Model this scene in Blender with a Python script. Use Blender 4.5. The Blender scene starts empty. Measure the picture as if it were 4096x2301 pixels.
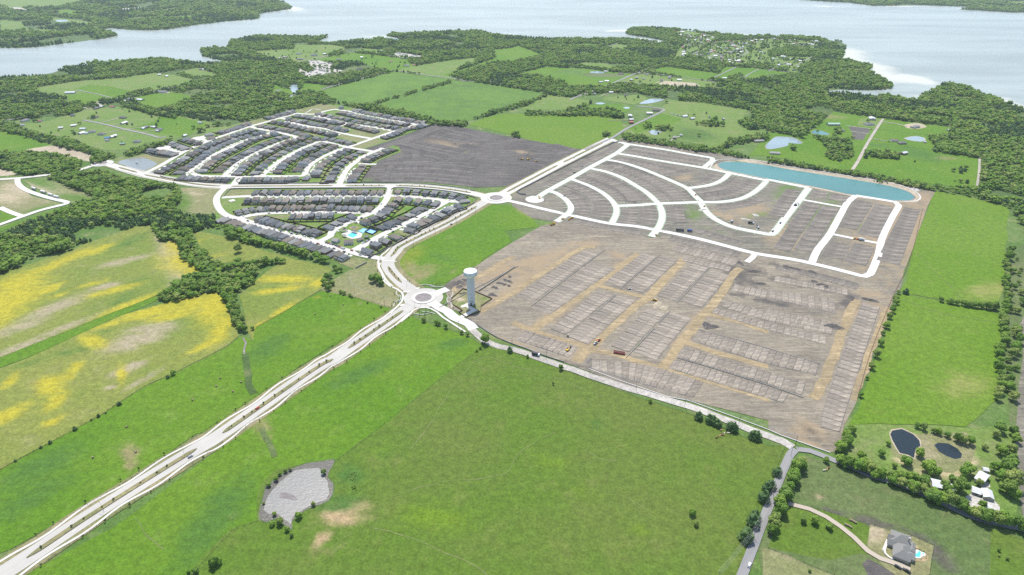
import bpy, bmesh, math, random
import numpy as np
from mathutils import Vector, Matrix, noise as mnoise
from mathutils.geometry import delaunay_2d_cdt

rng = random.Random(7)
nrng = np.random.default_rng(7)
SC = bpy.context.scene
COL = SC.collection
R = math.radians

# ------------------------------------------------------------------ camera
CAM_H, PITCH, FPX = 400.0, R(29.0), 2560.0
cam_data = bpy.data.cameras.new("camera")
cam = bpy.data.objects.new("camera", cam_data)
COL.objects.link(cam)
cam.location = (0, 0, CAM_H)
cam.rotation_euler = (R(90) - PITCH, 0, 0)
cam_data.sensor_fit = 'HORIZONTAL'
cam_data.sensor_width = 36.0
cam_data.lens = 36.0 * FPX / 4096.0
cam_data.clip_start = 1.0
cam_data.clip_end = 60000.0
SC.camera = cam

# ------------------------------------------------------------------ sky, sun, exposure
SUN_EL, SUN_AZ = R(63.0), R(-8.0)          # azimuth measured from +Y, negative = to the left
world = bpy.data.worlds.new("World")
SC.world = world
world.use_nodes = True
wn = world.node_tree.nodes; wl = world.node_tree.links
bg = wn.get("Background") or wn.new("ShaderNodeBackground")
sky = wn.new("ShaderNodeTexSky")
sky.sky_type = 'NISHITA'; sky.sun_disc = False
sky.sun_elevation = SUN_EL; sky.sun_rotation = SUN_AZ
sky.altitude = 200; sky.air_density = 1.0; sky.dust_density = 1.2; sky.ozone_density = 1.0
wl.new(sky.outputs[0], bg.inputs[0])
bg.inputs[1].default_value = 0.14
sd = bpy.data.lights.new("sun", 'SUN')
sd.energy = 3.7; sd.angle = R(0.53); sd.color = (1.0, 0.955, 0.88)
sun = bpy.data.objects.new("sun", sd); COL.objects.link(sun)
sun.location = (0, 300, 900)
_s = Vector((math.sin(SUN_AZ) * math.cos(SUN_EL), math.cos(SUN_AZ) * math.cos(SUN_EL), math.sin(SUN_EL)))
sun.rotation_euler = _s.to_track_quat('Z', 'Y').to_euler()
vs = SC.view_settings
vs.view_transform = 'Standard'; vs.look = 'None'; vs.exposure = 0.83; vs.gamma = 1.0
vs.use_curve_mapping = False
SC.cycles.use_denoising = False
SC.cycles.max_bounces = 5
SC.cycles.diffuse_bounces = 3
SC.cycles.glossy_bounces = 2
SC.cycles.transmission_bounces = 3
SC.cycles.volume_bounces = 1
SC.cycles.transparent_max_bounces = 6
SC.cycles.use_adaptive_sampling = True
SC.cycles.adaptive_threshold = 0.008

# ------------------------------------------------------------------ survey: photo pixel -> point on the ground
CP, SP = math.cos(PITCH), math.sin(PITCH)
def P(x, y, z=0.0):
    xn = (x - 2048.0) / FPX; yn = (1150.5 - y) / FPX
    dy = CP + yn * SP; dz = -SP + yn * CP
    t = (z - CAM_H) / dz
    return (xn * t, dy * t)
K1, K2 = 1024 / 2470.0, 600 / 2481.0
TILES = dict(a=(0, 0, K1), b=(1024, 0, K1), c=(2048, 0, K1), d=(3072, 0, K1),
             e=(0, 560, K1), f=(900, 380, K1), g=(2048, 480, K1), h=(3072, 400, K1),
             i=(0, 1100, K1), j=(1024, 900, K1), k=(2048, 1000, K1), l=(3072, 1000, K1),
             m=(0, 1701, K1), n=(1024, 1701, K1), o=(2048, 1600, K1), p=(3072, 1701, K1),
             q=(560, 440, K2), r=(1000, 400, K2), s=(1300, 440, K2), t=(860, 720, K2), u=(1360, 720, K2),
             v=(0, 0, 4096 / 2576.0), S=(0, 0, 1.0),
             w=(1780, 1050, 280 / 1621.0), x=(3520, 2110, 240 / 1818.0), y=(1560, 1100, 300 / 2285.0),
             z=(2240, 1320, 300 / 2554.0), A=(2160, 840, 200 / 2412.0), B=(2860, 1690, 300 / 2554.0), C=(3700, 1840, 300 / 1022.0))
def T(s, z=0.0, step=2):
    """'e 10 20 30 40 i 5 6' -> ground points; a letter switches the survey sheet."""
    out = []; cur = None; buf = []
    for tok in s.replace(',', ' ').split():
        if tok.isalpha():
            cur = TILES[tok]; continue
        buf.append(float(tok))
        if len(buf) == 2:
            out.append(P(cur[0] + buf[0] * cur[2], cur[1] + buf[1] * cur[2], z)); buf = []
    return out
def T3(s, z=0.0):
    """triples x y value"""
    out = []; cur = None; buf = []
    for tok in s.replace(',', ' ').split():
        if tok.isalpha():
            cur = TILES[tok]; continue
        buf.append(float(tok))
        if len(buf) == 3:
            out.append((*P(cur[0] + buf[0] * cur[2], cur[1] + buf[1] * cur[2], z), buf[2])); buf = []
    return out

# ------------------------------------------------------------------ node helpers and materials
class NT:
    def __init__(self, name):
        self.m = bpy.data.materials.new(name); self.m.use_nodes = True
        self.t = self.m.node_tree; self.n = self.t.nodes; self.l = self.t.links
        self.p = self.n["Principled BSDF"]
        self.p.inputs["Roughness"].default_value = 0.9
        self.p.inputs["Specular IOR Level"].default_value = 0.15
    def node(self, ty, **kw):
        n = self.n.new(ty)
        for k, v in kw.items():
            if k.startswith('_'): setattr(n, k[1:], v)
        return n
    def set(self, n, key, v):
        if hasattr(v, 'is_output') or isinstance(v, bpy.types.NodeSocket): self.l.new(v, n.inputs[key])
        else: n.inputs[key].default_value = v
    def coords(self, kind='Object', rot=0.0, scale=(1, 1, 1), loc=(0, 0, 0)):
        tc = self.n.new("ShaderNodeTexCoord"); mp = self.n.new("ShaderNodeMapping")
        self.l.new(tc.outputs[kind], mp.inputs[0])
        mp.inputs['Rotation'].default_value = (0, 0, rot); mp.inputs['Scale'].default_value = scale
        mp.inputs['Location'].default_value = loc
        return mp.outputs[0]
    def noise(self, vec, scale, detail=4, rough=0.55, dist=0.0):
        n = self.n.new("ShaderNodeTexNoise"); self.l.new(vec, n.inputs['Vector'])
        n.inputs['Scale'].default_value = scale; n.inputs['Detail'].default_value = detail
        n.inputs['Roughness'].default_value = rough; n.inputs['Distortion'].default_value = dist
        return n.outputs[0]
    def ramp(self, fac, lo, hi):
        n = self.n.new("ShaderNodeMapRange"); n.interpolation_type = 'SMOOTHSTEP'
        self.l.new(fac, n.inputs[0]); n.inputs[1].default_value = lo; n.inputs[2].default_value = hi
        return n.outputs[0]
    def math(self, op, a, b=0.5, clamp=False):
        n = self.n.new("ShaderNodeMath"); n.operation = op; n.use_clamp = clamp
        self.set(n, 0, a); self.set(n, 1, b)
        return n.outputs[0]
    def mix(self, fac, a, b, blend='MIX'):
        n = self.n.new("ShaderNodeMix"); n.data_type = 'RGBA'; n.blend_type = blend
        self.set(n, 0, fac)
        for k, v in ((6, a), (7, b)):
            if isinstance(v, bpy.types.NodeSocket): self.l.new(v, n.inputs[k])
            else: n.inputs[k].default_value = (*v, 1) if len(v) == 3 else v
        return n.outputs[2]
    def val(self, col, f):           # multiply colour by scalar socket
        n = self.n.new("ShaderNodeVectorMath"); n.operation = 'SCALE'
        if isinstance(col, bpy.types.NodeSocket): self.l.new(col, n.inputs[0])
        else: n.inputs[0].default_value = col
        self.set(n, 3, f)
        return n.outputs[0]
    def rand(self):
        return self.n.new("ShaderNodeObjectInfo").outputs['Random']
    def attr(self, name):
        n = self.n.new("ShaderNodeAttribute"); n.attribute_name = name
        return n
    def bump(self, h, strength=0.4, dist=0.3):
        n = self.n.new("ShaderNodeBump"); self.l.new(h, n.inputs['Height'])
        n.inputs['Strength'].default_value = strength; n.inputs['Distance'].default_value = dist
        self.l.new(n.outputs[0], self.p.inputs['Normal'])
    def base(self, col):
        if isinstance(col, bpy.types.NodeSocket): self.l.new(col, self.p.inputs['Base Color'])
        else: self.p.inputs['Base Color'].default_value = (*col, 1)
        return self.m

def field_mat(name, c1, c2, dry=(0.20, 0.19, 0.09), dryness=0.62, mr=(0.55, 0.40, 0.01), mg=(0.34, 0.27, 0.17), mb=(0.05, 0.10, 0.02),
              streak=None, seed=0.0, grain=0.5, lumps=0.16):
    """turf: broad and fine colour drift; the sheet's own 'mask' layer adds flower / bare / lush patches"""
    t = NT(name)
    co = t.coords(loc=(seed * 37.1, seed * 11.7, 0))
    n1 = t.noise(co, 0.006, 5, 0.6)
    n2 = t.noise(co, 0.035, 6, 0.62)
    n3 = t.noise(co, grain, 4, 0.7)
    n4 = t.noise(co, lumps, 3, 0.6)
    col = t.mix(t.ramp(n1, 0.36, 0.64), c1, c2)
    col = t.mix(t.math('MULTIPLY', t.ramp(n2, dryness - 0.14, dryness + 0.16), 0.75), col, dry)
    if streak is not None:
        sc = t.coords(rot=-streak, scale=(0.03, 0.6, 1))
        ns = t.noise(sc, 0.35, 3, 0.6)
        col = t.val(col, t.math('ADD', t.math('MULTIPLY', ns, 0.5), 0.76))
    at = t.attr("mask"); sep = t.n.new("ShaderNodeSeparateColor"); t.l.new(at.outputs['Color'], sep.inputs[0])
    sv = t.coords(rot=-0.45, scale=(0.35, 1, 1))
    br = t.noise(sv, 0.085, 8, 0.78, 0.6)
    for ch, cc in ((1, mg), (2, mb), (0, mr)):
        w = t.math('ADD', sep.outputs[ch], t.math('MULTIPLY', t.math('SUBTRACT', br, 0.5), 1.9))
        f = t.math('MULTIPLY', t.ramp(w, 0.05, 1.05), t.ramp(sep.outputs[ch], 0.0, 0.6))
        col = t.mix(f, col, cc)
    col = t.val(col, t.math('ADD', t.math('MULTIPLY', t.ramp(n3, 0.28, 0.72), 0.46), 0.77))
    col = t.val(col, t.math('ADD', t.math('MULTIPLY', t.ramp(n4, 0.25, 0.75), 0.34), 0.83))
    t.bump(n3, 0.5, 0.5)
    return t.base(col)

def plain_mat(name, col, rough=0.7, var=0.12, scale=0.8, spec=0.2, metallic=0.0, kind='Object', each=0.0):
    t = NT(name)
    n = t.noise(t.coords(kind), scale, 4, 0.6)
    t.p.inputs['Roughness'].default_value = rough; t.p.inputs['Specular IOR Level'].default_value = spec
    t.p.inputs['Metallic'].default_value = metallic
    f = t.math('ADD', t.math('MULTIPLY', n, 2 * var), 1 - var)
    if each: f = t.math('MULTIPLY', f, t.math('ADD', t.math('MULTIPLY', t.rand(), 2 * each), 1 - each))
    return t.base(t.val(col, f))

def random_mat(name, cols, rough=0.8, var=0.15, scale=0.6, spec=0.2):
    """each object of a set takes one of the colours"""
    t = NT(name)
    cr = t.n.new("ShaderNodeValToRGB"); cr.color_ramp.interpolation = 'CONSTANT'
    while len(cr.color_ramp.elements) < len(cols): cr.color_ramp.elements.new(0.5)
    for i, c in enumerate(cols):
        cr.color_ramp.elements[i].position = i / len(cols); cr.color_ramp.elements[i].color = (*c, 1)
    t.l.new(t.rand(), cr.inputs[0])
    n = t.noise(t.coords(), scale, 4, 0.6)
    t.p.inputs['Roughness'].default_value = rough; t.p.inputs['Specular IOR Level'].default_value = spec
    return t.base(t.val(cr.outputs[0], t.math('ADD', t.math('MULTIPLY', n, 2 * var), 1 - var)))

# ------------------------------------------------------------------ object helpers
def tag(o, label=None, cat=None, group=None, kind=None):
    if label: o["label"] = label
    if cat: o["category"] = cat
    if group: o["group"] = group
    if kind: o["kind"] = kind
    return o
def mesh_obj(name, me, mat=None, parent=None):
    o = bpy.data.objects.new(name, me); COL.objects.link(o)
    if mat is not None and not me.materials: me.materials.append(mat)
    if parent is not None: o.parent = parent
    return o
def pydata(name, verts, faces, mat=None, parent=None, smooth=False):
    me = bpy.data.meshes.new(name); me.from_pydata(verts, [], faces); me.update()
    if smooth: me.shade_smooth()
    return mesh_obj(name, me, mat, parent)
def empty(name, loc=(0, 0, 0), rz=0.0, sc=1.0):
    o = bpy.data.objects.new(name, None); COL.objects.link(o)
    o.location = loc; o.rotation_euler = (0, 0, rz); o.scale = (sc, sc, sc) if not isinstance(sc, tuple) else sc
    o.empty_display_size = 0.5
    return o
def copy_tree(o, parent=None):
    c = o.copy(); COL.objects.link(c); c.parent = parent
    for ch in o.children: copy_tree(ch, c)
    return c
class MB:
    """collects shapes into one mesh"""
    def __init__(self): self.v = []; self.f = []
    def add(self, v, f):
        n = len(self.v); self.v += [tuple(q) for q in v]; self.f += [tuple(i + n for i in q) for q in f]; return self
    def box(self, x0, x1, y0, y1, z0, z1):
        v = [(x0, y0, z0), (x1, y0, z0), (x1, y1, z0), (x0, y1, z0), (x0, y0, z1), (x1, y0, z1), (x1, y1, z1), (x0, y1, z1)]
        return self.add(v, [(3, 2, 1, 0), (4, 5, 6, 7), (0, 1, 5, 4), (1, 2, 6, 5), (2, 3, 7, 6), (3, 0, 4, 7)])
    def tbox(self, x0, x1, y0, y1, z0, z1, ix=0.0, iy=0.0):   # tapered box
        v = [(x0, y0, z0), (x1, y0, z0), (x1, y1, z0), (x0, y1, z0), (x0 + ix, y0 + iy, z1), (x1 - ix, y0 + iy, z1), (x1 - ix, y1 - iy, z1), (x0 + ix, y1 - iy, z1)]
        return self.add(v, [(3, 2, 1, 0), (4, 5, 6, 7), (0, 1, 5, 4), (1, 2, 6, 5), (2, 3, 7, 6), (3, 0, 4, 7)])
    def tube(self, a, b, r0, r1=None, n=8, caps=True):
        a = Vector(a); b = Vector(b); r1 = r0 if r1 is None else r1
        d = (b - a).normalized(); u = d.orthogonal().normalized(); w = d.cross(u)
        ring = lambda c, r: [tuple(c + (u * math.cos(2 * math.pi * i / n) + w * math.sin(2 * math.pi * i / n)) * r) for i in range(n)]
        f = [(i, (i + 1) % n, n + (i + 1) % n, n + i) for i in range(n)]
        if caps: f += [tuple(range(n - 1, -1, -1)), tuple(range(n, 2 * n))]
        return self.add(ring(a, r0) + ring(b, r1), f)
    def lathe(self, prof, n=24, cx=0, cy=0):
        v = []; f = []
        for r, z in prof: v += [(cx + r * math.cos(2 * math.pi * i / n), cy + r * math.sin(2 * math.pi * i / n), z) for i in range(n)]
        for k in range(len(prof) - 1):
            f += [(k * n + i, k * n + (i + 1) % n, (k + 1) * n + (i + 1) % n, (k + 1) * n + i) for i in range(n)]
        f += [tuple(range(n - 1, -1, -1)), tuple(range((len(prof) - 1) * n, len(prof) * n))]
        return self.add(v, f)
    def mesh(self, name, smooth=False):
        me = bpy.data.meshes.new(name); me.from_pydata(self.v, [], self.f); me.update()
        if smooth: me.shade_smooth()
        return me
    def obj(self, name, mat=None, parent=None, smooth=False):
        return mesh_obj(name, self.mesh(name, smooth), mat, parent)

# ------------------------------------------------------------------ ground sheets
def inside(pts, poly):
    pts = np.asarray(pts, float); poly = np.asarray(poly, float)
    res = np.zeros(len(pts), bool)
    mn, mx = poly.min(0), poly.max(0)
    idx = np.where((pts[:, 0] >= mn[0]) & (pts[:, 0] <= mx[0]) & (pts[:, 1] >= mn[1]) & (pts[:, 1] <= mx[1]))[0]
    if not len(idx): return res
    x, y = pts[idx, 0], pts[idx, 1]; c = np.zeros(len(idx), bool)
    x1, y1 = poly[:, 0], poly[:, 1]; x2, y2 = np.roll(x1, -1), np.roll(y1, -1)
    for a, b, e, g in zip(x1, y1, x2, y2):
        if b == g: continue
        c ^= ((b > y) != (g > y)) & (x < (e - a) * (y - b) / (g - b) + a)
    res[idx] = c
    return res
def roughen(poly, step, amp, closed=True):
    out = []; n = len(poly)
    for i in range(n if closed else n - 1):
        a = poly[i]; b = poly[(i + 1) % n]; L = math.dist(a, b); k = max(1, int(L / step))
        for j in range(k):
            f = j / k; x = a[0] + (b[0] - a[0]) * f; y = a[1] + (b[1] - a[1]) * f
            if amp: 
                v = mnoise.noise_vector(Vector((x / (step * 2.2), y / (step * 2.2), 3.3)))
                x += v.x * amp * 1.6; y += v.y * amp * 1.6
            out.append((x, y))
    if not closed: out.append(tuple(poly[-1]))
    return out
def smooth_line(pts, step=6.0, closed=False):
    """Catmull-Rom through the points"""
    n = len(pts); out = []
    if n < 3 and not closed:
        return roughen(pts, step, 0, False)
    g = lambda i: pts[i % n] if closed else pts[max(0, min(n - 1, i))]
    for i in range(n if closed else n - 1):
        p0, p1, p2, p3 = g(i - 1), g(i), g(i + 1), g(i + 2)
        k = max(1, int(math.dist(p1, p2) / step))
        for j in range(k):
            t = j / k; q = []
            for a in (0, 1):
                q.append(0.5 * (2 * p1[a] + (p2[a] - p0[a]) * t + (2 * p0[a] - 5 * p1[a] + 4 * p2[a] - p3[a]) * t * t + (3 * p1[a] - p0[a] - 3 * p2[a] + p3[a]) * t ** 3))
            out.append(tuple(q))
    if not closed: out.append(tuple(pts[-1]))
    return out
def sheet(name, poly, z, mat, grid=0, amp=0.0, step=12.0, masks=None, kind='structure', smooth=False, label=None, fall=0.65):
    if smooth: poly = smooth_line(poly, step, True)
    poly = roughen(poly, step, amp)
    pts = [Vector(q) for q in poly]; nb = len(pts)
    if grid:
        a = np.array(poly); mn, mx = a.min(0), a.max(0)
        gx, gy = np.meshgrid(np.arange(mn[0], mx[0], grid), np.arange(mn[1], mx[1], grid))
        gp = np.stack([gx.ravel(), gy.ravel()], 1) + nrng.uniform(-.2, .2, (gx.size, 2)) * grid
        gp = gp[inside(gp, a)]
        pts += [Vector(q) for q in gp]
    v, e, f, *_ = delaunay_2d_cdt(pts, [(i, (i + 1) % nb) for i in range(nb)], [], 1, 1e-4)
    me = bpy.data.meshes.new(name)
    ff = []
    for t in f:
        a, b, c = (v[i] for i in t[:3])
        ff.append(tuple(t) if (b - a).cross(c - a) > 0 else tuple(reversed(t)))
    me.from_pydata([(q.x, q.y, z) for q in v], [], ff); me.update()
    if masks:
        xy = np.array([(q.x, q.y) for q in v]); w = np.zeros((len(xy), 4)); w[:, 3] = 1
        for ch, cx, cy, ax, ay, ratio, s in masks:
            L = math.hypot(ax, ay); ux, uy = ax / L, ay / L
            dx, dy = xy[:, 0] - cx, xy[:, 1] - cy
            q = ((dx * ux + dy * uy) / L) ** 2 + ((-dx * uy + dy * ux) / (L * ratio)) ** 2
            w[:, ch] = np.maximum(w[:, ch], s * np.exp(-q * fall))
        at = me.color_attributes.new("mask", 'FLOAT_COLOR', 'POINT')
        at.data.foreach_set("color", w.astype(np.float32).ravel())
    o = mesh_obj(name, me, mat)
    if kind: o["kind"] = kind
    if label: o["label"] = label
    return o
def blobs(s, ch, strength=1.0):
    """'tile cx cy ex ey ratio' patches: centre, end of the long axis, breadth/length"""
    out = []; cur = None; buf = []
    for tok in s.replace(',', ' ').split():
        if tok.isalpha(): cur = TILES[tok]; continue
        buf.append(float(tok))
        if len(buf) == 5:
            cx, cy = P(cur[0] + buf[0] * cur[2], cur[1] + buf[1] * cur[2]); ex, ey = P(cur[0] + buf[2] * cur[2], cur[1] + buf[3] * cur[2])
            out.append((ch, cx, cy, ex - cx, ey - cy, buf[4], strength)); buf = []
    return out
def normals2(pts, closed=False):
    n = len(pts); out = []
    for i in range(n):
        a = pts[(i - 1) % n] if (closed or i > 0) else pts[i]
        b = pts[(i + 1) % n] if (closed or i < n - 1) else pts[i]
        dx, dy = b[0] - a[0], b[1] - a[1]; L = math.hypot(dx, dy) or 1
        out.append((-dy / L, dx / L))
    return out
def offset_line(pts, d):
    nn = normals2(pts)
    dd = d if hasattr(d, '__len__') else [d] * len(pts)
    return [(p[0] + n[0] * q, p[1] + n[1] * q) for p, n, q in zip(pts, nn, dd)]
ROADS = []                     # (points, half width) kept for keeping trees off
_zroad = [0.55]
def ribbon(name, pts, width, mat, z=None, step=8.0, thick=0.0, smooth=True, kind='structure', keep=True, round_ends=True, amp=0.0, parent=None):
    line = smooth_line(pts, step) if smooth else roughen(pts, step, 0, False)
    if amp: line = [(x + mnoise.noise(Vector((x * .05, y * .05, 1))) * amp, y + mnoise.noise(Vector((x * .05, y * .05, 9))) * amp) for x, y in line]
    if z is None:
        _zroad[0] += 0.003; z = _zroad[0]
    nn = normals2(line); v = []; f = []; h = width / 2
    for (x, y), (nx, ny) in zip(line, nn):
        v += [(x + nx * h, y + ny * h, z), (x - nx * h, y - ny * h, z)]
    for i in range(len(line) - 1): f.append((2 * i, 2 * i + 1, 2 * i + 3, 2 * i + 2))
    if thick:
        m = len(v); v += [(a, b, z - thick) for a, b, c in v]
        for i in range(len(line) - 1):
            f += [(2 * i, 2 * i + 2, m + 2 * i + 2, m + 2 * i), (2 * i + 1, m + 2 * i + 1, m + 2 * i + 3, 2 * i + 3)]
        f += [(0, m, m + 1, 1), (2 * len(line) - 2, 2 * len(line) - 1, m + 2 * len(line) - 1, m + 2 * len(line) - 2)]
    me = bpy.data.meshes.new(name); me.from_pydata(v, [], f); me.update()
    uv = me.uv_layers.new(name="UVMap"); acc = [0]
    for i in range(1, len(line)): acc.append(acc[-1] + math.dist(line[i - 1], line[i]))
    vu = [(0 if k % 2 == 0 else width, acc[(k % (2 * len(line))) // 2]) for k in range(len(v))]
    li = np.empty(len(me.loops), np.int32); me.loops.foreach_get("vertex_index", li)
    uv.data.foreach_set("uv", np.array(vu, np.float32)[li].ravel())
    o = mesh_obj(name, me, mat, parent)
    if kind and parent is None: o["kind"] = kind
    if keep: ROADS.append((np.array(line), h))
    return o
def disc(name, c, r, mat, z=None, n=40, kind='structure', thick=0.0, parent=None):
    if z is None:
        _zroad[0] += 0.003; z = _zroad[0]
    v = [(c[0] + r * math.cos(2 * math.pi * i / n), c[1] + r * math.sin(2 * math.pi * i / n), z) for i in range(n)]
    f = [tuple(range(n))]
    if thick:
        v += [(a, b, z - thick) for a, b, _ in v]; f += [(i, n + i, n + (i + 1) % n, (i + 1) % n) for i in range(n)]
    o = pydata(name, v, f, mat, parent)
    if kind and parent is None: o["kind"] = kind
    return o
CLEAR = []                     # polygons that trees keep out of
# ================================================================== LAND
GR_BRIGHT = ((0.062, 0.135, 0.007), (0.079, 0.146, 0.010))
M = {}
M['ground'] = field_mat("ground_turf", (0.060, 0.115, 0.022), (0.085, 0.135, 0.035), seed=1)
M['bright'] = field_mat("grass_lush", *GR_BRIGHT, dry=(0.12, 0.17, 0.035), dryness=0.66, seed=2, mg=(0.175, 0.155, 0.07), mb=(0.050, 0.110, 0.016), mr=(0.22, 0.20, 0.02))
M['meadow'] = field_mat("grass_meadow", (0.066, 0.119, 0.012), (0.080, 0.114, 0.020), dry=(0.120, 0.135, 0.035), dryness=0.66, seed=3, mr=(0.093, 0.151, 0.010), mg=(0.279, 0.205, 0.115), mb=(0.047, 0.106, 0.018))
M['east'] = field_mat("grass_east", (0.076, 0.146, 0.008), (0.090, 0.152, 0.014), dry=(0.126, 0.153, 0.037), dryness=0.68, seed=4, mg=(0.179, 0.187, 0.054), mb=(0.049, 0.107, 0.027))
M['flower'] = field_mat("flower_meadow", (0.112, 0.150, 0.026), (0.148, 0.165, 0.036), dry=(0.185, 0.170, 0.085), dryness=0.66, seed=5, mr=(0.285, 0.252, 0.022), mg=(0.250, 0.212, 0.140), mb=(0.060, 0.115, 0.022))
M['pale'] = field_mat("grass_pale", (0.090, 0.152, 0.027), (0.109, 0.158, 0.036), dry=(0.162, 0.161, 0.076), dryness=0.6, seed=6)
M['plough'] = field_mat("hay_field", (0.061, 0.118, 0.021), (0.076, 0.143, 0.021), dry=(0.095, 0.170, 0.019), dryness=0.58, seed=7, streak=R(38), mr=(0.090, 0.161, 0.024))
M['yard'] = field_mat("paddock", (0.068, 0.104, 0.030), (0.092, 0.118, 0.044), dry=(0.14, 0.135, 0.065), dryness=0.62, seed=8, mg=(0.075, 0.068, 0.055), mr=(0.25, 0.20, 0.12))
M['drygrass'] = field_mat("dry_turf", (0.165, 0.160, 0.075), (0.135, 0.150, 0.060), dry=(0.24, 0.20, 0.13), dryness=0.62, seed=9, mg=(0.30, 0.25, 0.17), mb=(0.07, 0.13, 0.02))
M['lawn'] = field_mat("house_lawn", (0.075, 0.158, 0.016), (0.105, 0.160, 0.035), dry=(0.19, 0.17, 0.09), dryness=0.58, seed=10)
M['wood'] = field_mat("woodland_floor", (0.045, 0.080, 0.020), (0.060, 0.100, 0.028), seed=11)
M['verge'] = field_mat("verge_turf", (0.112, 0.132, 0.045), (0.150, 0.142, 0.070), dry=(0.23, 0.19, 0.11), dryness=0.50, seed=12)
M['sandpatch'] = field_mat("bare_sand", (0.34, 0.29, 0.21), (0.28, 0.235, 0.17), dry=(0.20, 0.17, 0.12), dryness=0.6, seed=13)
M['gravel'] = field_mat("gravel_yard", (0.36, 0.34, 0.31), (0.30, 0.28, 0.25), dry=(0.20, 0.19, 0.15), dryness=0.66, seed=14)

def dirt_mat(name, dark, mid, light, rot, seed, scale=1.0, each=0.0):
    t = NT(name)
    co = t.coords(loc=(seed * 91.0, seed * 17.0, 0))
    n1 = t.noise(co, 0.012 * scale, 5, 0.6)
    st = t.coords(rot=-rot, scale=(0.10, 1.0, 1))
    ns = t.noise(st, 0.14 * scale, 6, 0.7, 0.4)
    st2 = t.coords(rot=-rot - R(78), scale=(0.06, 1.0, 1))
    nt = t.noise(st2, 0.16 * scale, 5, 0.7, 0.3)
    n3 = t.noise(co, 0.9, 4, 0.75)
    fine = t.noise(t.coords(rot=-rot, scale=(0.07, 1.0, 1)), 0.75 * scale, 5, 0.75, 0.6)
    fine2 = t.noise(t.coords(rot=-rot - R(70), scale=(0.05, 1.0, 1)), 0.6 * scale, 5, 0.75, 0.8)
    clod = t.noise(co, 0.16, 7, 0.8, 0.5)
    col = t.mix(t.ramp(n1, 0.34, 0.62), dark, mid)
    col = t.mix(t.math('MULTIPLY', t.ramp(ns, 0.48, 0.72), 0.85), col, light)
    col = t.mix(t.math('MULTIPLY', t.ramp(nt, 0.53, 0.76), 0.6), col, dark)
    col = t.val(col, t.math('ADD', t.math('MULTIPLY', t.ramp(fine, 0.3, 0.7), 0.42), 0.79))
    col = t.val(col, t.math('ADD', t.math('MULTIPLY', t.ramp(fine2, 0.3, 0.7), 0.34), 0.83))
    col = t.val(col, t.math('ADD', t.math('MULTIPLY', t.ramp(clod, 0.3, 0.7), 0.40), 0.80))
    at = t.attr("mask"); sep = t.n.new("ShaderNodeSeparateColor"); t.l.new(at.outputs['Color'], sep.inputs[0])
    br = t.noise(co, 0.06, 8, 0.8, 0.5)
    for ch, cc in ((0, (0.250, 0.188, 0.115)), (1, (0.062, 0.056, 0.054)), (2, (0.085, 0.14, 0.03))):
        w = t.math('ADD', t.math('MULTIPLY', sep.outputs[ch], 1.2), t.math('MULTIPLY', t.math('SUBTRACT', br, 0.5), 2.4))
        f = t.math('MULTIPLY', t.ramp(w, 0.25, 1.0), t.ramp(sep.outputs[ch], 0.02, 0.3))
        col = t.mix(t.math('MULTIPLY', f, 0.85), col, cc)
    if each:
        uvn = t.noise(t.coords('UV', scale=(1.0, 0.06, 1)), 0.8, 6, 0.75, 0.8)
        col = t.val(col, t.math('ADD', t.math('MULTIPLY', t.ramp(uvn, 0.3, 0.7), 0.26), 0.88))
        col = t.val(col, t.math('ADD', t.math('MULTIPLY', t.rand(), 2 * each), 1.02 - each))
    col = t.val(col, t.math('ADD', t.math('MULTIPLY', n3, 0.6), 0.7))
    t.bump(t.math('ADD', n3, ns), 0.7, 0.6)
    return t.base(col)
M['dirt_dark'] = dirt_mat("graded_clay_dark", (0.064, 0.058, 0.055), (0.090, 0.082, 0.076), (0.150, 0.128, 0.108), R(-28), 1)
M['dirt_mid'] = dirt_mat("graded_clay", (0.112, 0.105, 0.085), (0.152, 0.138, 0.110), (0.227, 0.204, 0.153), R(-14), 2)
M['dirt_big'] = dirt_mat("graded_clay_pale", (0.144, 0.125, 0.100), (0.192, 0.165, 0.125), (0.274, 0.237, 0.170), R(-17), 3)
M['track'] = dirt_mat("haul_track_dirt", (0.207, 0.163, 0.099), (0.255, 0.197, 0.114), (0.337, 0.261, 0.150), R(40), 4)
M['pathdirt'] = dirt_mat("pale_track", (0.26, 0.235, 0.20), (0.30, 0.27, 0.23), (0.36, 0.33, 0.29), R(30), 5)

M['pathdark'] = dirt_mat('haul_track_dark', (0.085, 0.078, 0.074), (0.110, 0.100, 0.092), (0.150, 0.134, 0.118), R(20), 6)
def concrete_mat(name, c, stain=0.12):
    t = NT(name)
    co = t.coords(); uv = t.coords('UV', scale=(1.0, 0.02, 1))
    n1 = t.noise(co, 0.03, 4, 0.6); n2 = t.noise(co, 0.6, 4, 0.7); nl = t.noise(uv, 1.1, 4, 0.6)
    f = t.math('ADD', t.math('MULTIPLY', n1, stain * 1.6), t.math('MULTIPLY', n2, stain))
    f = t.math('ADD', f, t.math('MULTIPLY', nl, stain * 2.2))
    t.p.inputs['Roughness'].default_value = 0.8
    return t.base(t.val(c, t.math('ADD', f, 1 - stain * 2.4)))
M['concrete'] = concrete_mat("street_concrete", (0.42, 0.405, 0.37), 0.16)
M['new_concrete'] = concrete_mat("fresh_concrete", (0.49, 0.48, 0.455), 0.10)
M['sidewalk'] = concrete_mat("sidewalk_concrete", (0.46, 0.445, 0.41), 0.10)
M['asphalt'] = concrete_mat("worn_asphalt", (0.195, 0.192, 0.190), 0.16)
M['blvd'] = concrete_mat("boulevard_concrete", (0.355, 0.34, 0.31), 0.20)
M['paint'] = plain_mat("road_paint", (0.75, 0.74, 0.70))
M['yellow_paint'] = plain_mat("yellow_road_paint", (0.55, 0.38, 0.05))
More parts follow.
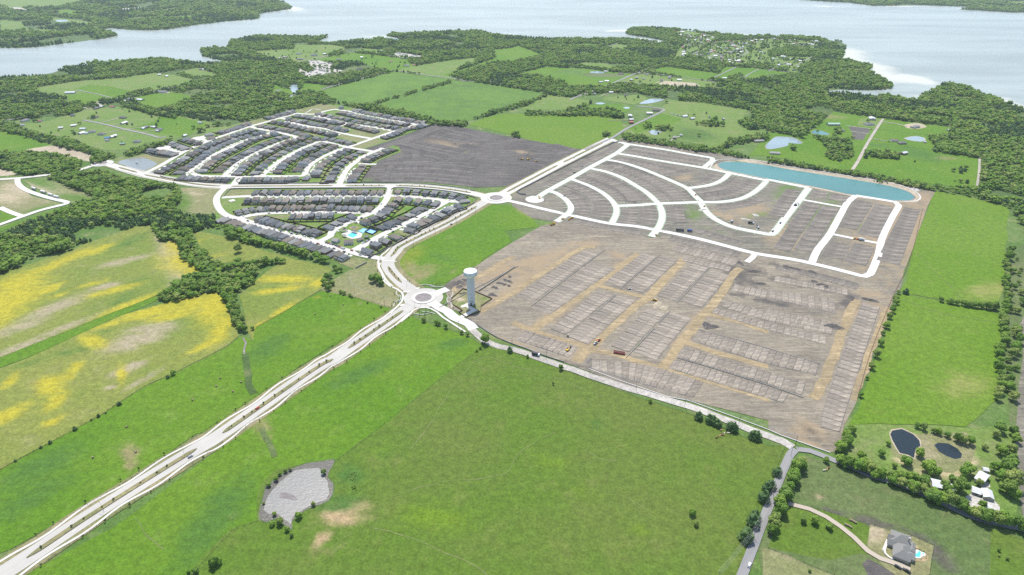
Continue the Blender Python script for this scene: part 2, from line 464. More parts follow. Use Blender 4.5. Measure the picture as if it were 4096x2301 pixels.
M['rock'] = dirt_mat("river_rock", (0.15, 0.135, 0.13), (0.19, 0.17, 0.165), (0.26, 0.24, 0.23), 0.3, 8, 3)

def water_mat(name, c, rough, wave, wscale, sky=0.5, mask=None):
    t = NT(name)
    co = t.coords(rot=R(22), scale=(0.45, 1, 1))
    n1 = t.noise(co, wscale, 5, 0.7)
    n2 = t.noise(t.coords(rot=R(14), scale=(0.25, 1, 1)), 0.0035, 5, 0.65, 0.6)
    col = t.val(c, t.math('ADD', t.math('MULTIPLY', t.ramp(n2, 0.3, 0.7), 0.34), 0.84))
    if mask:
        at = t.attr("mask"); sep = t.n.new("ShaderNodeSeparateColor"); t.l.new(at.outputs['Color'], sep.inputs[0])
        br = t.noise(t.coords(), 0.006, 6, 0.7)
        w = t.math('ADD', t.math('MULTIPLY', sep.outputs[0], 1.2), t.math('MULTIPLY', t.math('SUBTRACT', br, 0.5), 1.2))
        col = t.mix(t.math('MULTIPLY', t.ramp(w, 0.25, 0.9), t.ramp(sep.outputs[0], 0.02, 0.2)), col, mask)
    t.p.inputs['Roughness'].default_value = rough
    t.p.inputs['Specular IOR Level'].default_value = sky
    t.p.inputs['IOR'].default_value = 1.33
    t.bump(n1, wave, 1.0)
    return t.base(col)
M['lake'] = water_mat("lake_water", (0.212, 0.238, 0.214), 0.36, 0.10, 0.05, 0.5, (0.40, 0.39, 0.32))
M['teal'] = water_mat("teal_pond_water", (0.055, 0.148, 0.138), 0.34, 0.12, 0.5, 0.35)
M['pondblue'] = water_mat("pond_water", (0.19, 0.24, 0.25), 0.2, 0.2, 0.4)
M['ponddark'] = water_mat("dark_pond_water", (0.016, 0.024, 0.030), 0.15, 0.2, 0.4, 0.3)
M['pondglint'] = water_mat("rippled_pond_water", (0.130, 0.127, 0.118), 0.34, 0.28, 0.5, 0.9)
M['pondmud'] = water_mat("muddy_pond_water", (0.155, 0.165, 0.150), 0.2, 0.3, 0.3)
M['pondedge'] = water_mat('silty_shallows', (0.075, 0.070, 0.056), 0.25, 0.3, 0.5, 0.5)
M['pool'] = water_mat("pool_water", (0.09, 0.50, 0.56), 0.15, 0.1, 0.6)

# base ground: one sheet to the horizon
g = sheet("ground", [(-15000, -2500), (15000, -2500), (15000, 16000), (-15000, 16000)], 0.0, M['ground'], step=1e6)

# ---- lake and far shores
shore = T("a -500 800 0 764 130 748 300 738 500 705 640 655 950 610 1250 590 1550 566 1720 590 1900 606 2110 612 2230 602 2060 572 1960 545 1935 500 1975 468 2190 470 2215 440 2215 405 2340 372 2470 352 "
          "b 150 348 560 358 700 356 650 376 570 412 700 420 940 396 1080 392 1190 368 1290 372 1395 392 1360 368 1255 350 1310 330 1480 330 1600 316 1880 303 2150 306 2300 340 2470 358 "
          "c 300 370 480 378 900 376 1060 378 1200 390 1320 400 1470 416 1490 404 1400 380 1250 356 1135 340 1092 320 1150 278 1180 268 1420 272 1700 298 1960 328 2230 352 2470 356 "
          "d 140 352 300 358 560 382 700 406 768 438 740 485 732 520 708 574 780 588 900 612 1005 652 965 694 1010 704 1090 750 1195 818 1200 855 1000 876 700 868 490 888 620 896 900 912 1100 922 1300 966 1450 972 1462 935 1600 876 1690 812 1750 802 1900 848 2110 930 2280 995 2470 1042 2900 1130")
lake_poly = shore + [(9000, 3000), (14000, 15000), (-14000, 15000), (-14000, 2600)]
lake_masks = blobs("d 725 530 710 460 0.35 1050 690 1150 790 0.3 1450 770 1560 830 0.35 1400 910 1450 940 0.4 930 640 990 680 0.35 2300 1000 2470 1060 0.3 2000 90 2300 110 0.12 1300 60 1600 62 0.12 500 60 700 70 0.2 "
                   "c 100 340 300 345 0.12 1050 300 1300 290 0.2 1300 385 1480 405 0.15 2300 340 2470 340 0.1 b 2400 330 2470 345 0.2 1200 355 1400 375 0.2 300 80 420 110 0.3", 0)
sheet("lake", lake_poly, 0.10, M['lake'], grid=70, amp=5, step=30, masks=lake_masks)
nw = T("S -900 230 a 0 467 150 467 400 452 700 412 1000 374 1142 347 1080 330 960 302 932 290 1080 274 1290 292 1440 294 1640 282 1860 247 2200 207 2470 188 b 36 172 8 142 100 122 342 87 312 50 272 16 150 10 140 -10 S 1060 -40 1000 -110 400 -130 -900 -130")
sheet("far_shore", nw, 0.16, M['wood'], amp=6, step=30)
ne = T("d 250 -20 330 0 560 17 780 28 1010 57 1200 57 1500 52 1800 62 2040 66 1835 93 2000 102 2350 122 2470 122 S 4700 70 4700 -130 2900 -130 3000 -30")
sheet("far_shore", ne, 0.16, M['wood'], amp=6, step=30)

land_edge = shore + T("S 4700 430 4700 1500 h 2330 1050 2010 872 1120 182 640 117 420 282 180 332 0 312 c 2270 1062 1500 962 900 902 0 860 b 1640 735 640 880 820 1005 390 1085 100 1142 a 2250 1202 2000 1292 1700 1122 1150 1030 690 1112 -300 1180")
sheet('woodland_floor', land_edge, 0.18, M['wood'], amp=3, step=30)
_zf = [0.20]
FIELDS = []
def field(s, mat, clear=True, grid=0, masks=None, amp=1.5, name='field', step=14, smooth=False, fall=0.65):
    poly = T(s); _zf[0] += 0.0015
    if clear: CLEAR.append(np.array(poly))
    return sheet(name, poly, _zf[0], M[mat] if isinstance(mat, str) else mat, grid=grid, amp=amp, step=step, masks=masks, smooth=smooth, fall=0.38 if mat == 'flower' else fall)
# far land across the water
for s, mt in (("a -200 0 0 62 200 82 560 72 900 5 1100 -30 -200 -60", 'pale'), ("a 460 105 640 92 900 120 660 147", 'bright'), ("a 500 165 860 210 925 216 840 252 700 226 520 202", 'pale'),
              ("a 0 190 200 212 300 310 0 322", 'pale'), ("a 280 280 540 290 560 332 330 322", 'pale'), ("a 1000 97 1400 68 1425 82 1200 106", 'gravel'), ("a 30 65 200 75 310 108 150 115", 'gravel'),
              ("a 1570 170 1900 145 1850 190 1600 192", 'bright'), ("a 1330 120 1480 110 1520 135 1400 150", 'pale'), ("d 2300 20 2470 10 2470 60 2350 50", 'pale')):
    field(s, mt, amp=5, step=40)
# north-west farmland
field("a 350 845 730 785 1200 750 1480 705 1700 724 1860 764 1862 802 1530 862 1320 892 1100 952 810 1012 640 950 380 902", 'pale', amp=3)
field("a 640 925 830 892 1060 952 815 1005 660 960", 'bright', amp=2)
field("a 720 860 860 820 1060 835 1320 890 1120 948 810 885", 'bright', amp=2)
field("a 1690 702 1900 652 2130 732 2050 757 1880 742 1750 722", 'pale', amp=3)
field("a 1400 922 1640 882 1880 937 1880 952 1620 1042 1500 1072 1300 1002 1290 942", 'bright', amp=2)
field("a 160 1205 400 1182 680 1112 830 1052 1150 1032 1500 1092 1700 1112 2080 1192 1900 1282 1600 1362 1400 1372 1300 1447 1000 1447 800 1392 540 1312 280 1252", 'pale', amp=3)
field("a 1580 1100 1900 1170 2010 1200 1800 1320 1500 1280 1240 1240 1500 1170", 'bright', amp=3)
field("a 1560 865 1800 830 2100 865 2050 900 1900 930 1640 885", 'yard', clear=False, amp=3)
field("a -200 1240 0 1262 200 1302 500 1402 330 1450 e 200 112 0 112 -200 100", 'bright', amp=3)
field("e 255 97 480 52 640 72 900 152 862 207 760 197 620 152 500 127 300 122", 'sandpatch', amp=3)
field("e -100 275 100 300 190 335 0 350 -100 350", 'sandpatch', amp=3)
# northern peninsula
field("b 0 492 370 472 380 432 700 432 870 452 850 482 700 522 680 562 540 582 390 602 240 577 130 562 0 522", 'pale', amp=4)
field("b 560 577 920 507 1400 562 1470 582 1480 612 1560 642 1400 672 1280 692 980 602 760 612", 'bright', amp=3)
field("b 740 700 960 640 1000 680 860 740 700 770", 'yard', clear=False, amp=3)
field("b 500 592 600 582 680 602 760 622 730 662 840 682 790 692 700 702 640 722 500 762 410 712 420 662 500 702 560 682 520 642", 'gravel', amp=2)
field("b 1240 532 1380 507 1640 547 1560 572 1470 567", 'gravel', amp=1)
field("b 940 495 1240 512 1210 480 1040 470", 'pale', amp=2)
field("b 1340 687 1480 652 1800 592 2130 557 2110 602 1830 722 1950 762 1650 732", 'pale', amp=3)
field("b 2060 650 2310 562 2290 482 2470 462 c 60 442 290 527 130 582 0 602 b 2300 610 1860 735 1800 722", 'bright', amp=3)
field("b 640 872 1340 692 1640 732 1930 767 1840 792 1560 882 1380 932 1140 992 1060 1012 820 1002 720 952 640 892", 'plough', amp=3, grid=40,
      masks=blobs("b 1180 840 1250 760 0.25 1100 920 1040 990 0.3", 0))
field("b 1060 1017 1200 997 1600 872 1900 782 2100 792 2470 852 c 340 902 330 917 160 992 0 1042 b 2300 1092 2040 1172 1780 1182 1500 1112", 'plough', amp=3, grid=40)
field("b 2040 1202 2300 1112 c 0 1097 540 1112 860 1112 1070 1142 1050 1192 1090 1252 950 1332 700 1442 400 1412 200 1362 0 1302 b 2300 1262", 'east', amp=3)
field("b 280 922 600 882 680 822 460 802 430 872 280 852 170 812 170 902", 'bright', amp=3)
field("b 380 1085 480 1040 620 1005 740 1015 800 1030 600 1080 500 1105", 'drygrass', amp=2)
# north-east farmland
field("c 0 732 140 692 340 642 480 657 700 662 900 692 1150 712 1160 732 950 832 860 842 560 842 400 772 200 732", 'bright', amp=3)
field("c 380 702 540 652 740 667 640 727", 'plough', amp=2)
field("c 570 642 700 602 880 612 1000 642 960 682 720 652", 'pale', amp=3)
field("c 640 722 760 700 900 705 1120 725 1060 745 800 745", 'yard', amp=2)
field("c 1310 692 1480 642 1700 672 1940 702 2000 712 1870 777 1700 762 1480 722", 'bright', amp=3)
field("c 960 812 1160 732 1280 712 1870 782 2040 812 1830 852 1500 842 1330 842 1020 817", 'pale', amp=3)
field("c 1370 822 1480 782 1760 802 1820 832 1520 832", 'sandpatch', amp=2)
field("c 1090 1252 1440 1082 1500 962 1900 1002 2270 1062 2230 1162 2200 1222 2470 1282 2380 1312 2100 1332 1980 1442 1700 1372 1400 1332 1200 1302 1060 1282", 'pale', amp=3, grid=30,
      masks=blobs("c 1300 1180 1450 1230 0.5 1700 1330 1500 1290 0.4 1800 1290 1950 1350 0.5", 2))
field("c 1120 1240 1440 1100 1640 1150 1560 1200 1200 1290", 'bright', amp=3)
field("c 890 942 1220 912 1310 942 1280 982 1180 1012 1050 992 900 972", 'pale', amp=3)
field("c 70 1032 340 922 400 912 760 972 740 1012 500 1062 120 1062", 'pale', amp=3)
field("c 540 1092 760 1012 1000 1002 1170 1042 1100 1082 1000 1092", 'bright', amp=3)
field("c 480 432 700 422 900 432 820 450 560 450", 'bright', amp=3)
field("c 900 460 1020 425 1150 445 1060 480 950 478", 'pale', amp=3)
field("c 1720 542 1960 402 2470 372 d 210 382 510 402 430 482 230 442 130 482 0 492 c 2470 622 2200 642 2050 612 1900 592", 'pale', clear=True, amp=4)
field("c 1560 300 1700 300 1960 345 1950 395 1700 540 1560 570 1600 480 1680 400 1600 350", 'pale', clear=True, amp=5)
field("d 0 542 400 552 440 582 300 652 280 702 0 642", 'pale', clear=True, amp=4)
field("c 2060 642 2360 662 2470 680 d 260 707 250 717 c 2470 717 2400 742 2390 772 2270 752 2230 722 2110 732 2070 782 1940 762", 'bright', amp=3)
# ranch fields east of the retention pond
field("h 545 190 640 117 1120 182 1780 267 1700 342 1560 372 1580 402 1640 422 1580 482 1670 512 1880 532 2030 572 2050 702 2010 862 1620 822 1250 762 800 702 480 652 200 572 0 545 g 1700 320 1980 290 2290 350 h 0 310 180 330 330 352 420 290", 'bright', amp=3, grid=30,
      masks=blobs("h 1650 560 1850 570 0.4 560 160 800 180 0.4", 1, 0.8) + blobs("h 1450 520 1600 600 0.6 1150 450 1350 470 0.3", 2))
field("h 780 265 830 255 990 290 960 332 800 307", 'dirt_dark', amp=1); field("h 812 312 950 332 920 387 800 380", 'dirt_dark', amp=1)
field("h 860 245 890 180 960 170 1110 190 1040 270", 'pale', amp=1)
field("h 1320 240 1450 225 1530 262 1420 282 1340 272", 'sandpatch', amp=1, smooth=True)
# east fields
field("h 1600 892 1640 882 1900 932 2150 992 2320 1045 l 2290 0 2285 330 2230 512 1720 490 1300 425 1290 400 1395 0", 'east', amp=2, grid=25,
      masks=blobs("l 2150 400 1950 470 0.35", 1) )
field("l 1260 430 1640 492 2200 592 2250 642 2240 902 2200 1447 p 1900 10 1500 -20 780 0 l 900 1447", 'east', amp=2, grid=25,
      masks=blobs("l 1900 1300 2150 1250 0.5 1400 1150 1480 1140 0.4", 1, 0.8))
field("l 2290 0 2470 -50 p 2520 0 2450 1000 l 2300 1447 2260 700", 'yard', clear=False, amp=2)
field("p 780 0 1500 -10 2000 30 2400 0 2480 500 2380 1000 1900 760 1240 560 650 340 700 150", 'pale', clear=False, amp=2, grid=12,
      masks=blobs("p 950 350 1150 380 0.5 900 100 800 250 0.6 2150 100 2050 300 0.5", 0, 0.0) + blobs("p 1600 400 1900 420 0.5 1300 300 1400 400 0.5 1950 280 1980 400 0.3", 1))
field("p 1300 100 1900 60 2000 200 1960 380 1800 470 1400 420 1180 280 1150 200", 'drygrass', clear=False, amp=2)
field("l 2470 640 2420 740 2470 850 2400 1447 p 2390 0 2400 400 2440 700 2470 900 2800 900 2800 -600", 'dirt_mid', amp=1.5)
# paddock with the ranch house (lower right)
field("p 340 290 640 380 1210 610 1900 900 2480 1100 2480 1500 -60 1500 -100 1200 150 800 280 500", 'yard', amp=1.5, grid=6,
      masks=blobs("p 1000 930 1250 1000 0.25 1450 1080 1600 1170 0.3 1650 1250 1800 1420 0.5 700 860 900 930 0.15", 1, 0.95) + blobs("p 500 685 545 690 0.7 645 735 680 745 0.6", 0, 1.0))
field("p 205 770 420 800 660 870 960 970 980 1020 940 1160 980 1260 880 1240 600 1300 300 1250 0 1180", 'meadow', amp=1)
field("p 985 965 1130 1000 1390 1070 1600 1165 1560 1447 1200 1447 1090 1340 950 1180", 'drygrass', amp=0.8, grid=5, masks=blobs("p 1040 1060 1100 1000 0.6", 1))
field("p 900 1340 960 1290 1060 1340 1200 1420 1230 1460 950 1460 930 1400", 'dirt_dark', amp=1)
field("p -60 1180 200 1260 400 1360 640 1447 640 1500 -60 1500", 'drygrass', amp=1.0)
field("p 2160 1000 2480 1110 2480 1500 2130 1500", 'meadow', amp=1.0)
# big pasture in the foreground
field("S -100 2450 m 250 1447 1100 1000 2000 330 2470 0 n 300 -340 j 1480 870 1540 900 1680 960 2010 1060 2060 1090 2160 1150 2250 1165 k 0 985 500 1160 1280 1447 o 1330 10 1760 150 2290 380 2470 440 p 170 200 210 260 100 480 -50 900 o 2270 1447 S 2900 2450", 'meadow', grid=10, amp=1.0,
      masks=blobs("n 870 860 1120 830 0.5 740 880 800 930 0.8 790 955 830 960 0.7 620 1130 680 1060 0.6 830 1130 900 1050 0.4", 1)
      + blobs("o 725 283 748 285 0.7 842 328 872 330 0.7 740 800 790 840 0.5 1080 1000 1120 1020 0.4", 1, 0.95)
      + blobs("n 1230 250 1300 200 0.6 900 480 1010 560 0.6 780 760 1000 750 0.4 o 830 250 900 290 0.6 j 1600 1100 1900 1050 0.5", 2)
      + blobs("n 1200 260 1330 170 0.5 1700 900 2100 950 0.5 o 1200 1250 1350 1330 0.5 700 900 850 960 0.5 350 600 550 650 0.5", 0, 0.7))
field("j 1480 880 1560 905 1700 965 2010 1065 2070 1095 2170 1165 2110 1230 1860 1420 n 1200 30 1000 160 760 360 600 350 360 400 200 430 40 560 0 700 0 920 -250 1020 -500 1250 -640 1447 S 150 2440 -60 2440 m 250 1440 1100 985 2000 320 2470 -10 j 900 1290 1250 1000", 'bright', grid=8, amp=1.0,
      masks=blobs("n -400 900 -100 500 0.4 j 1900 1150 2050 1120 0.5 1000 1440 1300 1300 0.3", 2) + blobs("n 100 60 130 200 0.25 n 20 10 60 90 0.5 m 2220 870 2260 890 0.5 m 1350 800 1310 830 0.5 2100 50 2250 -60 0.3", 1, 0.8))
# flower meadows and pastures west of the boulevard
field("e 0 1300 200 1222 560 1112 830 1002 1100 912 1300 842 1450 822 1500 872 1540 982 1600 1002 1640 962 1720 992 1740 1122 1800 1172 1900 1232 1940 1302 1760 1372 i 1680 80 1510 200 1100 360 800 480 400 640 0 800 -200 880 -200 100", 'flower', grid=8, amp=1.5,
      masks=blobs("i 60 250 -150 480 0.5 150 120 -50 250 0.6 480 140 600 80 0.4 570 195 650 175 0.4 250 200 350 170 0.4 880 90 1000 60 0.35 1250 290 1480 200 0.25 1100 150 1300 100 0.3", 0, 0.95)
      + blobs("e 950 1060 1100 1000 0.3 700 1130 850 1050 0.3 500 1220 650 1140 0.35 300 1300 450 1220 0.4 1750 1180 1850 1260 0.6 1850 1260 1930 1290 0.7 1700 1020 1740 1100 0.4 900 1100 1000 1080 0.35 100 1370 300 1290 0.5", 0, 0.85)
      + blobs("e 1640 1040 1720 1330 0.12 1200 1170 1400 1120 0.3 i 500 330 800 200 0.3 650 500 880 410 0.2 150 520 380 450 0.4 200 700 450 620 0.3 1000 120 1150 80 0.4", 1, 0.85)
      + blobs("e 1250 980 1450 900 0.4 i 1280 80 1400 30 0.5 830 110 950 90 0.4 1180 250 1240 180 0.5", 2, 0.7))
field("i -200 910 0 895 300 790 900 510 1200 380 1520 250 1510 205 1100 362 800 482 400 642 0 802 -200 880", 'bright', amp=1.5)
field("i 0 902 300 792 900 512 1200 382 1600 270 1900 192 2080 162 2150 232 2230 402 2300 582 2200 682 1870 852 1700 942 1400 1072 1000 1332 800 1442 m 700 50 400 220 0 430 -200 540 i -200 980", 'flower', grid=7, amp=1.5,
      masks=blobs("i 1500 340 1800 260 0.3 1900 260 2050 220 0.5 2050 300 2080 450 0.4 2140 520 2080 640 0.35 1980 680 1850 740 0.3 1350 400 1200 440 0.3 1700 380 1900 330 0.4", 0, 1.0)
      + blobs("i 900 640 820 590 0.4 700 920 760 850 0.4 100 1020 40 1090 0.4 540 1220 480 1300 0.5 490 1080 440 1010 0.5 1170 960 1180 1040 0.2 650 1020 580 1080 0.3 500 1420 400 1470 0.5 1070 480 950 510 0.3 80 1350 -100 1440 0.5", 0, 0.95)
      + blobs("i 1300 640 1550 560 0.5 1450 520 1250 560 0.5 1400 1000 1250 1090 0.2 1250 900 1400 830 0.4 1050 1090 980 1110 0.4", 1, 0.9)
      + blobs("i 930 580 1060 540 0.4 300 850 150 900 0.3 1500 930 1400 1000 0.15 700 740 900 700 0.3", 2, 0.7))
field("e 1850 892 1960 892 2200 942 2470 1032 j 0 220 380 332 560 372 700 402 740 442 640 502 625 622 500 702 300 820 0 985 i 2430 640 2395 560 2370 430 2310 200 2470 60 j 120 440 250 360 200 330 0 390 e 2300 1170 2100 1200 2000 1160 1960 1060", 'flower', grid=7, amp=1.5,
      masks=blobs("j 300 520 480 530 0.3 280 620 420 600 0.3 260 830 150 900 0.3 100 650 0 660 0.5 200 520 60 530 0.4 600 560 560 600 0.5 20 970 60 950 0.4", 0, 1.0) + blobs("e 2080 1120 2200 1100 0.3 1900 980 2000 950 0.4", 0, 0.6))
field("j 0 990 300 825 500 705 640 640 800 660 950 705 1310 810 1340 830 1100 1010 700 1190 350 1420 m 2440 -20 1900 90 1300 500 600 920 100 1200 -150 1300 -150 600 0 435 400 222 700 52 i 1000 1340 1400 1080 1700 950 1870 860 2200 690 2300 600 2370 600 2430 640", 'bright', grid=8, amp=1.0,
      masks=blobs("m 1250 250 1280 330 0.5 1270 340 1270 440 0.4 i 1250 1400 1290 1360 0.3 j 1020 755 1040 760 0.6", 1, 0.95)
      + blobs("m 400 400 800 200 0.6 300 700 700 500 0.5 j 100 1200 300 1050 0.5", 2, 0.9) + blobs("j 600 690 650 680 0.5", 0, 1.0))
field("j 640 640 620 620 760 520 900 440 980 420 1090 330 1200 330 1190 400 1250 540 1400 650 1330 820 950 700", 'drygrass', amp=1)
field("j 800 370 880 310 1060 350 1080 370 960 430", 'drygrass', amp=1)
# field between boulevard and earthworks, dry basin, left lots
field("j 1340 360 1440 260 1600 160 1900 20 2100 -130 u 2480 400 g 0 830 40 850 200 950 270 1030 j 2400 60 2470 160 2200 330 2130 390 1960 480 1830 560 1700 580 1560 580 1420 500 1350 430", 'bright', grid=7, amp=1.2,
      masks=blobs("j 1600 470 1720 380 0.5 1900 450 1940 430 0.4 1500 420 1560 500 0.4 g 120 900 230 960 0.2", 1, 0.8) + blobs("j 1500 300 1600 180 0.4 1550 230 1650 200 0.4", 0, 0.5) + blobs("j 1750 500 1950 400 0.25 1800 320 1950 370 0.4", 2, 0.6))
field("e 1740 462 2130 472 2100 540 2080 620 2110 710 2060 720 1900 715 1760 690 1710 650 1760 600 1760 540", 'drygrass', grid=10, amp=1.5, masks=blobs("e 1860 520 1950 530 0.4 1880 580 1930 590 0.3", 1) + blobs("e 1750 600 1740 500 0.3", 2))
field("e 0 395 160 380 170 440 300 540 600 620 240 730 180 740 0 640", 'drygrass', grid=10, amp=1, masks=blobs("e 200 480 320 530 0.5 60 560 200 600 0.4 330 420 500 560 0.15", 1) + blobs("e 400 660 250 700 0.4", 2))
field("e 220 390 440 370 740 480 930 560 900 590 780 610 690 610 600 580 300 440", 'drygrass', grid=10, amp=1, masks=blobs("e 700 560 880 600 0.3 350 390 600 500 0.15", 2) + blobs("e 400 460 600 520 0.3", 1))
field("e 0 660 180 745 0 800", 'bright', amp=1)
field("e 0 850 700 620 780 610 500 720 280 780 0 890", 'bright', clear=True, amp=1)

# ---- the subdivisions' ground
field("e 1130 200 1240 190 1420 140 1700 190 1900 60 q 1100 300 1500 260 1780 190 2100 130 2480 10 r 760 160 1100 90 1440 70 1700 130 2100 200 2481 260 s 1900 210 1280 420 1230 480 1260 690 860 850 870 900 760 930 590 1215 0 1225 q 2481 1230 1500 1235 800 1190 300 1110 0 1020 e 1080 240", 'lawn', amp=0.6)
field("e 1100 215 1200 190 1400 140 1680 190 1500 300 1400 320 1200 260", 'drygrass', amp=0.6)
field("t 180 150 600 150 2481 150 u 900 135 1500 160 1960 215 2230 300 2340 300 2200 400 1150 900 560 1240 700 1300 300 1240 0 1190 t 2250 1180 2260 1280 2050 1370 1800 1280 1000 1000 0 700 20 620 0 420 10 300 100 190", 'lawn', amp=0.6)
for s in ("r 770 180 1180 70 1440 100 1420 150 1230 180 1080 230 960 235", "r 1890 605 2150 505 2330 520 2020 630", "t 480 640 700 600 1240 580 1230 620 1100 640 700 620 680 690"):
    field(s, 'drygrass', amp=0.5)
for s in ("t 170 280 260 165 600 165 610 275", "r 1620 545 1750 490 2010 550 1890 605", "r 1440 600 1500 580 1940 650 1800 700", "r 1700 775 2000 655 2240 670 2030 760 1870 810", "u 890 870 960 840 1200 890 1100 930", "t 2070 1390 2260 1290 2481 1310 u 440 1360 280 1440", "r 0 360 240 290 340 330 100 410 0 420"):
    field(s, 'drygrass', amp=0.5, grid=5, masks=None)

# ---- earthworks
field("r 2090 1060 s 860 860 1260 690 1230 620 1000 540 1280 430 1890 215 c 0 1325 g 0 165 690 290 430 420 0 640 s 2481 1290 2300 1260 1700 1200 590 1190 760 930 860 920", 'dirt_dark', grid=14, amp=1.0, clear=True,
      masks=blobs("s 1350 470 1700 340 0.2 2200 520 2480 560 0.3 1900 540 2300 680 0.25 1250 950 1700 960 0.12 1500 1160 2100 1200 0.12 1200 500 900 600 0.2 g 100 310 200 330 0.5 350 520 200 600 0.3", 0, 0.65)
      + blobs("s 1500 620 2000 660 0.2 1600 400 2000 500 0.5 1050 600 1250 560 0.4", 1, 0.9) + blobs("s 700 1170 850 1180 0.4 1450 750 1650 790 0.2 1100 780 1200 760 0.4 2300 710 2400 715 0.3", 2, 0.8))
field("g 0 690 700 320 1000 215 1060 180 1520 245 2000 325 2290 375 h 150 615 800 715 1250 800 1500 870 1620 870 1540 1020 1395 1447 l 1200 440 1330 0 1280 380 1200 450 900 300 400 170 0 110 g 2470 1330 1450 1120 1280 1130 900 1010 540 960 430 990 200 950 0 830", 'dirt_mid', grid=14, amp=0.8,
      masks=blobs("g 2300 880 2450 820 0.5 2050 930 2200 1000 0.4 1650 560 1750 530 0.5 1350 560 1450 600 0.4 1100 200 1900 340 0.05 h 1300 1250 1450 900 0.4 900 1000 980 1010 0.5 200 1300 260 1150 0.4 1500 950 1500 1020 0.6", 0, 0.8)
      + blobs("g 1000 430 1700 620 0.12 1000 700 1300 850 0.15 1900 720 2200 700 0.5 1600 900 1640 1000 0.4", 1, 0.8)
      + blobs("g 2350 920 2470 890 0.3 1750 900 1760 980 0.4 1950 1070 2100 1090 0.2 h 190 880 100 980 0.3 600 930 530 960 0.4 500 1110 350 1280 0.3 850 1210 880 1260 0.5 l 1190 100 1200 140 0.8 1105 335 1130 340 0.6", 2, 0.8))
field("j 1800 600 1880 540 2130 390 2470 170 g 270 1030 430 990 540 960 900 1010 1280 1130 1350 1140 1450 1120 2470 1330 l 0 70 400 150 950 290 1220 420 1190 520 860 1447 p 740 0 680 260 590 270 0 50 o 2470 200 1700 0 k 1300 1400 700 1160 0 900 j 2350 1110 2180 1000 2050 920 2000 850 1850 800 1850 700", 'dirt_big', grid=14, amp=1.0,
      masks=blobs("k 100 300 450 60 0.12 500 560 850 300 0.10 900 250 1150 60 0.12 700 860 900 650 0.2 1750 700 1850 580 0.3 1650 850 1500 1000 0.2 j 2300 450 2470 340 0.3 k 150 900 700 930 0.1 1000 60 1100 120 0.4 l 900 600 1100 520 0.4 950 750 1050 760 0.3 p 350 150 500 250 0.5 450 50 600 180 0.5 g 700 1200 900 1180 0.3 100 1400 700 1200 0.15 l 950 420 1150 450 0.4", 0, 0.85)
      + blobs("k 2150 250 2300 150 0.5 2300 330 2470 380 0.4 l 200 300 700 400 0.15 150 160 300 200 0.3 400 330 560 360 0.4 0 500 600 640 0.08 k 1000 1180 1600 1300 0.08 j 1900 590 2050 540 0.5 l 780 500 720 600 0.3 p 450 60 500 160 0.3", 1, 0.9)
      + blobs("k 1250 860 1100 1000 0.12 1700 1400 1760 1420 0.5 1850 1050 1880 1060 0.5", 2, 0.6))
field("w 150 850 230 700 430 630 680 700 1080 855 830 1030 820 1160 510 1280 330 1170 400 1130 180 980", 'drygrass', amp=0.3, grid=3, masks=blobs("w 330 860 450 900 0.6 450 720 500 725 0.5", 1) + blobs("w 400 950 300 1000 0.4 900 850 800 900 0.5", 2, 0.7))
# ---- ponds
def pond(s, mat, bank=None, name='pond', bw=2.5):
    poly = T(s); sm = smooth_line(poly, 8, True)
    CLEAR.append(np.array(sm))
    if bank:
        c = np.array(sm).mean(0); L = np.linalg.norm(np.array(sm) - c, axis=1).mean()
        bp = [tuple(c + (np.array(q) - c) * (1 + bw / L)) for q in sm]
        _zf[0] += 0.0015; sheet('pond_bank', bp, _zf[0], M[bank], amp=0.4, step=8)
    _zf[0] += 0.0015
    return sheet(name, poly, _zf[0], M[mat], amp=0.25, step=6, smooth=True)
field("g 1890 480 1960 430 2060 400 2300 380 h 100 640 800 740 1230 800 1400 870 1480 950 1430 990 1250 985 900 950 430 850 0 765 g 2040 500", 'sandpatch', amp=0.8, grid=12, masks=blobs("h 900 810 1100 850 0.05 600 745 800 780 0.05 h 1350 930 1400 960 0.5", 1) + blobs("g 2150 400 2300 420 0.15 h 700 780 1000 830 0.06", 2))
pond("g 1995 430 2030 412 2130 405 2300 418 2470 440 h 200 672 600 735 1000 800 1200 840 1330 880 1400 925 1400 955 1330 972 1100 962 800 915 400 830 0 762 g 2250 525 2080 490 2010 460", 'teal', 'rock', bw=1.6)
pond("e 1140 230 1170 200 1340 172 1420 185 1515 225 1510 240 1440 280 1370 300 1240 270 1150 250", 'pondmud', 'drygrass')
pond("n 380 410 480 375 620 355 740 335 755 350 735 400 700 460 690 510 745 560 750 600 740 670 700 730 620 770 560 785 480 820 400 870 350 930 345 1010 330 1000 280 970 200 900 100 940 40 910 35 850 70 700 95 600 140 560 220 500 310 440", 'pondedge', 'wood', bw=1.2)
pond("n 370 440 470 425 600 415 660 450 650 500 690 540 700 600 710 660 680 720 600 750 500 790 400 850 350 900 340 960 290 920 200 850 130 860 80 820 110 700 150 640 220 560 300 490", 'pondglint')
sheet('mud_bar', T("n 215 680 250 655 300 655 370 680 410 730 380 735 300 715 230 705"), _zf[0] + .004, M['rock'], amp=.3, step=4, smooth=True)
pond("n 2380 1060 2420 1045 2455 1052 2450 1080 2400 1085 m", 'pondmud') if False else None
pond("p 1180 90 1200 55 1290 40 1400 90 1460 150 1470 200 1420 250 1405 320 1350 290 1270 270 1245 230 1200 150", 'ponddark', 'sandpatch', bw=1.5)
pond("p 1600 195 1640 172 1740 180 1830 230 1870 280 1860 320 1800 330 1720 300 1650 260", 'ponddark', 'drygrass', bw=1.5)
pond("h 425 305 470 290 530 305 590 332 560 342 480 332 430 327", 'teal', 'drygrass')
pond("h 30 390 80 357 160 358 250 367 330 417 280 425 200 415 190 442 100 465 0 475 -20 440", 'pondblue', 'drygrass')
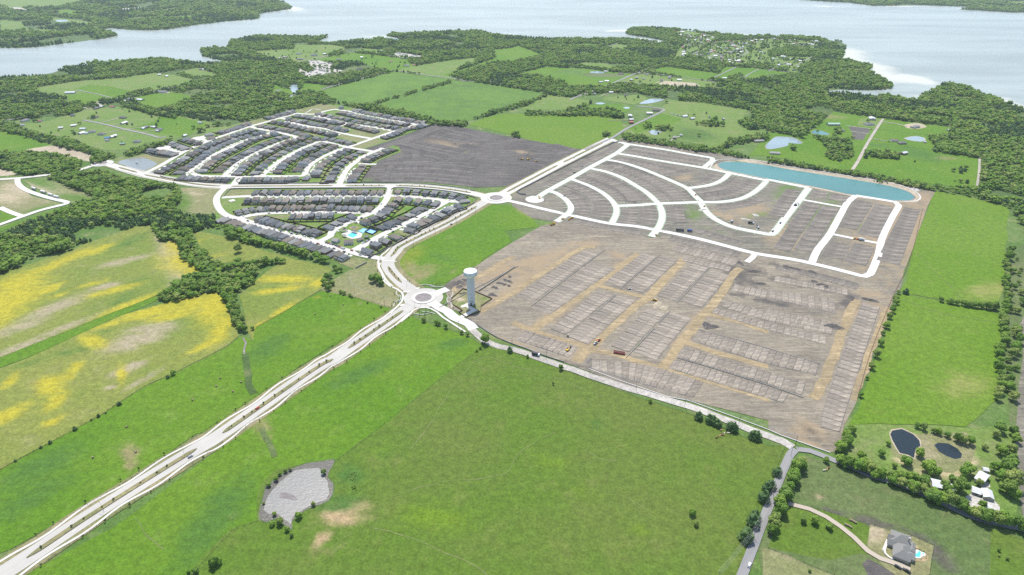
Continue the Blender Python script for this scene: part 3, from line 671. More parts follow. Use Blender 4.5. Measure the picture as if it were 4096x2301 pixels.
pond("h 1320 372 1430 352 1500 367 1510 387 1470 402 1400 395", 'pondblue', 'sandpatch')
pond("b 330 825 410 822 405 870 390 905 350 890", 'pondblue', 'sandpatch'); pond("b 330 925 440 922 455 938 360 940", 'pondblue'); pond("b 200 968 250 962 255 992 225 998", 'pondblue')
pond("c 750 697 800 688 890 697 870 710 780 706", 'pondblue'); pond("c 1230 1000 1340 957 1470 962 1380 990 1300 1002", 'pondblue', 'drygrass')
pond("c 1320 1265 1380 1258 1440 1275 1390 1305 1350 1300", 'pondblue', 'drygrass'); pond("c 800 1000 850 990 900 1000 850 1010", 'pondblue'); pond("c 1070 1040 1110 1032 1140 1045 1100 1052", 'pondblue')
pond("b 1620 425 1690 418 1700 432 1650 438", 'pondblue'); pond("a 540 197 630 190 655 205 560 212", 'pondblue', name='pond'); pond("b 1190 365 1290 362 1390 385 1340 392 1250 378", 'pondblue')
# ================================================================== ROADS
def street(s, w, mat='concrete', name='street', walk=0.0, **kw):
    pts = T(s) if isinstance(s, str) else s
    o = ribbon(name, pts, w, M[mat], **kw)
    return o
RB1 = P(1694, 1193); RB2 = P(1985, 793); RB3 = TILES['e'] and T("e 990 228")[0]
BLVD = [T("m -420 1730 -150 1550 330 1240 790 930 1290 610 1900 232 2150 80 j 560 1400 745 1300 890 1195 1130 1030 1290 920 1420 830 1500 770"),
        T("j 1530 650 1470 610 1390 545 1310 460 1272 390 1288 325 1340 268 u 960 1130 1130 1030 1350 920 1750 730 2060 560 2280 430 2420 350"),
        T("u 2400 280 2250 238 1920 178 1500 128 1100 104 840 104 400 104 50 104 t 1800 102 1000 106 250 112 q 1420 1272 1000 1240 700 1195 400 1140 100 1082 e 1380 332 1200 282 1060 240"),
        [RB2] + T("g 0 672 250 540 440 440 700 310 960 182")]
VW = [31, 33, 25, 30]
for ln, w in zip(BLVD, VW): ribbon('verge', ln, w, M['verge'], z=_zf[0] + 0.02 + 0.004 * BLVD.index(ln), keep=True)
ribbon('boulevard', BLVD[0], 17.0, M['blvd']); ribbon('boulevard', BLVD[1], 18.0, M['blvd']); ribbon('boulevard', BLVD[2], 17.5, M['concrete']); ribbon('boulevard', BLVD[3], 22, M['concrete'])
disc('roundabout', RB1, 24.5, M['blvd']); disc('roundabout', RB2, 27, M['concrete']); disc('roundabout', RB3, 20, M['concrete'])
ribbon('roundabout_approach', [RB1] + T("j 1770 650 1850 620"), 12, M['concrete'])
# medians: raised islands with gaps at the crossings
def sub_line(line, a, b):
    acc = [0]
    for i in range(1, len(line)): acc.append(acc[-1] + math.dist(line[i - 1], line[i]))
    Ltot = acc[-1]; out = []
    for i, d in enumerate(acc):
        if a <= d <= b: out.append(line[i])
    return out
def line_len(l): return sum(math.dist(l[i - 1], l[i]) for i in range(1, len(l)))
MEDIANS = []
def medians(line, w, cuts, margin=30):
    ln = smooth_line(line, 4); L = line_len(ln); edges = [margin] + [c for c in sorted(cuts)] + [L - margin]
    prev = margin
    for c in list(cuts) + [L - margin + 9]:
        seg = sub_line(ln, prev, c - 9)
        if len(seg) > 4:
            n = len(seg); nn = normals2(seg); left = []; right = []
            for i, (p, q) in enumerate(zip(seg, nn)):
                e = min(i, n - 1 - i) * 4.0; h = w / 2 * min(1.0, math.sqrt(max(0.02, e / 9.0)))
                left.append((p[0] + q[0] * h, p[1] + q[1] * h)); right.append((p[0] - q[0] * h, p[1] - q[1] * h))
            v = [(x, y, 1.16) for x, y in left] + [(x, y, 1.16) for x, y in right]; m = len(v)
            v += [(x, y, 0.5) for x, y, _ in v]
            f = [(i, n + i, n + i + 1, i + 1) for i in range(n - 1)]
            f += [(i, i + 1, m + i + 1, m + i) for i in range(n - 1)] + [(n + i, m + n + i, m + n + i + 1, n + i + 1) for i in range(n - 1)]
            f += [(0, m, m + n, n), (n - 1, 2 * n - 1, m + 2 * n - 1, m + n - 1)]
            pydata('median', v, f, M['verge'])["kind"] = 'structure'
            MEDIANS.append(seg)
        prev = c + 9
def dist_along(line, pt):
    ln = smooth_line(line, 4); d = 0; best = (1e9, 0)
    for i in range(1, len(ln)):
        d += math.dist(ln[i - 1], ln[i]); q = math.dist(ln[i], pt)
        if q < best[0]: best = (q, d)
    return best[1]
def cuts_at(line, s): return sorted(dist_along(line, p) for p in T(s))
medians(BLVD[0], 4.2, cuts_at(BLVD[0], "m 120 1380 2000 160 j 820 1245"), 12)
medians(BLVD[1], 4.2, cuts_at(BLVD[1], "j 1275 360 u 800 1330"), 28)
medians(BLVD[2], 4.2, cuts_at(BLVD[2], "u 850 105 t 2060 100 t 190 120 e 1350 330"), 28)
medians(BLVD[3], 4.6, cuts_at(BLVD[3], "g 480 430 900 210"), 30)
# culvert channel draining the pasture
ribbon('drainage_ditch', T("i 2345 610 2375 660 2355 720 2360 780"), 2.0, M['rock'], keep=False); ribbon('drainage_ditch', T("i 2365 770 2375 860 2385 980 2410 1080 2450 1150"), 7.0, M['wood'], keep=False, amp=3)
ribbon('drainage_ditch', T("n 60 20 80 100 120 200 170 310"), 5.0, M['yard'], keep=False, amp=3)
# wandering sidewalks
def sidewalk(line, off, amp, period, phase=0.0, w=2.4, trim=14):
    ln = smooth_line(line, 5); L = line_len(ln); ln = sub_line(ln, trim, L - trim); acc = 0; d = []
    for i in range(len(ln)):
        if i: acc += math.dist(ln[i - 1], ln[i])
        d.append(off + amp * math.sin(acc / period * 2 * math.pi + phase) * (1 if off > 0 else -1))
    ribbon('sidewalk', offset_line(ln, d), w, M['sidewalk'], smooth=False, step=50)
sidewalk(BLVD[0], 11.4, 1.5, 62, w=2.1); sidewalk(BLVD[0], -11.6, 1.6, 58, 1.0, w=2.1)
sidewalk(BLVD[1], 13.0, 1.4, 70, 0.5, trim=30); sidewalk(BLVD[2], 11.5, 0.6, 90, trim=35, w=1.8); sidewalk(BLVD[2], -11.2, 0.5, 90, trim=35, w=1.8)
ribbon('sidewalk', T("y 330 1440 560 1240 720 1080 900 1010 1100 1000 1250 1040 1420 1130 1600 1290 1840 1447 j 2020 1035"), 2.6, M['sidewalk'])
ribbon('sidewalk', T("y 0 1180 240 960 360 820 410 680 370 560 240 450 100 390 0 350 j 1240 550 1215 470 1180 410 1200 370"), 2.6, M['sidewalk'])
# roundabout centres
for c, r0, nm in ((RB1, 10.4, 1), (RB2, 11.5, 1), (RB3, 9.0, 1)):
    disc('roundabout_apron', c, r0 + 4.4, M['sidewalk'], z=1.12, thick=0.1)
    disc('roundabout_island', c, r0, M['rock'], z=1.28, thick=0.3)
# crosswalk bars
def zebra(a, b, n, w=0.6, l=2.6):
    a = Vector(T(a)[0]); b = Vector(T(b)[0]); d = (b - a).normalized(); pr = Vector((-d.y, d.x))
    root = empty('crosswalk', (a.x, a.y, 0)); root["kind"] = 'structure'
    for i in range(n):
        c = (b - a) * (i + 0.5) / n
        v = [c + d * w / 2 + pr * l / 2, c - d * w / 2 + pr * l / 2, c - d * w / 2 - pr * l / 2, c + d * w / 2 - pr * l / 2]
        pydata('stripe', [(q.x, q.y, 1.05) for q in v], [(0, 1, 2, 3)], M['paint'], root)
zebra("j 1225 352", "j 1360 358", 14); zebra("y 400 540", "y 600 525", 8); zebra("y 320 955", "y 420 930", 6); zebra("y 790 455", "y 900 410", 6); zebra("y 1180 905", "y 1340 1010", 6)
# lane dashes on the boulevard
for k, li in enumerate((0, 1)):
    for sgn in (-1, 1):
        ln = smooth_line(BLVD[li], 3); off = offset_line(ln, sgn * 5.3); L = line_len(off); d = 25.0
        mb = MB()
        while d < L - 30:
            seg = sub_line(off, d, d + 3.4)
            if len(seg) >= 2:
                n2 = normals2(seg); q = 0.12
                mb.add([(seg[0][0] + n2[0][0] * q, seg[0][1] + n2[0][1] * q, 1.03), (seg[0][0] - n2[0][0] * q, seg[0][1] - n2[0][1] * q, 1.03), (seg[-1][0] - n2[-1][0] * q, seg[-1][1] - n2[-1][1] * q, 1.03), (seg[-1][0] + n2[-1][0] * q, seg[-1][1] + n2[-1][1] * q, 1.03)], [(0, 1, 2, 3)])
            d += 12.0
        o = mb.obj('lane_marking', M['paint']); o["kind"] = 'stuff'

M['seeded'] = plain_mat("hydroseeded_soil", (0.27, 0.33, 0.235), 0.9, 0.2, 0.3)
def at_pos(ln, d):
    acc = 0
    for i in range(1, len(ln)):
        s_ = math.dist(ln[i - 1], ln[i])
        if acc + s_ >= d:
            t_ = (d - acc) / s_; return (ln[i - 1][0] + (ln[i][0] - ln[i - 1][0]) * t_, ln[i - 1][1] + (ln[i][1] - ln[i - 1][1]) * t_)
        acc += s_
    return ln[-1]
# site entrance and the ring road of the new phase
street([RB1] + T("y 1350 900 1500 1000 1750 1120 1950 1300 j 2060 960 2100 1010"), 13, 'concrete')
for s, w in (("u 2481 330 g 0 790 250 850 520 912 600 930 930 1000 1200 1030 1400 1066", 9.5), ("g 1380 1062 1800 1150 2290 1278 2470 1312 l 200 88 400 128 700 200 930 258 985 235 1060 60 h 1100 1340 1190 1150 1262 1020 1230 990 850 925", 9.5),
             ("g 220 772 340 690 560 570 750 462 900 382 1010 322 1090 262 1110 240 1040 215 960 200", 9.5), ("g 1100 232 1300 262 1500 292 1700 330 1930 370 1935 392 1850 462", 8.5),
             ("g 1010 325 1200 355 1400 392 1850 465 2100 515 2450 585 h 0 772 200 812 390 850", 8.5), ("g 905 385 1060 412 1250 472 1420 540 1560 600 1690 662 1770 740 1830 795", 8.5),
             ("g 750 472 900 500 1060 560 1200 640 1310 712 1400 800 1440 870 1450 940 1430 1010 1395 1066 1345 1130", 9.0), ("g 565 570 700 620 850 692 950 770 1005 850 1002 920 965 995", 8.5),
             ("g 350 687 430 710 520 770 570 840 560 890 530 915 430 985", 9.0), ("g 1015 832 1200 826 1400 812 1800 797 2000 795 2180 770 2300 722 2400 650 2455 590", 8.5),
             ("g 1690 662 1850 642 1960 615 2040 572 2095 520", 8.5), ("g 1822 800 1860 868 1920 930 2000 982 2150 1042 2470 1106 h 30 1302 65 1280 160 1150 270 1010 340 920 395 850", 9.5),
             ("h 330 965 520 1000 735 1038", 7.0), ("h 850 925 790 970 740 1035 600 1290 480 1447 l 425 118", 10), ("h 615 1297 850 1345 1075 1388", 7.0), ("g 2350 1290 2320 1330 2265 1375", 8)):
    street(s, w, 'new_concrete', name='new_street')
    if s[0] == 'g' and not s.startswith('g 1380') and not s.startswith('g 2350'):
        ribbon('seeded_verge', T(s), w + 3.4, M['seeded'], z=_zf[0] + 0.03 + 0.002 * len(ROADS) % .05, keep=False)
        ln = smooth_line(T(s), 4); L = line_len(ln); mb = MB(); d = 14.0
        while d < L - 10:
            x, y = at_pos(ln, d); x2, y2 = at_pos(ln, d + 1); tx, ty = x2 - x, y2 - y; q = math.hypot(tx, ty) or 1; tx /= q; ty /= q
            for sg in (-1, 1):
                nx, ny = -ty * sg, tx * sg; a = w / 2 + 1.2; b = a + 8.0
                mb.add([(x + nx * a + tx * .55, y + ny * a + ty * .55, 1.25), (x + nx * b + tx * .55, y + ny * b + ty * .55, 1.25), (x + nx * b - tx * .55, y + ny * b - ty * .55, 1.25), (x + nx * a - tx * .55, y + ny * a - ty * .55, 1.25)], [(0, 1, 2, 3) if sg < 0 else (3, 2, 1, 0)])
            d += 26.0
        o = mb.obj('service_stub', M['seeded']); o["kind"] = 'stuff'
disc('turning_circle', T("g 220 770")[0], 16, M['new_concrete'])
ribbon('sidewalk', T("g 1900 480 1960 400 2050 382 2300 385 2470 412 h 150 640 600 708 1100 790 1300 835 1420 885 1470 940 1440 975 1320 986"), 2.2, M['sidewalk'])
# lower subdivision
for s, w in (("t 190 118 100 200 30 300 40 420 120 540 250 612 380 642 650 722 1000 850 1400 962 1700 1032 2000 1122 2250 1192 u 300 1232 500 1275 740 1312", 9.5), ("t 120 296 800 266 1600 266 2481 266 u 760 266 1000 272 1300 292 1600 322 1780 352 1900 335", 9),
             ("t 380 642 600 590 900 556 1300 546 2000 540 2481 546 u 350 540 500 548", 9), ("u 830 110 810 200 790 282 740 372 650 472 500 562 200 682 -100 832 t 1900 940 1700 1032", 10), ("u 1790 352 1650 432 1400 572 1000 762 600 962 230 1165", 9.5)):
    street(s, w + 1.6)
# upper subdivision
for s, w in (("q 40 1070 350 920 740 692 1100 530 1400 422 1840 272 1960 240 r 330 352 470 308 620 270 760 225", 9.5), ("q 1840 272 r 30 452 200 492 430 532 640 582 750 612 735 645 590 692 300 792 0 905 q 1800 765 1600 900 1400 1090", 9),
             ("q 790 1050 1000 882 1270 722 1600 582 1900 462 2180 372 2250 340", 9), ("q 2030 1085 2200 932 r 600 962 850 812 1070 722 1180 682 1300 712 1500 762 1630 785", 9), ("r 900 1240 1000 1080 1200 952 1400 862 1620 782", 9),
             ("r 1470 1420 1530 1290 1600 1162 1750 1032 1950 902 2060 862 2200 800", 10), ("r 1620 782 1720 806 2060 862", 9), ("q 860 1050 950 1085 1100 1100 1500 1106 2000 1102 2481 1102 r 860 1262 940 1222", 8.5),
             ("q 1530 1280 1590 1190 1650 1110", 11), ("r 470 308 560 312 700 372 900 432 1120 462 1300 492 1600 572 1990 642", 9), ("r 760 225 900 236 1080 238 1240 192 1400 162 1500 172 1700 202 1900 232 2200 292 s 1200 180 1420 225 1560 238", 8.5),
             ("r 1080 238 1200 292 1400 342 1600 392 1800 422 2100 462 2340 512", 8.5), ("s 1540 238 1400 272 1260 322 1100 372 780 482 560 560 380 622 320 648", 9), ("r 1300 492 1450 450 1600 392", 8.5), ("r 1790 1060 2090 1072", 7),
             ("q 340 640 460 655 620 690 730 700", 8), ("q 950 475 1050 500 1120 522", 8)):
    street(s, w + 1.6)
for s, rr in (("q 400 630", 15), ("q 970 475", 15), ("u 1880 340", 12), ("s 1560 240", 12)):
    disc('turning_circle', T(s)[0], rr, M['concrete'])
# country roads
AS = [("S 2925 2412 2970 2298 3053 2082 3100 1961 3160 1821 p 262 235", 7.0), ("p 275 235 400 250 640 345 800 410 1000 500 1210 555 1600 720 2000 900 2470 1010 2600 1060", 6.0),
      ("c 700 1447 950 1340 1110 1242 1300 1150 1440 1082 1466 1064 1420 1046 1300 1034 1190 1024", 7.0), ("c 560 965 640 930 830 862 1050 772 1180 716 1500 600 1640 552 1800 500", 7.0),
      ("c 1180 716 1280 706 1500 728 1870 778 2090 815", 4.5), ("c 1870 778 1960 745 2160 650", 5.0), ("c 1880 560 2040 500", 5), ("c 2130 570 2270 510 2210 465 2060 400 1940 390", 5), ("d 200 468 310 412", 4), ("d 260 640 420 552", 4), ("d 430 470 540 408", 4),
      ("c 720 500 850 470 1020 420", 5), ("c 2250 745 2290 715 2380 670", 4), ("d 0 690 100 640", 4), ("d 0 675 130 690 260 704", 3.5),
      ("a 0 1172 170 1145 330 1105 600 1045 810 1018 1000 975 1110 955 1250 925 1500 880 1860 800 2000 778", 5.5), ("a 800 1160 1000 1200 1240 1258 1450 1305 1530 1330 1600 1328", 6.5), ("a 1110 955 960 915 800 882 740 868", 4),
      ("b 270 640 380 605 560 575 700 535 930 500 1240 525 1400 555", 5.5), ("b 640 862 900 790 1200 712 1340 686 1650 728 1940 766 2060 785 c 0 790", 5.5), ("b 280 918 440 912 580 885", 3.5), ("b 390 585 540 550 700 548", 3)]
for s, w in AS: street(s, w, 'asphalt', name='country_road')
for s, w in (("a 800 1035 860 1055 900 1058", 3), ("a 930 992 1000 1030", 4), ("a 1250 938 1330 950", 3.5), ("a 1480 885 1640 898 1560 905", 5), ("a 980 1185 1150 1145", 3), ("a 1060 1215 1290 1180", 3), ("a 1240 1250 1480 1215", 3.5), ("a 1360 1285 1560 1245", 3), ("a 1000 1290 1250 1245", 3),
             ("h 800 695 870 590 960 420 1060 260 1110 185", 6), ("h 745 250 860 265 1020 285 1040 292", 3.5), ("h 800 305 1000 335", 3), ("h 1110 212 1250 235 1340 262", 4), ("h 1010 378 1150 400", 3), 
             ("h 2040 570 2035 700 2010 860", 4), ("c 1340 840 1400 800 1470 775", 4), ("c 1510 1375 1560 1340 1640 1310", 3.5), ("c 850 935 940 900", 3), ("c 930 1165 1180 1160", 3)):
    street(s, w, 'pathdirt', name='driveway_track')
street("e 880 255 780 290 640 320 400 348 180 372 0 384 -120 392", 11, 'concrete', name='street')
for s in ("e 170 380 180 430 260 490 450 555 650 605 640 620 400 680 240 735 0 820 -60 840", "e 0 655 100 700 220 742"): street(s, 9, 'new_concrete', name='new_street')
for s, w in (("p 1130 1230 1110 1210 1150 1110", 1.6), ("r 920 220 980 190 1040 155 1180 175", 3)): street(s, w, 'sidewalk', name='footpath')
# haul tracks through the earthworks
for s, w in (("k -300 600 0 420 300 220 640 0 g 800 1230", 9), ("k 220 765 500 560 700 420 980 210 1220 40", 11), ("k 600 1090 820 880 1100 620 1300 460 1500 260 1660 90", 12), ("k 1440 1140 1650 880 1800 680 1980 480 2140 230 2210 180", 11), ("k 0 700 230 790 450 860 740 960", 9), ("k 830 350 1050 400 1280 460", 8),
             ("k 740 960 1100 1030 1400 1140 2000 1300 2470 1440", 9), ("k 1880 620 2200 700 2470 800", 9), ("k 1660 890 2000 1000 2470 1130", 9), ("l 850 480 760 680 640 1000 520 1300 430 1447", 10), ("l 1160 560 1000 960 860 1300 800 1447", 8), ("j 2050 560 2250 440 2470 310", 9), ("j 1900 640 2000 560", 8)):
    ribbon('haul_track', T(s), w, M['track'], z=_zf[0] + 0.03 + rng.random() * 0.05, keep=False, amp=3.0)
for s, w in (("s 1000 540 1280 560 1800 350 1960 315 2481 440", 8), ("s 1250 560 1700 670 2180 760 1850 890", 8), ("s 870 905 1300 895 2000 905 2481 960", 8), ("s 1000 1100 1090 920", 9), ("s 940 1110 1500 1105 2481 1195", 8), ("s 1500 520 2000 600 2481 700", 5)):
    ribbon('haul_track', T(s), w, M['pathdark'], z=_zf[0] + 0.03 + rng.random() * 0.05, keep=False, amp=3.0)
ribbon('gravel_road', T("j 2080 1010 2200 1110 2350 1180 k 0 960 500 1130 1000 1300 1500 1447 o 1700 60 2100 210 2470 350 p 150 160 240 215"), 9, M['gravel'], z=_zf[0] + 0.16, amp=1.5)
field("C 560 500 640 470 800 540 960 570 1022 640 1022 720 980 700 900 660 700 690 560 630", 'gravel', amp=0.5); field("C 680 290 720 270 880 320 900 380 800 390 690 320", 'gravel', amp=0.4)
field("w 350 1020 520 945 545 1000 760 1110 560 1210 470 1270 380 1300 330 1260 390 1215 520 1160 600 1110 480 1030 400 1055", 'sidewalk', amp=0)

# trails worn by cattle and wheels
M['trail'] = field_mat("worn_trail", (0.092, 0.142, 0.030), (0.085, 0.135, 0.025), dry=(0.14, 0.14, 0.06), dryness=0.52, seed=15)
for s in ("n 1130 990 1400 1060 1700 1180 2000 1310 2230 1447", "n 1320 680 1600 600 1900 540 2400 470 o 100 470 430 310", "k 0 1120 350 1210 900 1430", "n 740 1170 860 1080 940 1040", "o 680 480 830 560 1000 590", "j 2470 1340 2100 1330 n 1500 250", "m 1300 900 1420 1080 1580 1200", "o 1350 1150 1300 1060 1100 950", "l 1300 480 1700 620 2200 700", "l 1420 20 1900 500"):
    ribbon('cattle_trail', T(s), 1.1, M['trail'], z=_zf[0] + .005 + rng.random() * .01, keep=False, amp=2.5, step=5)

M['drive_tan'] = concrete_mat('tan_concrete', (0.33, 0.285, 0.23), 0.1)
ribbon('driveway', T("p 195 762 400 815 560 890 700 985 830 1090 960 1220 1080 1290 1200 1330 1290 1365 1370 1405"), 4.2, M['drive_tan'])
# ================================================================== TREES
def leaf_mat(name, cols, trans=0.35, rough=0.75):
    t = NT(name)
    cr = t.n.new("ShaderNodeValToRGB")
    while len(cr.color_ramp.elements) < len(cols): cr.color_ramp.elements.new(0.5)
    for i, c in enumerate(cols):
        cr.color_ramp.elements[i].position = i / max(1, len(cols) - 1); cr.color_ramp.elements[i].color = (*c, 1)
    t.l.new(t.rand(), cr.inputs[0])
    n = t.noise(t.coords(), 1.6, 3, 0.6)
    col = t.val(cr.outputs[0], t.math('ADD', t.math('MULTIPLY', n, 0.9), 0.55))
    t.base(col)
    t.p.inputs['Roughness'].default_value = rough
    tr = t.n.new("ShaderNodeBsdfTranslucent"); t.l.new(col, tr.inputs[0])
    mx = t.n.new("ShaderNodeMixShader"); mx.inputs[0].default_value = trans
    t.l.new(t.p.outputs[0], mx.inputs[1]); t.l.new(tr.outputs[0], mx.inputs[2])
    t.l.new(mx.outputs[0], t.n["Material Output"].inputs[0])
    return t.m
M['leaf'] = leaf_mat("broad_leaves", [(0.101, 0.177, 0.029), (0.151, 0.270, 0.040), (0.217, 0.322, 0.050), (0.131, 0.229, 0.044), (0.272, 0.326, 0.087), (0.111, 0.200, 0.029)], 0.28)
M['leafdark'] = leaf_mat("cedar_needles", [(0.066, 0.120, 0.045), (0.085, 0.149, 0.052), (0.110, 0.173, 0.055)], 0.25)
M['leafyoung'] = leaf_mat("young_leaves", [(0.075, 0.125, 0.03), (0.11, 0.13, 0.035), (0.06, 0.11, 0.03)], 0.4)
M['bark'] = plain_mat("bark", (0.085, 0.068, 0.052), 0.9)

def lumpy(bm_v, bm_f, c, r, sub, rs, amp=0.22):
    bm = bmesh.new(); bmesh.ops.create_icosphere(bm, subdivisions=sub, radius=1.0)
    off = len(bm_v); s = rs.random() * 50
    bm.verts.ensure_lookup_table()
    for v in bm.verts:
        k = 1 + amp * mnoise.noise(v.co * 2.1 + Vector((s, 0, 0))) * 2
        bm_v.append((c[0] + v.co.x * r[0] * k, c[1] + v.co.y * r[1] * k, c[2] + v.co.z * r[2] * k))
    for f in bm.faces: bm_f.append(tuple(off + v.index for v in f.verts))
    bm.free()
def leaves_on(vv, ff, c, r, n, size, rs):
    for _ in range(n):
        z = rs.uniform(-0.55, 1.0); a = rs.uniform(0, 2 * math.pi); q = math.sqrt(max(0, 1 - z * z))
        d = Vector((q * math.cos(a), q * math.sin(a), z)); k = rs.uniform(0.88, 1.18)
        p = Vector((c[0] + d.x * r[0] * k, c[1] + d.y * r[1] * k, c[2] + d.z * r[2] * k))
        nrm = (d + Vector((rs.uniform(-.7, .7), rs.uniform(-.7, .7), rs.uniform(-.3, .9)))).normalized()
        u = nrm.orthogonal().normalized(); w = nrm.cross(u); th = rs.uniform(0, 6.28)
        e1 = (u * math.cos(th) + w * math.sin(th)) * size * rs.uniform(.6, 1.3); e2 = (w * math.cos(th) - u * math.sin(th)) * size * rs.uniform(.5, 1.0)
        o = len(vv); vv += [tuple(p - e1), tuple(p + e2), tuple(p + e1), tuple(p - e2)]; ff.append((o, o + 1, o + 2, o + 3))
def crown_broad(seed, lobes=10, leaves=70, sub=2, spread=1.0):
    """unit crown: radius about 1, base at z=0.35, top about 1.9"""
    rs = random.Random(seed); vv = []; ff = []
    for i in range(lobes):
        if i == 0: c = (0, 0, 1.05); r = (0.66, 0.66, 0.60)
        else:
            a = i * 2.4 + rs.uniform(-.4, .4); t = i / lobes; rad = rs.uniform(0.42, 0.66) * (1.05 - 0.35 * t) * spread * rs.uniform(.8, 1.15)
            c = (rad * math.cos(a), rad * math.sin(a), 0.72 + 0.85 * t + rs.uniform(-.12, .12)); s = rs.uniform(0.28, 0.46); r = (s, s * rs.uniform(.85, 1.1), s * rs.uniform(.75, .95))
        lumpy(vv, ff, c, tuple(q * 0.9 for q in r), sub if i else sub, rs)
        leaves_on(vv, ff, c, r, leaves, 0.10, rs)
    me = bpy.data.meshes.new("crown"); me.from_pydata(vv, [], ff); me.update(); return me
def crown_cedar(seed, leaves=300):
    rs = random.Random(seed); vv = []; ff = []
    n = 6
    for i in range(n):
        t = i / (n - 1); rr = 0.82 * (1 - t * t) ** 0.8 + 0.20; zc = 0.42 + t * 1.35
        lumpy(vv, ff, (rs.uniform(-.22, .22), rs.uniform(-.22, .22), zc), (rr * .82, rr * .82, 0.40), 2, rs, 0.3)
        leaves_on(vv, ff, (0, 0, zc), (rr, rr, 0.42), int(leaves / n * (1.3 - t)), 0.12, rs)
    me = bpy.data.meshes.new("crown"); me.from_pydata(vv, [], ff); me.update(); return me
def trunk_mesh(seed, h=0.85):
    rs = random.Random(seed); mb = MB()
    mb.tube((0, 0, -0.05), (0.02, 0.01, h * .6), 0.085, 0.06, 7)
    for k in range(4):
        a = k * 1.57 + rs.uniform(-.4, .4); mb.tube((0.02, 0.01, h * .5), (0.4 * math.cos(a), 0.4 * math.sin(a), h + 0.25), 0.045, 0.02, 5)
    return mb.mesh("trunk", True)
BROAD = [crown_broad(s) for s in (1, 2, 3, 4)]
CEDAR = [crown_cedar(s) for s in (11, 12)]
TRUNK = [trunk_mesh(5), trunk_mesh(6)]
for m in BROAD: m.materials.append(M['leaf'])
for m in CEDAR: m.materials.append(M['leafdark'])
for m in TRUNK: m.materials.append(M['bark'])
YOUNG = crown_broad(21, 5, 40, 1); YOUNG.materials.append(M['leafyoung'])
BUSH = crown_broad(22, 6, 50, 1); BUSH.materials.append(M['leaf'])
TREE_XY = []
def tree(x, y, r, kind='d', label='', group=None, name=None, h=None):
    z = 0.15
    nm = name or ('cedar_tree' if kind == 'c' else 'broadleaf_tree')
    o = empty(nm, (x, y, z), rng.uniform(0, 6.28))
    hh = (h or rng.uniform(0.9, 1.2)) * r
    o.scale = (r * rng.uniform(.93, 1.07), r * rng.uniform(.93, 1.07), hh)
    cm = rng.choice(CEDAR) if kind == 'c' else (YOUNG if kind == 'y' else rng.choice(BROAD))
    mesh_obj('trunk', rng.choice(TRUNK), None, o)
    mesh_obj('crown', cm, None, o)
    tag(o, label, 'tree', group)
    TREE_XY.append((x, y, r))
    return o
BELT = []
def tree_line(s, n, r, kind='d', label='', group=None, jit=0.5, mix=0.0, lift=2.5, mass=False):
    """n trees along a surveyed line (traced at mid-crown height)"""
    ln = smooth_line(T(s, lift), 2.0); L = line_len(ln); acc = 0; nxt = L / n / 2; k = 0
    for i in range(1, len(ln)):
        acc += math.dist(ln[i - 1], ln[i])
        while acc >= nxt and k < n:
            rr = r * rng.uniform(0.78, 1.22)
            x, y = ln[i][0] + rng.gauss(0, jit * r), ln[i][1] + rng.gauss(0, jit * r)
            if mass: BELT.append((x, y))
            else: tree(x, y, rr, 'c' if rng.random() < mix else kind, label, group)
            nxt += L / n; k += 1
def trees_at(s, kind='d', label='', group=None, lift=2.0):
    for x, y, r in T3(s, lift): tree(x, y, r, kind, label, group)

tree_line("p 335 330 290 450 240 560 205 640 155 720 115 790 85 880 60 970 30 1060", 14, 5.4, label="leafy tree in the row lining the east side of the asphalt country road", group="roadside trees along the country road", jit=.25)
tree_line("p 650 360 760 380 900 420 1010 470 1130 500 1200 540", 13, 4.8, label="tree in the hedgerow between the ponds and the ranch paddock", group="hedgerow trees by the ponds", jit=.3)
tree_line("p 1250 565 1400 620 1550 680 1700 740 1850 800 2000 860 2150 910 2300 960 2430 1010", 24, 5.4, label="tree in the hedgerow between the old farm buildings and the ranch paddock", group="hedgerow trees by the farm buildings", jit=.35)
tree_line("p 1230 505 1400 535 1520 560", 6, 4.2, label="tree behind the lane west of the long metal roofed farm building", group="trees behind the farm lane", jit=.4)
tree_line("p 800 10 770 100 725 200 680 280", 11, 4.6, label="tree along the south-east edge of the earthworks beside the ponds field", group="trees at the earthworks corner", jit=.35)
trees_at("p 560 345 3 1160 180 2.6 1095 280 3.6 900 310 4.2 920 380 5.2 1220 395 2.6", label="round tree standing in the grass west of the round pond", group="trees west of the round pond")
trees_at("p 1335 368 5.4", label="broad grey-green tree on bare ground south of the round pond")
trees_at("p 1460 290 4.6", label="dark tree on the bank between the two dark ponds")
trees_at("p 1530 440 6.5 1620 470 4.6 1570 400 5 1770 530 3.6 1700 585 4 1720 640 5 1850 620 6.5 1930 450 6 1880 480 5 2035 570 3.6 2060 780 3.6 2180 430 5 2280 460 7.5 2330 580 8.5 2300 640 7 2370 690 5 2250 520 6", label="shade tree among the old farm sheds", group="shade trees around the farm sheds")
trees_at("p 1640 70 4 1730 100 3.4 1830 140 5 1880 160 4.4 1950 170 4.5 1500 30 3.6 1440 10 3.2 1600 60 3 2230 50 6 2240 270 6 2330 260 5 2340 370 5.5 2090 220 3 2360 80 5 2390 150 5 2200 100 4", label="tree scattered in the rough pasture behind the oval pond", group="trees behind the ponds")
trees_at("p 340 925 2.8 450 930 3.5 590 985 3.2", label="small round tree on the lawn beside the curved ranch driveway", group="lawn trees by the ranch driveway")
trees_at("p 405 1400 1.4 2230 1200 1.5 2310 1280 1.5 2235 1250 1.0", label="very small tree in the grass near the ranch", group="saplings near the ranch")
trees_at("o 1800 170 4.2 1905 200 4.6 1945 215 4.4 1982 238 4.2 2105 270 4.8 2135 285 4.4 2325 355 4.6 2360 365 4.6", 'c', label="dark cedar at the pasture edge beside the rough gravel road", group="cedars along the gravel road")
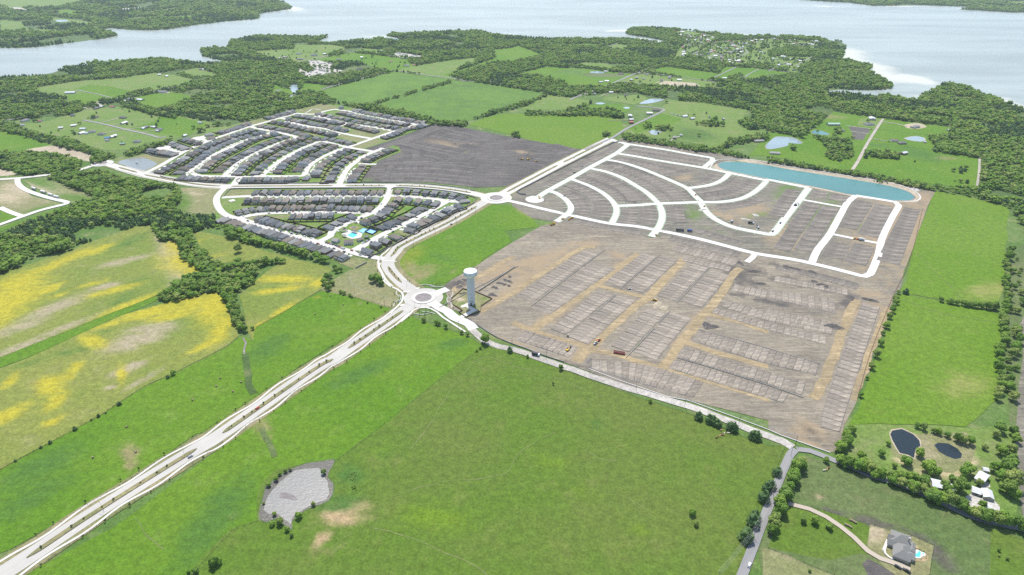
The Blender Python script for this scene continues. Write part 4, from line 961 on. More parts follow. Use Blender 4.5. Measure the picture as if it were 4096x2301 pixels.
trees_at("p 85 465 4.4 30 590 4.4 o 2345 1130 4.5 2325 1190 5.2 2265 1300 4.4 2255 1340 5.4 2430 960 4.8 2460 860 4.4 p 105 440 3", 'c', label="dark cedar under the power line beside the country road", group="cedars under the power line")
trees_at("o 1740 1095 3.4 1775 1200 2.4", label="pale green tree alone in the open pasture", group="lone pasture trees")
trees_at("k 150 1030 2 470 1145 3.2 o 1335 12 2.2", label="small tree at the pasture fence opposite the earthworks", group="trees along the pasture fence")
trees_at("k 398 1290 1.6", 'y', label="spindly bare sapling standing in the pasture near the fence")
trees_at("j 1620 920 3.6 1738 950 3.2 1762 958 3 1830 985 3.4 1985 1040 3 2040 1060 2.8", label="small tree inside the pasture fence south of the tower roundabout", group="trees south of the tower roundabout")
trees_at("j 2210 1130 6", label="tall airy tree by the gravel road at the pasture corner")
trees_at("j 2165 1185 2 2130 1210 1.6", label="low tree on the pasture fence by the tall airy tree", group="fence corner shrubs")
trees_at("j 2450 1215 3.2", 'c', label="single dark cedar below the gravel road at the pasture corner")
trees_at("j 815 650 2.6 850 660 3 905 680 2.6 925 690 2", label="small tree at the fence below the dry grass triangle", group="trees along the dry grass fence")
trees_at("j 1075 745 1.6 1205 785 2", label="bush sized tree on the fence near the boulevard", group="fence bushes near the boulevard")
trees_at("j 1130 540 6.2 1190 555 6.0 1165 520 5.4 1210 575 4.4", label="big tree clump on the dry grass beside the boulevard bend", group="tree clump by the boulevard bend")
trees_at("j 690 590 5 660 560 5 690 520 5 740 570 4 700 620 4.4 720 500 3.6 780 450 4 760 420 4 820 440 3.4", label="tree at the corner of the flower meadow and the dry grass", group="meadow corner trees")
trees_at("t 375 1150 6.5", label="lone tree in the pale flower meadow", lift=5)
tree_line("t 30 740 200 800 400 890 600 950 800 1020 1000 1080 1200 1140 1450 1210 1700 1290 1880 1350", 34, 5.2, label="tree in the belt behind the long back row of houses", group="tree belt behind the houses", mass=True, jit=.35, lift=4)
tree_line("t 120 830 400 950 700 1030 1000 1100 1300 1180", 20, 4.8, label="tree in the belt behind the long back row of houses", group="tree belt behind the houses", mass=True, jit=.35, lift=4)
tree_line("j 0 385 60 365 140 352 230 345", 12, 4.6, label="tree of the dark grove jutting into the flower meadow", group="meadow grove trees", mass=True, mix=.6, jit=.4, lift=4)
for s, n in (("e 1480 850 1560 920 1650 880 1740 930", 12), ("e 1600 830 1720 850 1830 920 1840 970", 11), ("e 1770 1020 1830 1090 1900 1110 1960 1080", 13), ("e 1800 1090 1880 1170 1950 1200 2040 1220", 10), ("e 2000 1170 2120 1210 2250 1220", 8),
             ("i 2120 50 1950 85 1800 110 1700 150 1600 195 1540 205", 18), ("i 2050 90 1850 130 1700 190 1600 225", 12), ("i 2180 40 2350 25 2450 0", 8), ("i 2120 90 2170 180 2230 290 2260 380 2300 460 2340 540", 18), ("i 2200 120 2250 230 2290 330 2330 440", 11)):
    tree_line(s, n, 4.9, label="tree in the dark creek belt dividing the flower meadows", group="creek belt trees", jit=.3, lift=4, mass=s[0] == "e")
tree_line("l 2330 0 2310 150 2300 320 2290 480 2270 640 2270 800 2260 950 2240 1100 2250 1250 2220 1447", 38, 5.2, label="tree in the tall hedge beyond the east pastures", group="east hedge trees", jit=.3)
tree_line("l 2400 750 2400 900 2360 1050 2350 1180 2350 1330 2350 1447", 13, 5.0, label="tree in the outer hedge beside the ploughed strip", group="outer hedge trees", jit=.4)
tree_line("l 1730 500 1820 515 1920 530 2020 545", 12, 3.8, label="tree in the short hedge between the two east pastures", group="short hedge trees", jit=.2)
tree_line("l 2050 545 2120 552 2200 560", 7, 4.2, label="tree in the short hedge between the two east pastures", group="short hedge trees", jit=.2)
trees_at("l 1670 487 3.8", label="lone round tree at the west end of the short pasture hedge")
trees_at("l 1330 412 3.6", 'c', label="dark cedar by the fence corner between the east pastures")
trees_at("l 1260 412 3 1230 480 4.6 1235 510 4 1215 548 3 1197 590 3.8 1170 650 4.2 1140 740 4.8 1110 805 2.8 1085 910 4.4 1042 1020 4.8 997 1135 4.4 955 1235 2.4 895 1405 3", label="tree on the fence line between the earthworks and the east pasture", group="fence line trees by the earthworks")
trees_at("l 2400 90 2.5 2420 235 3 2420 320 3.2 2380 370 4 2440 420 4.5 2390 600 5 2450 500 5 2440 190 3", label="tree in the rough ground beyond the east hedge", group="trees beyond the east hedge")
trees_at("n 655 465 2.6 120 585 2.4 195 530 2.4 230 480 2.0 285 450 2.2 330 430 1.8 180 865 2 415 890 3 155 965 2.6 235 950 3.4 300 1015 2.4 345 1070 1.8 555 770 2.2 75 755 1.4", label="willowy tree on the bank of the glinting pond", group="pond bank trees", lift=1)
trees_at("m 2070 1350 4.2 2110 1330 3.4 1890 1420 3 1820 1420 1.8", label="dark tree by the creek in the corner pasture", group="corner pasture trees", lift=1)
trees_at("i 1670 955 3.2 2440 520 2.6", label="round bushy tree on the meadow fence", group="meadow fence trees", lift=1.5)
trees_at("i 1620 990 2 1150 1250 2.2 950 1365 1.6 1020 1330 1 880 1400 1 m 725 40 2.2 485 170 1.6 395 215 1.4 150 345 1.2", 'c', label="small dark juniper on the wire fence below the flower meadow", group="junipers on the meadow fence", lift=1)

# ---- woods: one instanced mass each
def lod(me): return me
FAR_B = [crown_broad(s, 9, 18, 1, 1.25) for s in (31, 32, 33)]; FAR_C = [crown_cedar(41, 60)]
for m in FAR_B: m.materials.append(M['leaf'])
for m in FAR_C: m.materials.append(M['leafdark'])
proto_col = bpy.data.collections.new("tree_kinds")
for i, m in enumerate(FAR_B + FAR_C):
    o = bpy.data.objects.new("tree_kind_%d" % i, m); proto_col.objects.link(o)
def wood_nodes():
    ng = bpy.data.node_groups.new("wood", 'GeometryNodeTree')
    ng.interface.new_socket("Geometry", in_out='INPUT', socket_type='NodeSocketGeometry')
    ng.interface.new_socket("Geometry", in_out='OUTPUT', socket_type='NodeSocketGeometry')
    N = ng.nodes; L = ng.links
    gi = N.new("NodeGroupInput"); go = N.new("NodeGroupOutput")
    ci = N.new("GeometryNodeCollectionInfo"); ci.inputs[0].default_value = proto_col; ci.inputs[1].default_value = True; ci.inputs[2].default_value = True
    ip = N.new("GeometryNodeInstanceOnPoints"); ip.inputs['Pick Instance'].default_value = True
    def attr(nm, ty):
        a = N.new("GeometryNodeInputNamedAttribute"); a.data_type = ty; a.inputs[0].default_value = nm; return a.outputs[0]
    cr = N.new("ShaderNodeCombineXYZ"); L.new(attr("turn", 'FLOAT'), cr.inputs[2])
    L.new(gi.outputs[0], ip.inputs['Points']); L.new(ci.outputs[0], ip.inputs['Instance'])
    L.new(attr("pick", 'INT'), ip.inputs['Instance Index']); L.new(cr.outputs[0], ip.inputs['Rotation']); L.new(attr("size", 'FLOAT_VECTOR'), ip.inputs['Scale'])
    L.new(ip.outputs[0], go.inputs[0])
    return ng
WOODS = wood_nodes()
def keep_off(pts, clear=True, margin=1.0):
    ok = np.ones(len(pts), bool)
    if clear:
        for c in CLEAR: ok &= ~inside(pts, c)
    for line, h in ROADS:
        mn, mx = line.min(0) - h - 6, line.max(0) + h + 6
        idx = np.where(ok & (pts[:, 0] > mn[0]) & (pts[:, 0] < mx[0]) & (pts[:, 1] > mn[1]) & (pts[:, 1] < mx[1]))[0]
        if not len(idx): continue
        q = pts[idx]; d = np.full(len(idx), 1e9)
        for a, b in zip(line[:-1], line[1:]):
            ab = b - a; t = np.clip(((q - a) @ ab) / max(1e-6, ab @ ab), 0, 1)[:, None]
            d = np.minimum(d, np.linalg.norm(q - a - t * ab, axis=1))
        ok[idx[d < h + 2.0 + margin]] = False
    return ok
def fnoise(pts, s, seed):
    return np.array([mnoise.noise(Vector((x * s, y * s, seed))) for x, y in pts])
N_WOOD = [0]
def wood(name, pts, r, cedar, label=None):
    n = len(pts)
    if not n: return
    N_WOOD[0] += n
    me = bpy.data.meshes.new(name); me.vertices.add(n)
    me.vertices.foreach_set("co", np.column_stack([pts, np.full(n, 0.1)]).astype(np.float32).ravel())
    c = nrng.random(n) < cedar
    rr = nrng.uniform(0.55, 1.35, n) * (1 + 0.45 * fnoise(pts, 0.03, 2.2)) * r * np.where(c, 0.68, 1.0)
    size = np.column_stack([rr, rr, rr * np.where(c, nrng.uniform(1.0, 1.35, n), nrng.uniform(.85, 1.15, n))])
    pick = np.where(c, 3, nrng.integers(0, 3, n))
    for nm, ty, dat in (("turn", 'FLOAT', nrng.uniform(0, 6.28, n)), ("pick", 'INT', pick)):
        a = me.attributes.new(nm, ty, 'POINT'); a.data.foreach_set("value", dat.astype(np.int32 if ty == 'INT' else np.float32))
    a = me.attributes.new("size", 'FLOAT_VECTOR', 'POINT'); a.data.foreach_set("vector", size.astype(np.float32).ravel())
    o = mesh_obj(name, me); o["kind"] = 'stuff'
    if label: o["label"] = label
    md = o.modifiers.new("wood", 'NODES'); md.node_group = WOODS
    return o
def fill(poly, sp, seed, gap=-0.35, gs=0.012):
    a = np.array(poly); mn, mx = a.min(0), a.max(0)
    gx, gy = np.meshgrid(np.arange(mn[0], mx[0], sp), np.arange(mn[1], mx[1], sp))
    p = np.stack([gx.ravel(), gy.ravel()], 1); p += nrng.uniform(-.48, .48, p.shape) * sp
    p = p[inside(p, a)]
    if len(p) and gap > -1: p = p[fnoise(p, gs, seed) > gap]
    return p
def cedar_split(pts, name, r, share, label, cs=0.006):
    """cedar stands show as dark patches inside the wood"""
    if not len(pts): return
    f = fnoise(pts, cs, 7.7); dark = f > (0.5 - share)
    wood(name, pts[~dark], r, 0.06, label); wood(name, pts[dark], r * .95, 0.85, label)
def wood_poly(s, sp, r, share=0.25, gap=-0.4, label="mixed woodland", clear=True, lift=0):
    p = fill(T(s, lift), sp, rng.random() * 90, gap)
    if len(p): p = p[keep_off(p, clear)]
    cedar_split(p, 'woodland', r, share, label)
land = shore + T("S 4500 430 4500 1500 h 2330 1050 2150 992 1900 932 1640 882 1620 832 2010 872 2060 702 2040 572 1880 532 1670 502 1580 482 1640 422 1560 402 1540 372 1760 332 1780 262 1700 252 1120 182 640 117 550 192 420 282 330 352 180 332 0 312 c 2270 1062 1900 1002 1500 962 1310 922 1150 892 900 902 640 932 400 912 0 860 b 2100 795 1640 735 1340 700 640 880 720 960 820 1005 740 1015 600 1000 390 1085 300 1062 100 1142 0 1172 a 2250 1202 2000 1292 1900 1272 2080 1192 1700 1122 1500 1085 1150 1030 830 1050 690 1112 0 1172 -300 1180")
pl = fill(land, 8.2, 3.3, -0.40, 0.010); pl = pl[keep_off(pl)]
cedar_split(pl, 'woodland', 5.0, 0.24, "mixed woodland between the farm fields and the lake")
for pg in (nw, ne):
    pl = fill(pg, 15, 5.5, -0.30, 0.006); pl = pl[keep_off(pl)]
    cedar_split(pl, 'woodland', 8.0, 0.3, "woodland across the lake", 0.004)
wood_poly("e 0 900 280 780 500 720 780 610 860 620 900 590 930 550 740 480 450 380 540 310 720 290 860 260 990 280 1130 340 1300 390 1550 430 1700 440 1730 500 1740 560 1700 640 1760 690 1900 720 2080 740 2060 790 2100 830 1980 850 1850 880 1840 900 1500 860 1440 810 1290 830 1100 900 830 1000 560 1100 200 1210 0 1290 -300 1400 -300 900", 6.0, 4.6, 0.22, -0.30, "scrubby woodland west of the creek", lift=3)
wood_poly("e 1470 830 1560 980 1640 945 1730 990 1745 1120 1810 1180 1920 1240 1950 1310 1720 1375 1680 1430 i 1530 215 1620 250 1850 200 2080 160 2290 160 2470 60 e 2470 1240 2470 1195 2300 1180 2100 1205 1970 1165 1990 1090 1900 1050 1860 960 1840 890", 5.6, 4.6, 0.1, -2, "creek woodland between the flower meadows", clear=False, lift=3)
wood_poly("e -300 110 0 110 100 130 480 130 640 150 700 170 780 210 780 260 660 290 480 320 300 340 180 320 0 270 -300 270", 6.0, 4.8, 0.15, -0.5, "copse beside the concrete street", lift=3)
for s, sp in (("a -200 1150 0 1170 130 1200 280 1260 540 1330 740 1370 860 1440 700 1447 300 1330 0 1250 -200 1240", 7), ("e 640 60 780 50 1100 140 1100 170 880 140", 6), ("e 870 190 940 150 1030 150 1030 200 900 230", 6), ("e 1180 130 1400 60 1650 0 1700 20 1450 80 1250 160", 6),
              ("a 1150 985 1250 1000 1500 1060 1700 1110 1690 1140 1450 1095 1200 1025", 7), ("g 1060 150 1200 148 1500 200 1980 280 2280 340 2290 375 2000 318 1750 295 1500 245 1100 195", 5.5), ("h 0 560 0 605 150 612 500 682 800 722 1100 792 1250 802 1600 865 1625 830 1250 758 800 688 450 638 200 588", 5.5),
              ("h 420 330 540 350 640 380 780 380 820 540 700 590 560 550 560 440", 7), ("h 1560 360 1640 350 1740 340 1700 370 1600 415", 7), ("h 1590 485 1700 430 2030 450 2035 560 1880 525 1700 505", 7), ("h 930 495 1000 490 1270 520 1250 570 1000 540", 6.5), ("h 640 270 700 260 720 300 650 330", 7),
              ("b 820 1005 1060 1000 1500 1090 1780 1170 2040 1180 2040 1215 1740 1205 1450 1135 1000 1045", 7), ("b 2040 1165 2300 1055 2470 1015 c 170 975 340 895 345 912 180 998 b 2470 1050 2320 1090", 7), ("c 120 1070 520 1082 700 1055 1000 1055 1085 1110 1060 1135 800 1112 540 1112 130 1108", 7), ("c 500 1055 740 1005 760 965 770 985 740 1025 520 1072", 7),
              ("c 340 885 640 918 640 940 340 912", 8), ("c 1980 1425 2100 1340 2300 1310 2470 1290 d 0 1300 0 1345 c 2300 1352 2000 1447", 7), ("b 1140 982 1280 945 1290 960 1150 1000", 6), ("b 1310 938 1370 922 1380 935 1320 950", 6), ("b 1430 905 1555 870 1562 885 1436 920", 6), ("b 1610 850 1830 788 1875 775 1880 795 1615 868", 6),
              ("c 0 1275 60 1290 70 1325 0 1320", 7), ("c 880 1290 950 1280 965 1320 890 1328", 7), ("c 1270 1195 1350 1190 1360 1225 1280 1230", 8), ("c 1390 1220 1540 1215 1540 1250 1400 1255", 9), ("c 2240 1140 2470 1090 d 200 1120 330 1230 360 1330 200 1300 c 2470 1230 2300 1250 2180 1180", 8),
              ("c 1730 1190 1880 1170 2060 1190 2040 1215 1900 1212", 9), ("h 200 500 260 470 270 430 210 440", 8), ("e 780 600 860 595 850 640 780 650", 6), ("h 940 560 960 450 1030 280 1020 280 940 430", 9)):
    pts = fill(T(s, 3), sp, 1.0, -2); pts = pts[keep_off(pts, False)]
    wood('woodland', pts, sp * 0.68, 0.25, "hedgerow trees between fields")
# single trees dotted over the far farmland
for s, sp, g in (("a 160 1205 680 1112 1150 1032 2080 1192 1600 1362 1000 1447 540 1312", 22, .28), ("a 1560 862 1900 825 2100 865 1960 920 1640 885", 12, .0), ("b 0 492 870 452 560 582 130 562", 24, .25), ("b 560 577 920 507 1560 642 1280 692 980 602", 22, .2), ("b 420 620 800 610 860 740 600 770 430 720", 14, .05),
                 ("c 1720 542 1960 402 2470 372 d 510 402 430 482 0 492 c 2470 622 2050 612", 12, -.02), ("d 0 542 440 582 280 702 0 642", 12, -.05), ("c 1560 320 1960 350 1900 460 1640 500", 14, -.1), ("c 960 812 1280 712 1870 782 2040 812 1500 842", 26, .2), ("c 890 942 1310 942 1180 1012 900 972", 20, .1), ("c 1090 1252 1500 962 2270 1062 2230 1162 1980 1442 1400 1332", 34, .34),
                 ("h 545 190 640 117 1780 267 1560 372 2030 572 2010 862 800 702 200 572", 34, .42), ("h 1640 800 1700 680 1990 600 2000 850", 12, .2), ("l 2300 0 2470 0 2470 600 2300 600", 14, .1), ("e 780 650 1000 630 1180 650 1120 780 980 800 880 720", 9, .1)):
    pts = fill(T(s), sp, rng.random() * 50, g, 0.03); pts = pts[keep_off(pts, False)]
    wood('woodland', pts, 4.0, 0.45, "single trees dotted over the farmland")
wood("woodland", np.array(BELT), 5.0, 0.12, "tree belts behind the houses and along the northern creek")
print("woods:", N_WOOD[0], "single trees:", len(TREE_XY))
# ================================================================== HOUSES
M['roof'] = [plain_mat("shingle_slate", (0.122, 0.130, 0.140), 0.85, 0.2, 1.5, each=0.28), plain_mat("shingle_charcoal", (0.140, 0.141, 0.140), 0.85, 0.2, 1.5, each=0.28), plain_mat("shingle_weathered", (0.165, 0.142, 0.120), 0.85, 0.2, 1.5, each=0.28), plain_mat("shingle_grey", (0.208, 0.205, 0.193), 0.85, 0.2, 1.5, each=0.28)]
WALLS = [("white", plain_mat("wall_white_brick", (0.52, 0.51, 0.48), 0.85)), ("pale stone", plain_mat("wall_pale_stone", (0.38, 0.34, 0.28), 0.85, 0.2, 2)), ("tan brick", plain_mat("wall_tan_brick", (0.27, 0.21, 0.16), 0.85, 0.2, 2)),
         ("grey brick", plain_mat("wall_grey_brick", (0.22, 0.21, 0.20), 0.85, 0.2, 2)), ("red-brown brick", plain_mat("wall_red_brick", (0.17, 0.09, 0.065), 0.85, 0.2, 2))]
M['garage'] = plain_mat("garage_door_paint", (0.30, 0.27, 0.23), 0.6)
tg = NT("window_glass"); tg.p.inputs['Roughness'].default_value = 0.08; tg.p.inputs['Specular IOR Level'].default_value = 0.6
M['glass'] = tg.base((0.02, 0.026, 0.032))
M['fence'] = plain_mat("cedar_fence", (0.085, 0.052, 0.036), 0.9, 0.2)
M['stonewall'] = plain_mat("perimeter_stone", (0.20, 0.195, 0.185), 0.9, 0.2, 0.8)
M['metalroof'] = plain_mat("pale_metal_roof", (0.46, 0.47, 0.48), 0.5, 0.12, 0.4, 0.4)
M['drive'] = M['sidewalk']

def hip(mb, x0, x1, y0, y1, z, h, ov=0.5):
    x0 -= ov; x1 += ov; y0 -= ov; y1 += ov; w = x1 - x0; d = y1 - y0; k = min(w, d) / 2
    if d >= w: r = [((x0 + x1) / 2, y0 + k, z + h), ((x0 + x1) / 2, y1 - k, z + h)]
    else: r = [(x0 + k, (y0 + y1) / 2, z + h), (x1 - k, (y0 + y1) / 2, z + h)]
    v = [(x0, y0, z), (x1, y0, z), (x1, y1, z), (x0, y1, z)] + r + [(x0, y0, z - .22), (x1, y0, z - .22), (x1, y1, z - .22), (x0, y1, z - .22)]
    f = [(0, 1, 4), (1, 2, 5, 4), (2, 3, 5), (3, 0, 4, 5)] if d >= w else [(0, 1, 5, 4), (1, 2, 5), (2, 3, 4, 5), (3, 0, 4)]
    f += [(6, 7, 1, 0), (7, 8, 2, 1), (8, 9, 3, 2), (9, 6, 0, 3), (9, 8, 7, 6)]
    mb.add(v, f)
def gable(mb, x0, x1, y0, y1, z, h, ov=0.45, axis='y'):
    """ridge along y (or x)"""
    t = 0.22
    if axis == 'y': q = lambda a, b, c: (a, b, c)
    else:
        x0, x1, y0, y1 = y0, y1, x0, x1; q = lambda a, b, c: (b, a, c)
    xm = (x0 + x1) / 2; s = h / ((x1 - x0) / 2); zz = z - ov * s
    v = []
    for y in (y0 - ov, y1 + ov):
        v += [q(x0 - ov, y, zz), q(xm, y, z + h), q(x1 + ov, y, zz), q(x0 - ov, y, zz - t), q(xm, y, z + h - t), q(x1 + ov, y, zz - t)]
    f = [(0, 6, 7, 1), (1, 7, 8, 2), (3, 4, 10, 9), (4, 5, 11, 10), (0, 3, 9, 6), (2, 8, 11, 5), (0, 1, 4, 3), (1, 2, 5, 4), (6, 9, 10, 7), (7, 10, 11, 8)]
    mb.add(v, f)
def gable_wall(mb, x0, x1, y0, y1, z, h, axis='y'):
    xm, ym = (x0 + x1) / 2, (y0 + y1) / 2
    if axis == 'y': mb.add([(x0, y0, z), (x1, y0, z), (xm, y0, z + h - .1), (x0, y1, z), (x1, y1, z), (xm, y1, z + h - .1)], [(0, 1, 2), (5, 4, 3), (0, 2, 5, 3), (1, 4, 5, 2)])
    else: mb.add([(x0, y0, z), (x0, y1, z), (x0, ym, z + h - .1), (x1, y0, z), (x1, y1, z), (x1, ym, z + h - .1)], [(2, 1, 0), (3, 4, 5), (0, 3, 5, 2), (1, 2, 5, 4)])
def house_variant(k):
    wl, rf, gd, win, drv = MB(), MB(), MB(), [], MB()
    W, D = 10.6, 16.0; two = k in (1, 3, 5)
    x0, x1, y0, y1 = -W / 2, W / 2, -D / 2, D / 2
    if k == 0:
        wl.box(x0, x1, y0, y1, 0, 3.0); hip(rf, x0, x1, y0, y1, 3.0, 3.5)
        wl.box(x0 + .3, x0 + 6.3, y0 - 2, y0, 0, 3.0); gable_wall(wl, x0 + .3, x0 + 6.3, y0 - 2, y0 + 3, 3.0, 2.2); gable(rf, x0 + .3, x0 + 6.3, y0 - 2, y0 + 3.2, 3.0, 2.2)
        gx = x0 + .8; gy = y0 - 2
    elif k == 1:
        wl.box(x0, x1, y0, y1, 0, 3.0); wl.box(x0 + .2, x1 - .2, y0 + 3.4, y1 - 2.5, 3.0, 5.8); hip(rf, x0 + .2, x1 - .2, y0 + 3.4, y1 - 2.5, 5.8, 2.9)
        hip(rf, x0, x1, y0, y0 + 4.4, 3.0, 1.5); hip(rf, x0, x1, y1 - 3.5, y1, 3.0, 1.2, .4); gx = x1 - 5.5; gy = y0
    elif k == 2:
        wl.box(x0, x1, y0 + 1, y1, 0, 3.0); hip(rf, x0, x1, y0 + 1, y1, 3.0, 3.3); wl.box(.2, x1, y0 - 1.5, y0 + 1, 0, 3.0)
        hip(rf, 0.2, x1, y0 - 1.5, y0 + 5, 3.0, 2.3); gable_wall(wl, x0 + .4, -1.2, y0 + .6, y0 + 4, 3.0, 2.0); gable(rf, x0 + .4, -1.2, y0 + .6, y0 + 5, 3.0, 2.0, .35); gx = .6; gy = y0 - 1.5
    elif k == 3:
        wl.box(x0, x1, y0, y1, 0, 5.7); hip(rf, x0, x1, y0, y1, 5.7, 3.0); wl.box(x0, x0 + 5.8, y0 - 1.8, y0, 0, 3.0); hip(rf, x0, x0 + 5.8, y0 - 1.8, y0 + 1, 3.0, 1.2)
        gable_wall(wl, 0.4, x1 - .4, y0 - .02, y0 + 3, 5.7, 2.0); gable(rf, .4, x1 - .4, y0 - .02, y0 + 3.4, 5.7, 2.0, .35); gx = x0 + .5; gy = y0 - 1.8
    elif k == 4:
        wl.box(x0, x1, y0, y1, 0, 3.0); gable_wall(wl, x0, x1, y0, y1, 3.0, 3.2); gable(rf, x0, x1, y0, y1, 3.0, 3.2); wl.box(x1 - 5.6, x1 + .6, y0 - 1.2, y0 + 2, 0, 3.0)
        gable_wall(wl, x1 - 5.6, x1 + .6, y0 - 1.2, y0 + 4, 3.0, 2.4); gable(rf, x1 - 5.6, x1 + .6, y0 - 1.2, y0 + 5, 3.0, 2.4); gx = x1 - 5.0; gy = y0 - 1.2
    else:
        wl.box(x0, x1, y0, y1 - 3, 0, 5.6); hip(rf, x0, x1, y0, y1 - 3, 5.6, 3.1); wl.box(x0 + 1, x1 - 3, y1 - 3, y1, 0, 3.0); hip(rf, x0 + 1, x1 - 3, y1 - 3.2, y1, 3.0, 1.3)
        wl.box(x1 - 5.6, x1, y0 - 2.2, y0, 0, 3.0); gable_wall(wl, x1 - 5.6, x1, y0 - 2.2, y0 + .1, 3.0, 2.0); gable(rf, x1 - 5.6, x1, y0 - 2.2, y0 + .2, 3.0, 2.0); gx = x1 - 5.2; gy = y0 - 2.2
    gd.box(gx, gx + 4.9, gy - .06, gy + .04, .05, 2.35)
    zz = (1.0,) if not two else (1.0, 3.9)
    ya = {0: y0, 1: y0 + 3.4 if False else y0, 2: y0 + 1, 3: y0, 4: y0, 5: y0}[k]
    fx = 1.8 if gx < -1 else -3.6
    yb = y1 if k != 5 else y1 - 3
    for z in zz:
        upf = (k == 1 and z > 2); fy = (y0 + 3.4) if upf else ya; by = (y1 - 2.5) if upf else (y1 if k != 5 else (y1 if z < 2 else y1 - 3))
        win.append((fx, fx + 1.9, fy - .05, fy + .03, z, z + 1.5)); win.append((-2.6 if k != 5 else -3.2, -0.7 if k != 5 else -1.4, by - .03, by + .05, z, z + 1.5)); win.append((1.0, 2.4, by - .03, by + .05, z, z + 1.5) if k != 5 else (.2, 1.4, by - .03, by + .05, z, z + 1.5))
        win.append((x1 - .03 - (.2 if upf else 0), x1 + .05 - (.2 if upf else 0), 0.5, 2.0, z, z + 1.4))
    drv.box(gx - .6, gx + 5.5, gy - 9.0, gy - .1, 0.0, 0.27)
    mw = []
    for i, b in enumerate(win): mw.append(MB().box(*b).mesh("window"))
    return dict(wall=wl.mesh("wall"), roof=rf.mesh("roof"), garage=gd.mesh("garage_door"), windows=mw, drive=drv.mesh("driveway"), two=two)
HV = [house_variant(k) for k in range(6)]
for hv in HV:
    hv['wall'].materials.append(None); hv['roof'].materials.append(None); hv['garage'].materials.append(M['garage']); hv['drive'].materials.append(M['drive'])
    for w in hv['windows']: w.materials.append(M['glass'])
def slot(o, mat):
    o.material_slots[0].link = 'OBJECT'; o.material_slots[0].material = mat
HOUSES = []        # collected first, then the nearest 300 are built singly
def row(s, n, side, place, yard=7.0, w=None, depth=16.0, fence=True, lift=3.0):
    pts = T(s, lift); ln = smooth_line(pts, 1.5); L = line_len(ln)
    acc = 0; k = 0; nxt = L / (n - 1) if n > 1 else 1e9; sp = L / max(1, n - 1); nn = normals2(ln); row_h = []
    targets = [i * sp for i in range(n)]; ti = 0; acc = 0
    for i in range(len(ln)):
        if i: acc += math.dist(ln[i - 1], ln[i])
        while ti < n and acc >= targets[ti] - 1e-3:
            nx, ny = nn[i]                                   # left normal
            fx, fy = (nx, ny) if side == 'L' else (-nx, -ny)  # towards the street
            rz = math.atan2(fy, fx) + math.pi / 2
            row_h.append((ln[i][0], ln[i][1], rz, fx, fy)); ti += 1
    while len(row_h) < n:
        nx, ny = nn[-1]; fx, fy = (nx, ny) if side == 'L' else (-nx, -ny); row_h.append((ln[-1][0], ln[-1][1], math.atan2(fy, fx) + math.pi / 2, fx, fy))
    fit = min(1.05, max(0.66, sp / 13.5)) if n > 1 else 1.0
    for x, y, rz, fx, fy in row_h:
        HOUSES.append(dict(x=x, y=y, rz=rz + rng.uniform(-.02, .02), fit=fit, k=rng.choice((0, 0, 1, 2, 2, 3, 4, 5)), w=rng.choices(range(5), (4, 4, 3, 3, 1))[0], r=rng.choices(range(4), (4, 4, 3, 2))[0], place=place))
    if n > 1:
        ext = [(x + fx * 14.5, y + fy * 14.5) for x, y, rz, fx, fy in row_h]
        ribbon('sidewalk', ext, 2.2, M['sidewalk'], z=0.475, keep=False, smooth=False, step=30)
    if fence and n > 1: FENCES.append((row_h, yard, sp, place))
FENCES = []
row("t 675 205 2735 205", 18, 'R', "between the boulevard and the first cross street", 6)
row("t 545 345 1600 338 2658 335", 18, 'L', "below the first cross street backing onto the long fence", 7)
row("t 390 545 525 515 655 488 770 475 880 468 1000 465 1600 455 2557 475", 21, 'R', "in the row north of the bending second cross street", 7)
row("t 1280 605 1915 598", 7, 'L', "in the short row backing onto the wedge of lawns", 10)
row("t 735 650 1000 720 1350 800 1690 890", 12, 'R', "on the pool side of the long diagonal street", 9)
row("t 90 665 400 745 1000 925 1600 1110 2130 1290", 24, 'L', "in the back row against the tree belt", 6, fence=False)
row("t 2260 605 2140 645 2030 705 1880 775", 4, 'L', "at the corner west of the pool", 8)
row("u 950 195 1120 200 1250 205 1410 215 1550 232 1690 245 1840 265 1990 295", 8, 'R', "in the curved row near the earthworks roundabout", 5)
row("u 2060 350 2062 352", 1, 'R', "at the cul-de-sac by the earthworks roundabout", 5)
row("u 960 325 1120 335 1270 352 1420 370 1570 395", 5, 'L', "in the five house row facing the boulevard row", 8)
row("u 880 425 760 515 710 585 620 635 430 705", 6, 'L' if False else 'R', "in the row along the curving entry street", 8)
row("u 1345 475 1240 535 1140 585 1030 630 930 685 830 725 700 785", 7, 'L', "above the diagonal street east of the pool", 8)
row("u 1970 435 1860 465 1760 515 1680 565 1480 645 1380 705 1240 760 1150 825", 9, 'R', "in the row backing onto the boulevard wall", 7)
row("u 920 935 720 1025 580 1090 450 1170", 4, 'R', "between the pool and the boulevard wall", 7)
row("q 690 1115 1430 1155", 7, 'L', "in the seven house row below the fountain pond", 6)
row("q 1730 1165 2481 1160 r 735 1315", 8, 'L', "behind the stone wall north of the boulevard", 6)
row("r 925 1300 930 1300", 1, 'L', "alone at the bend behind the stone wall", 6)
row("q 330 1020 580 895 960 675 1380 485 1840 335", 19, 'L', "in the row beside the fountain pond street", 7)
row("q 640 1035 870 890 1200 660 1600 480 2020 375", 18, 'R', "in the second row behind the fountain pond street", 7)
row("q 1030 1005 1270 800 1600 630 1900 480 2220 395", 15, 'L', "in the third row from the fountain pond", 7)
row("q 1290 1005 1480 870 1800 690 2100 550 2400 445", 15, 'R', "in the fourth row from the fountain pond", 7)
row("q 1610 1050 1800 880 2050 725 2440 545 r 850 635", 15, 'L', "in the fifth row from the fountain pond", 7)
row("r 90 1205 310 1005 560 855 860 725 1100 645", 12, 'R', "in the sixth row from the fountain pond", 7)
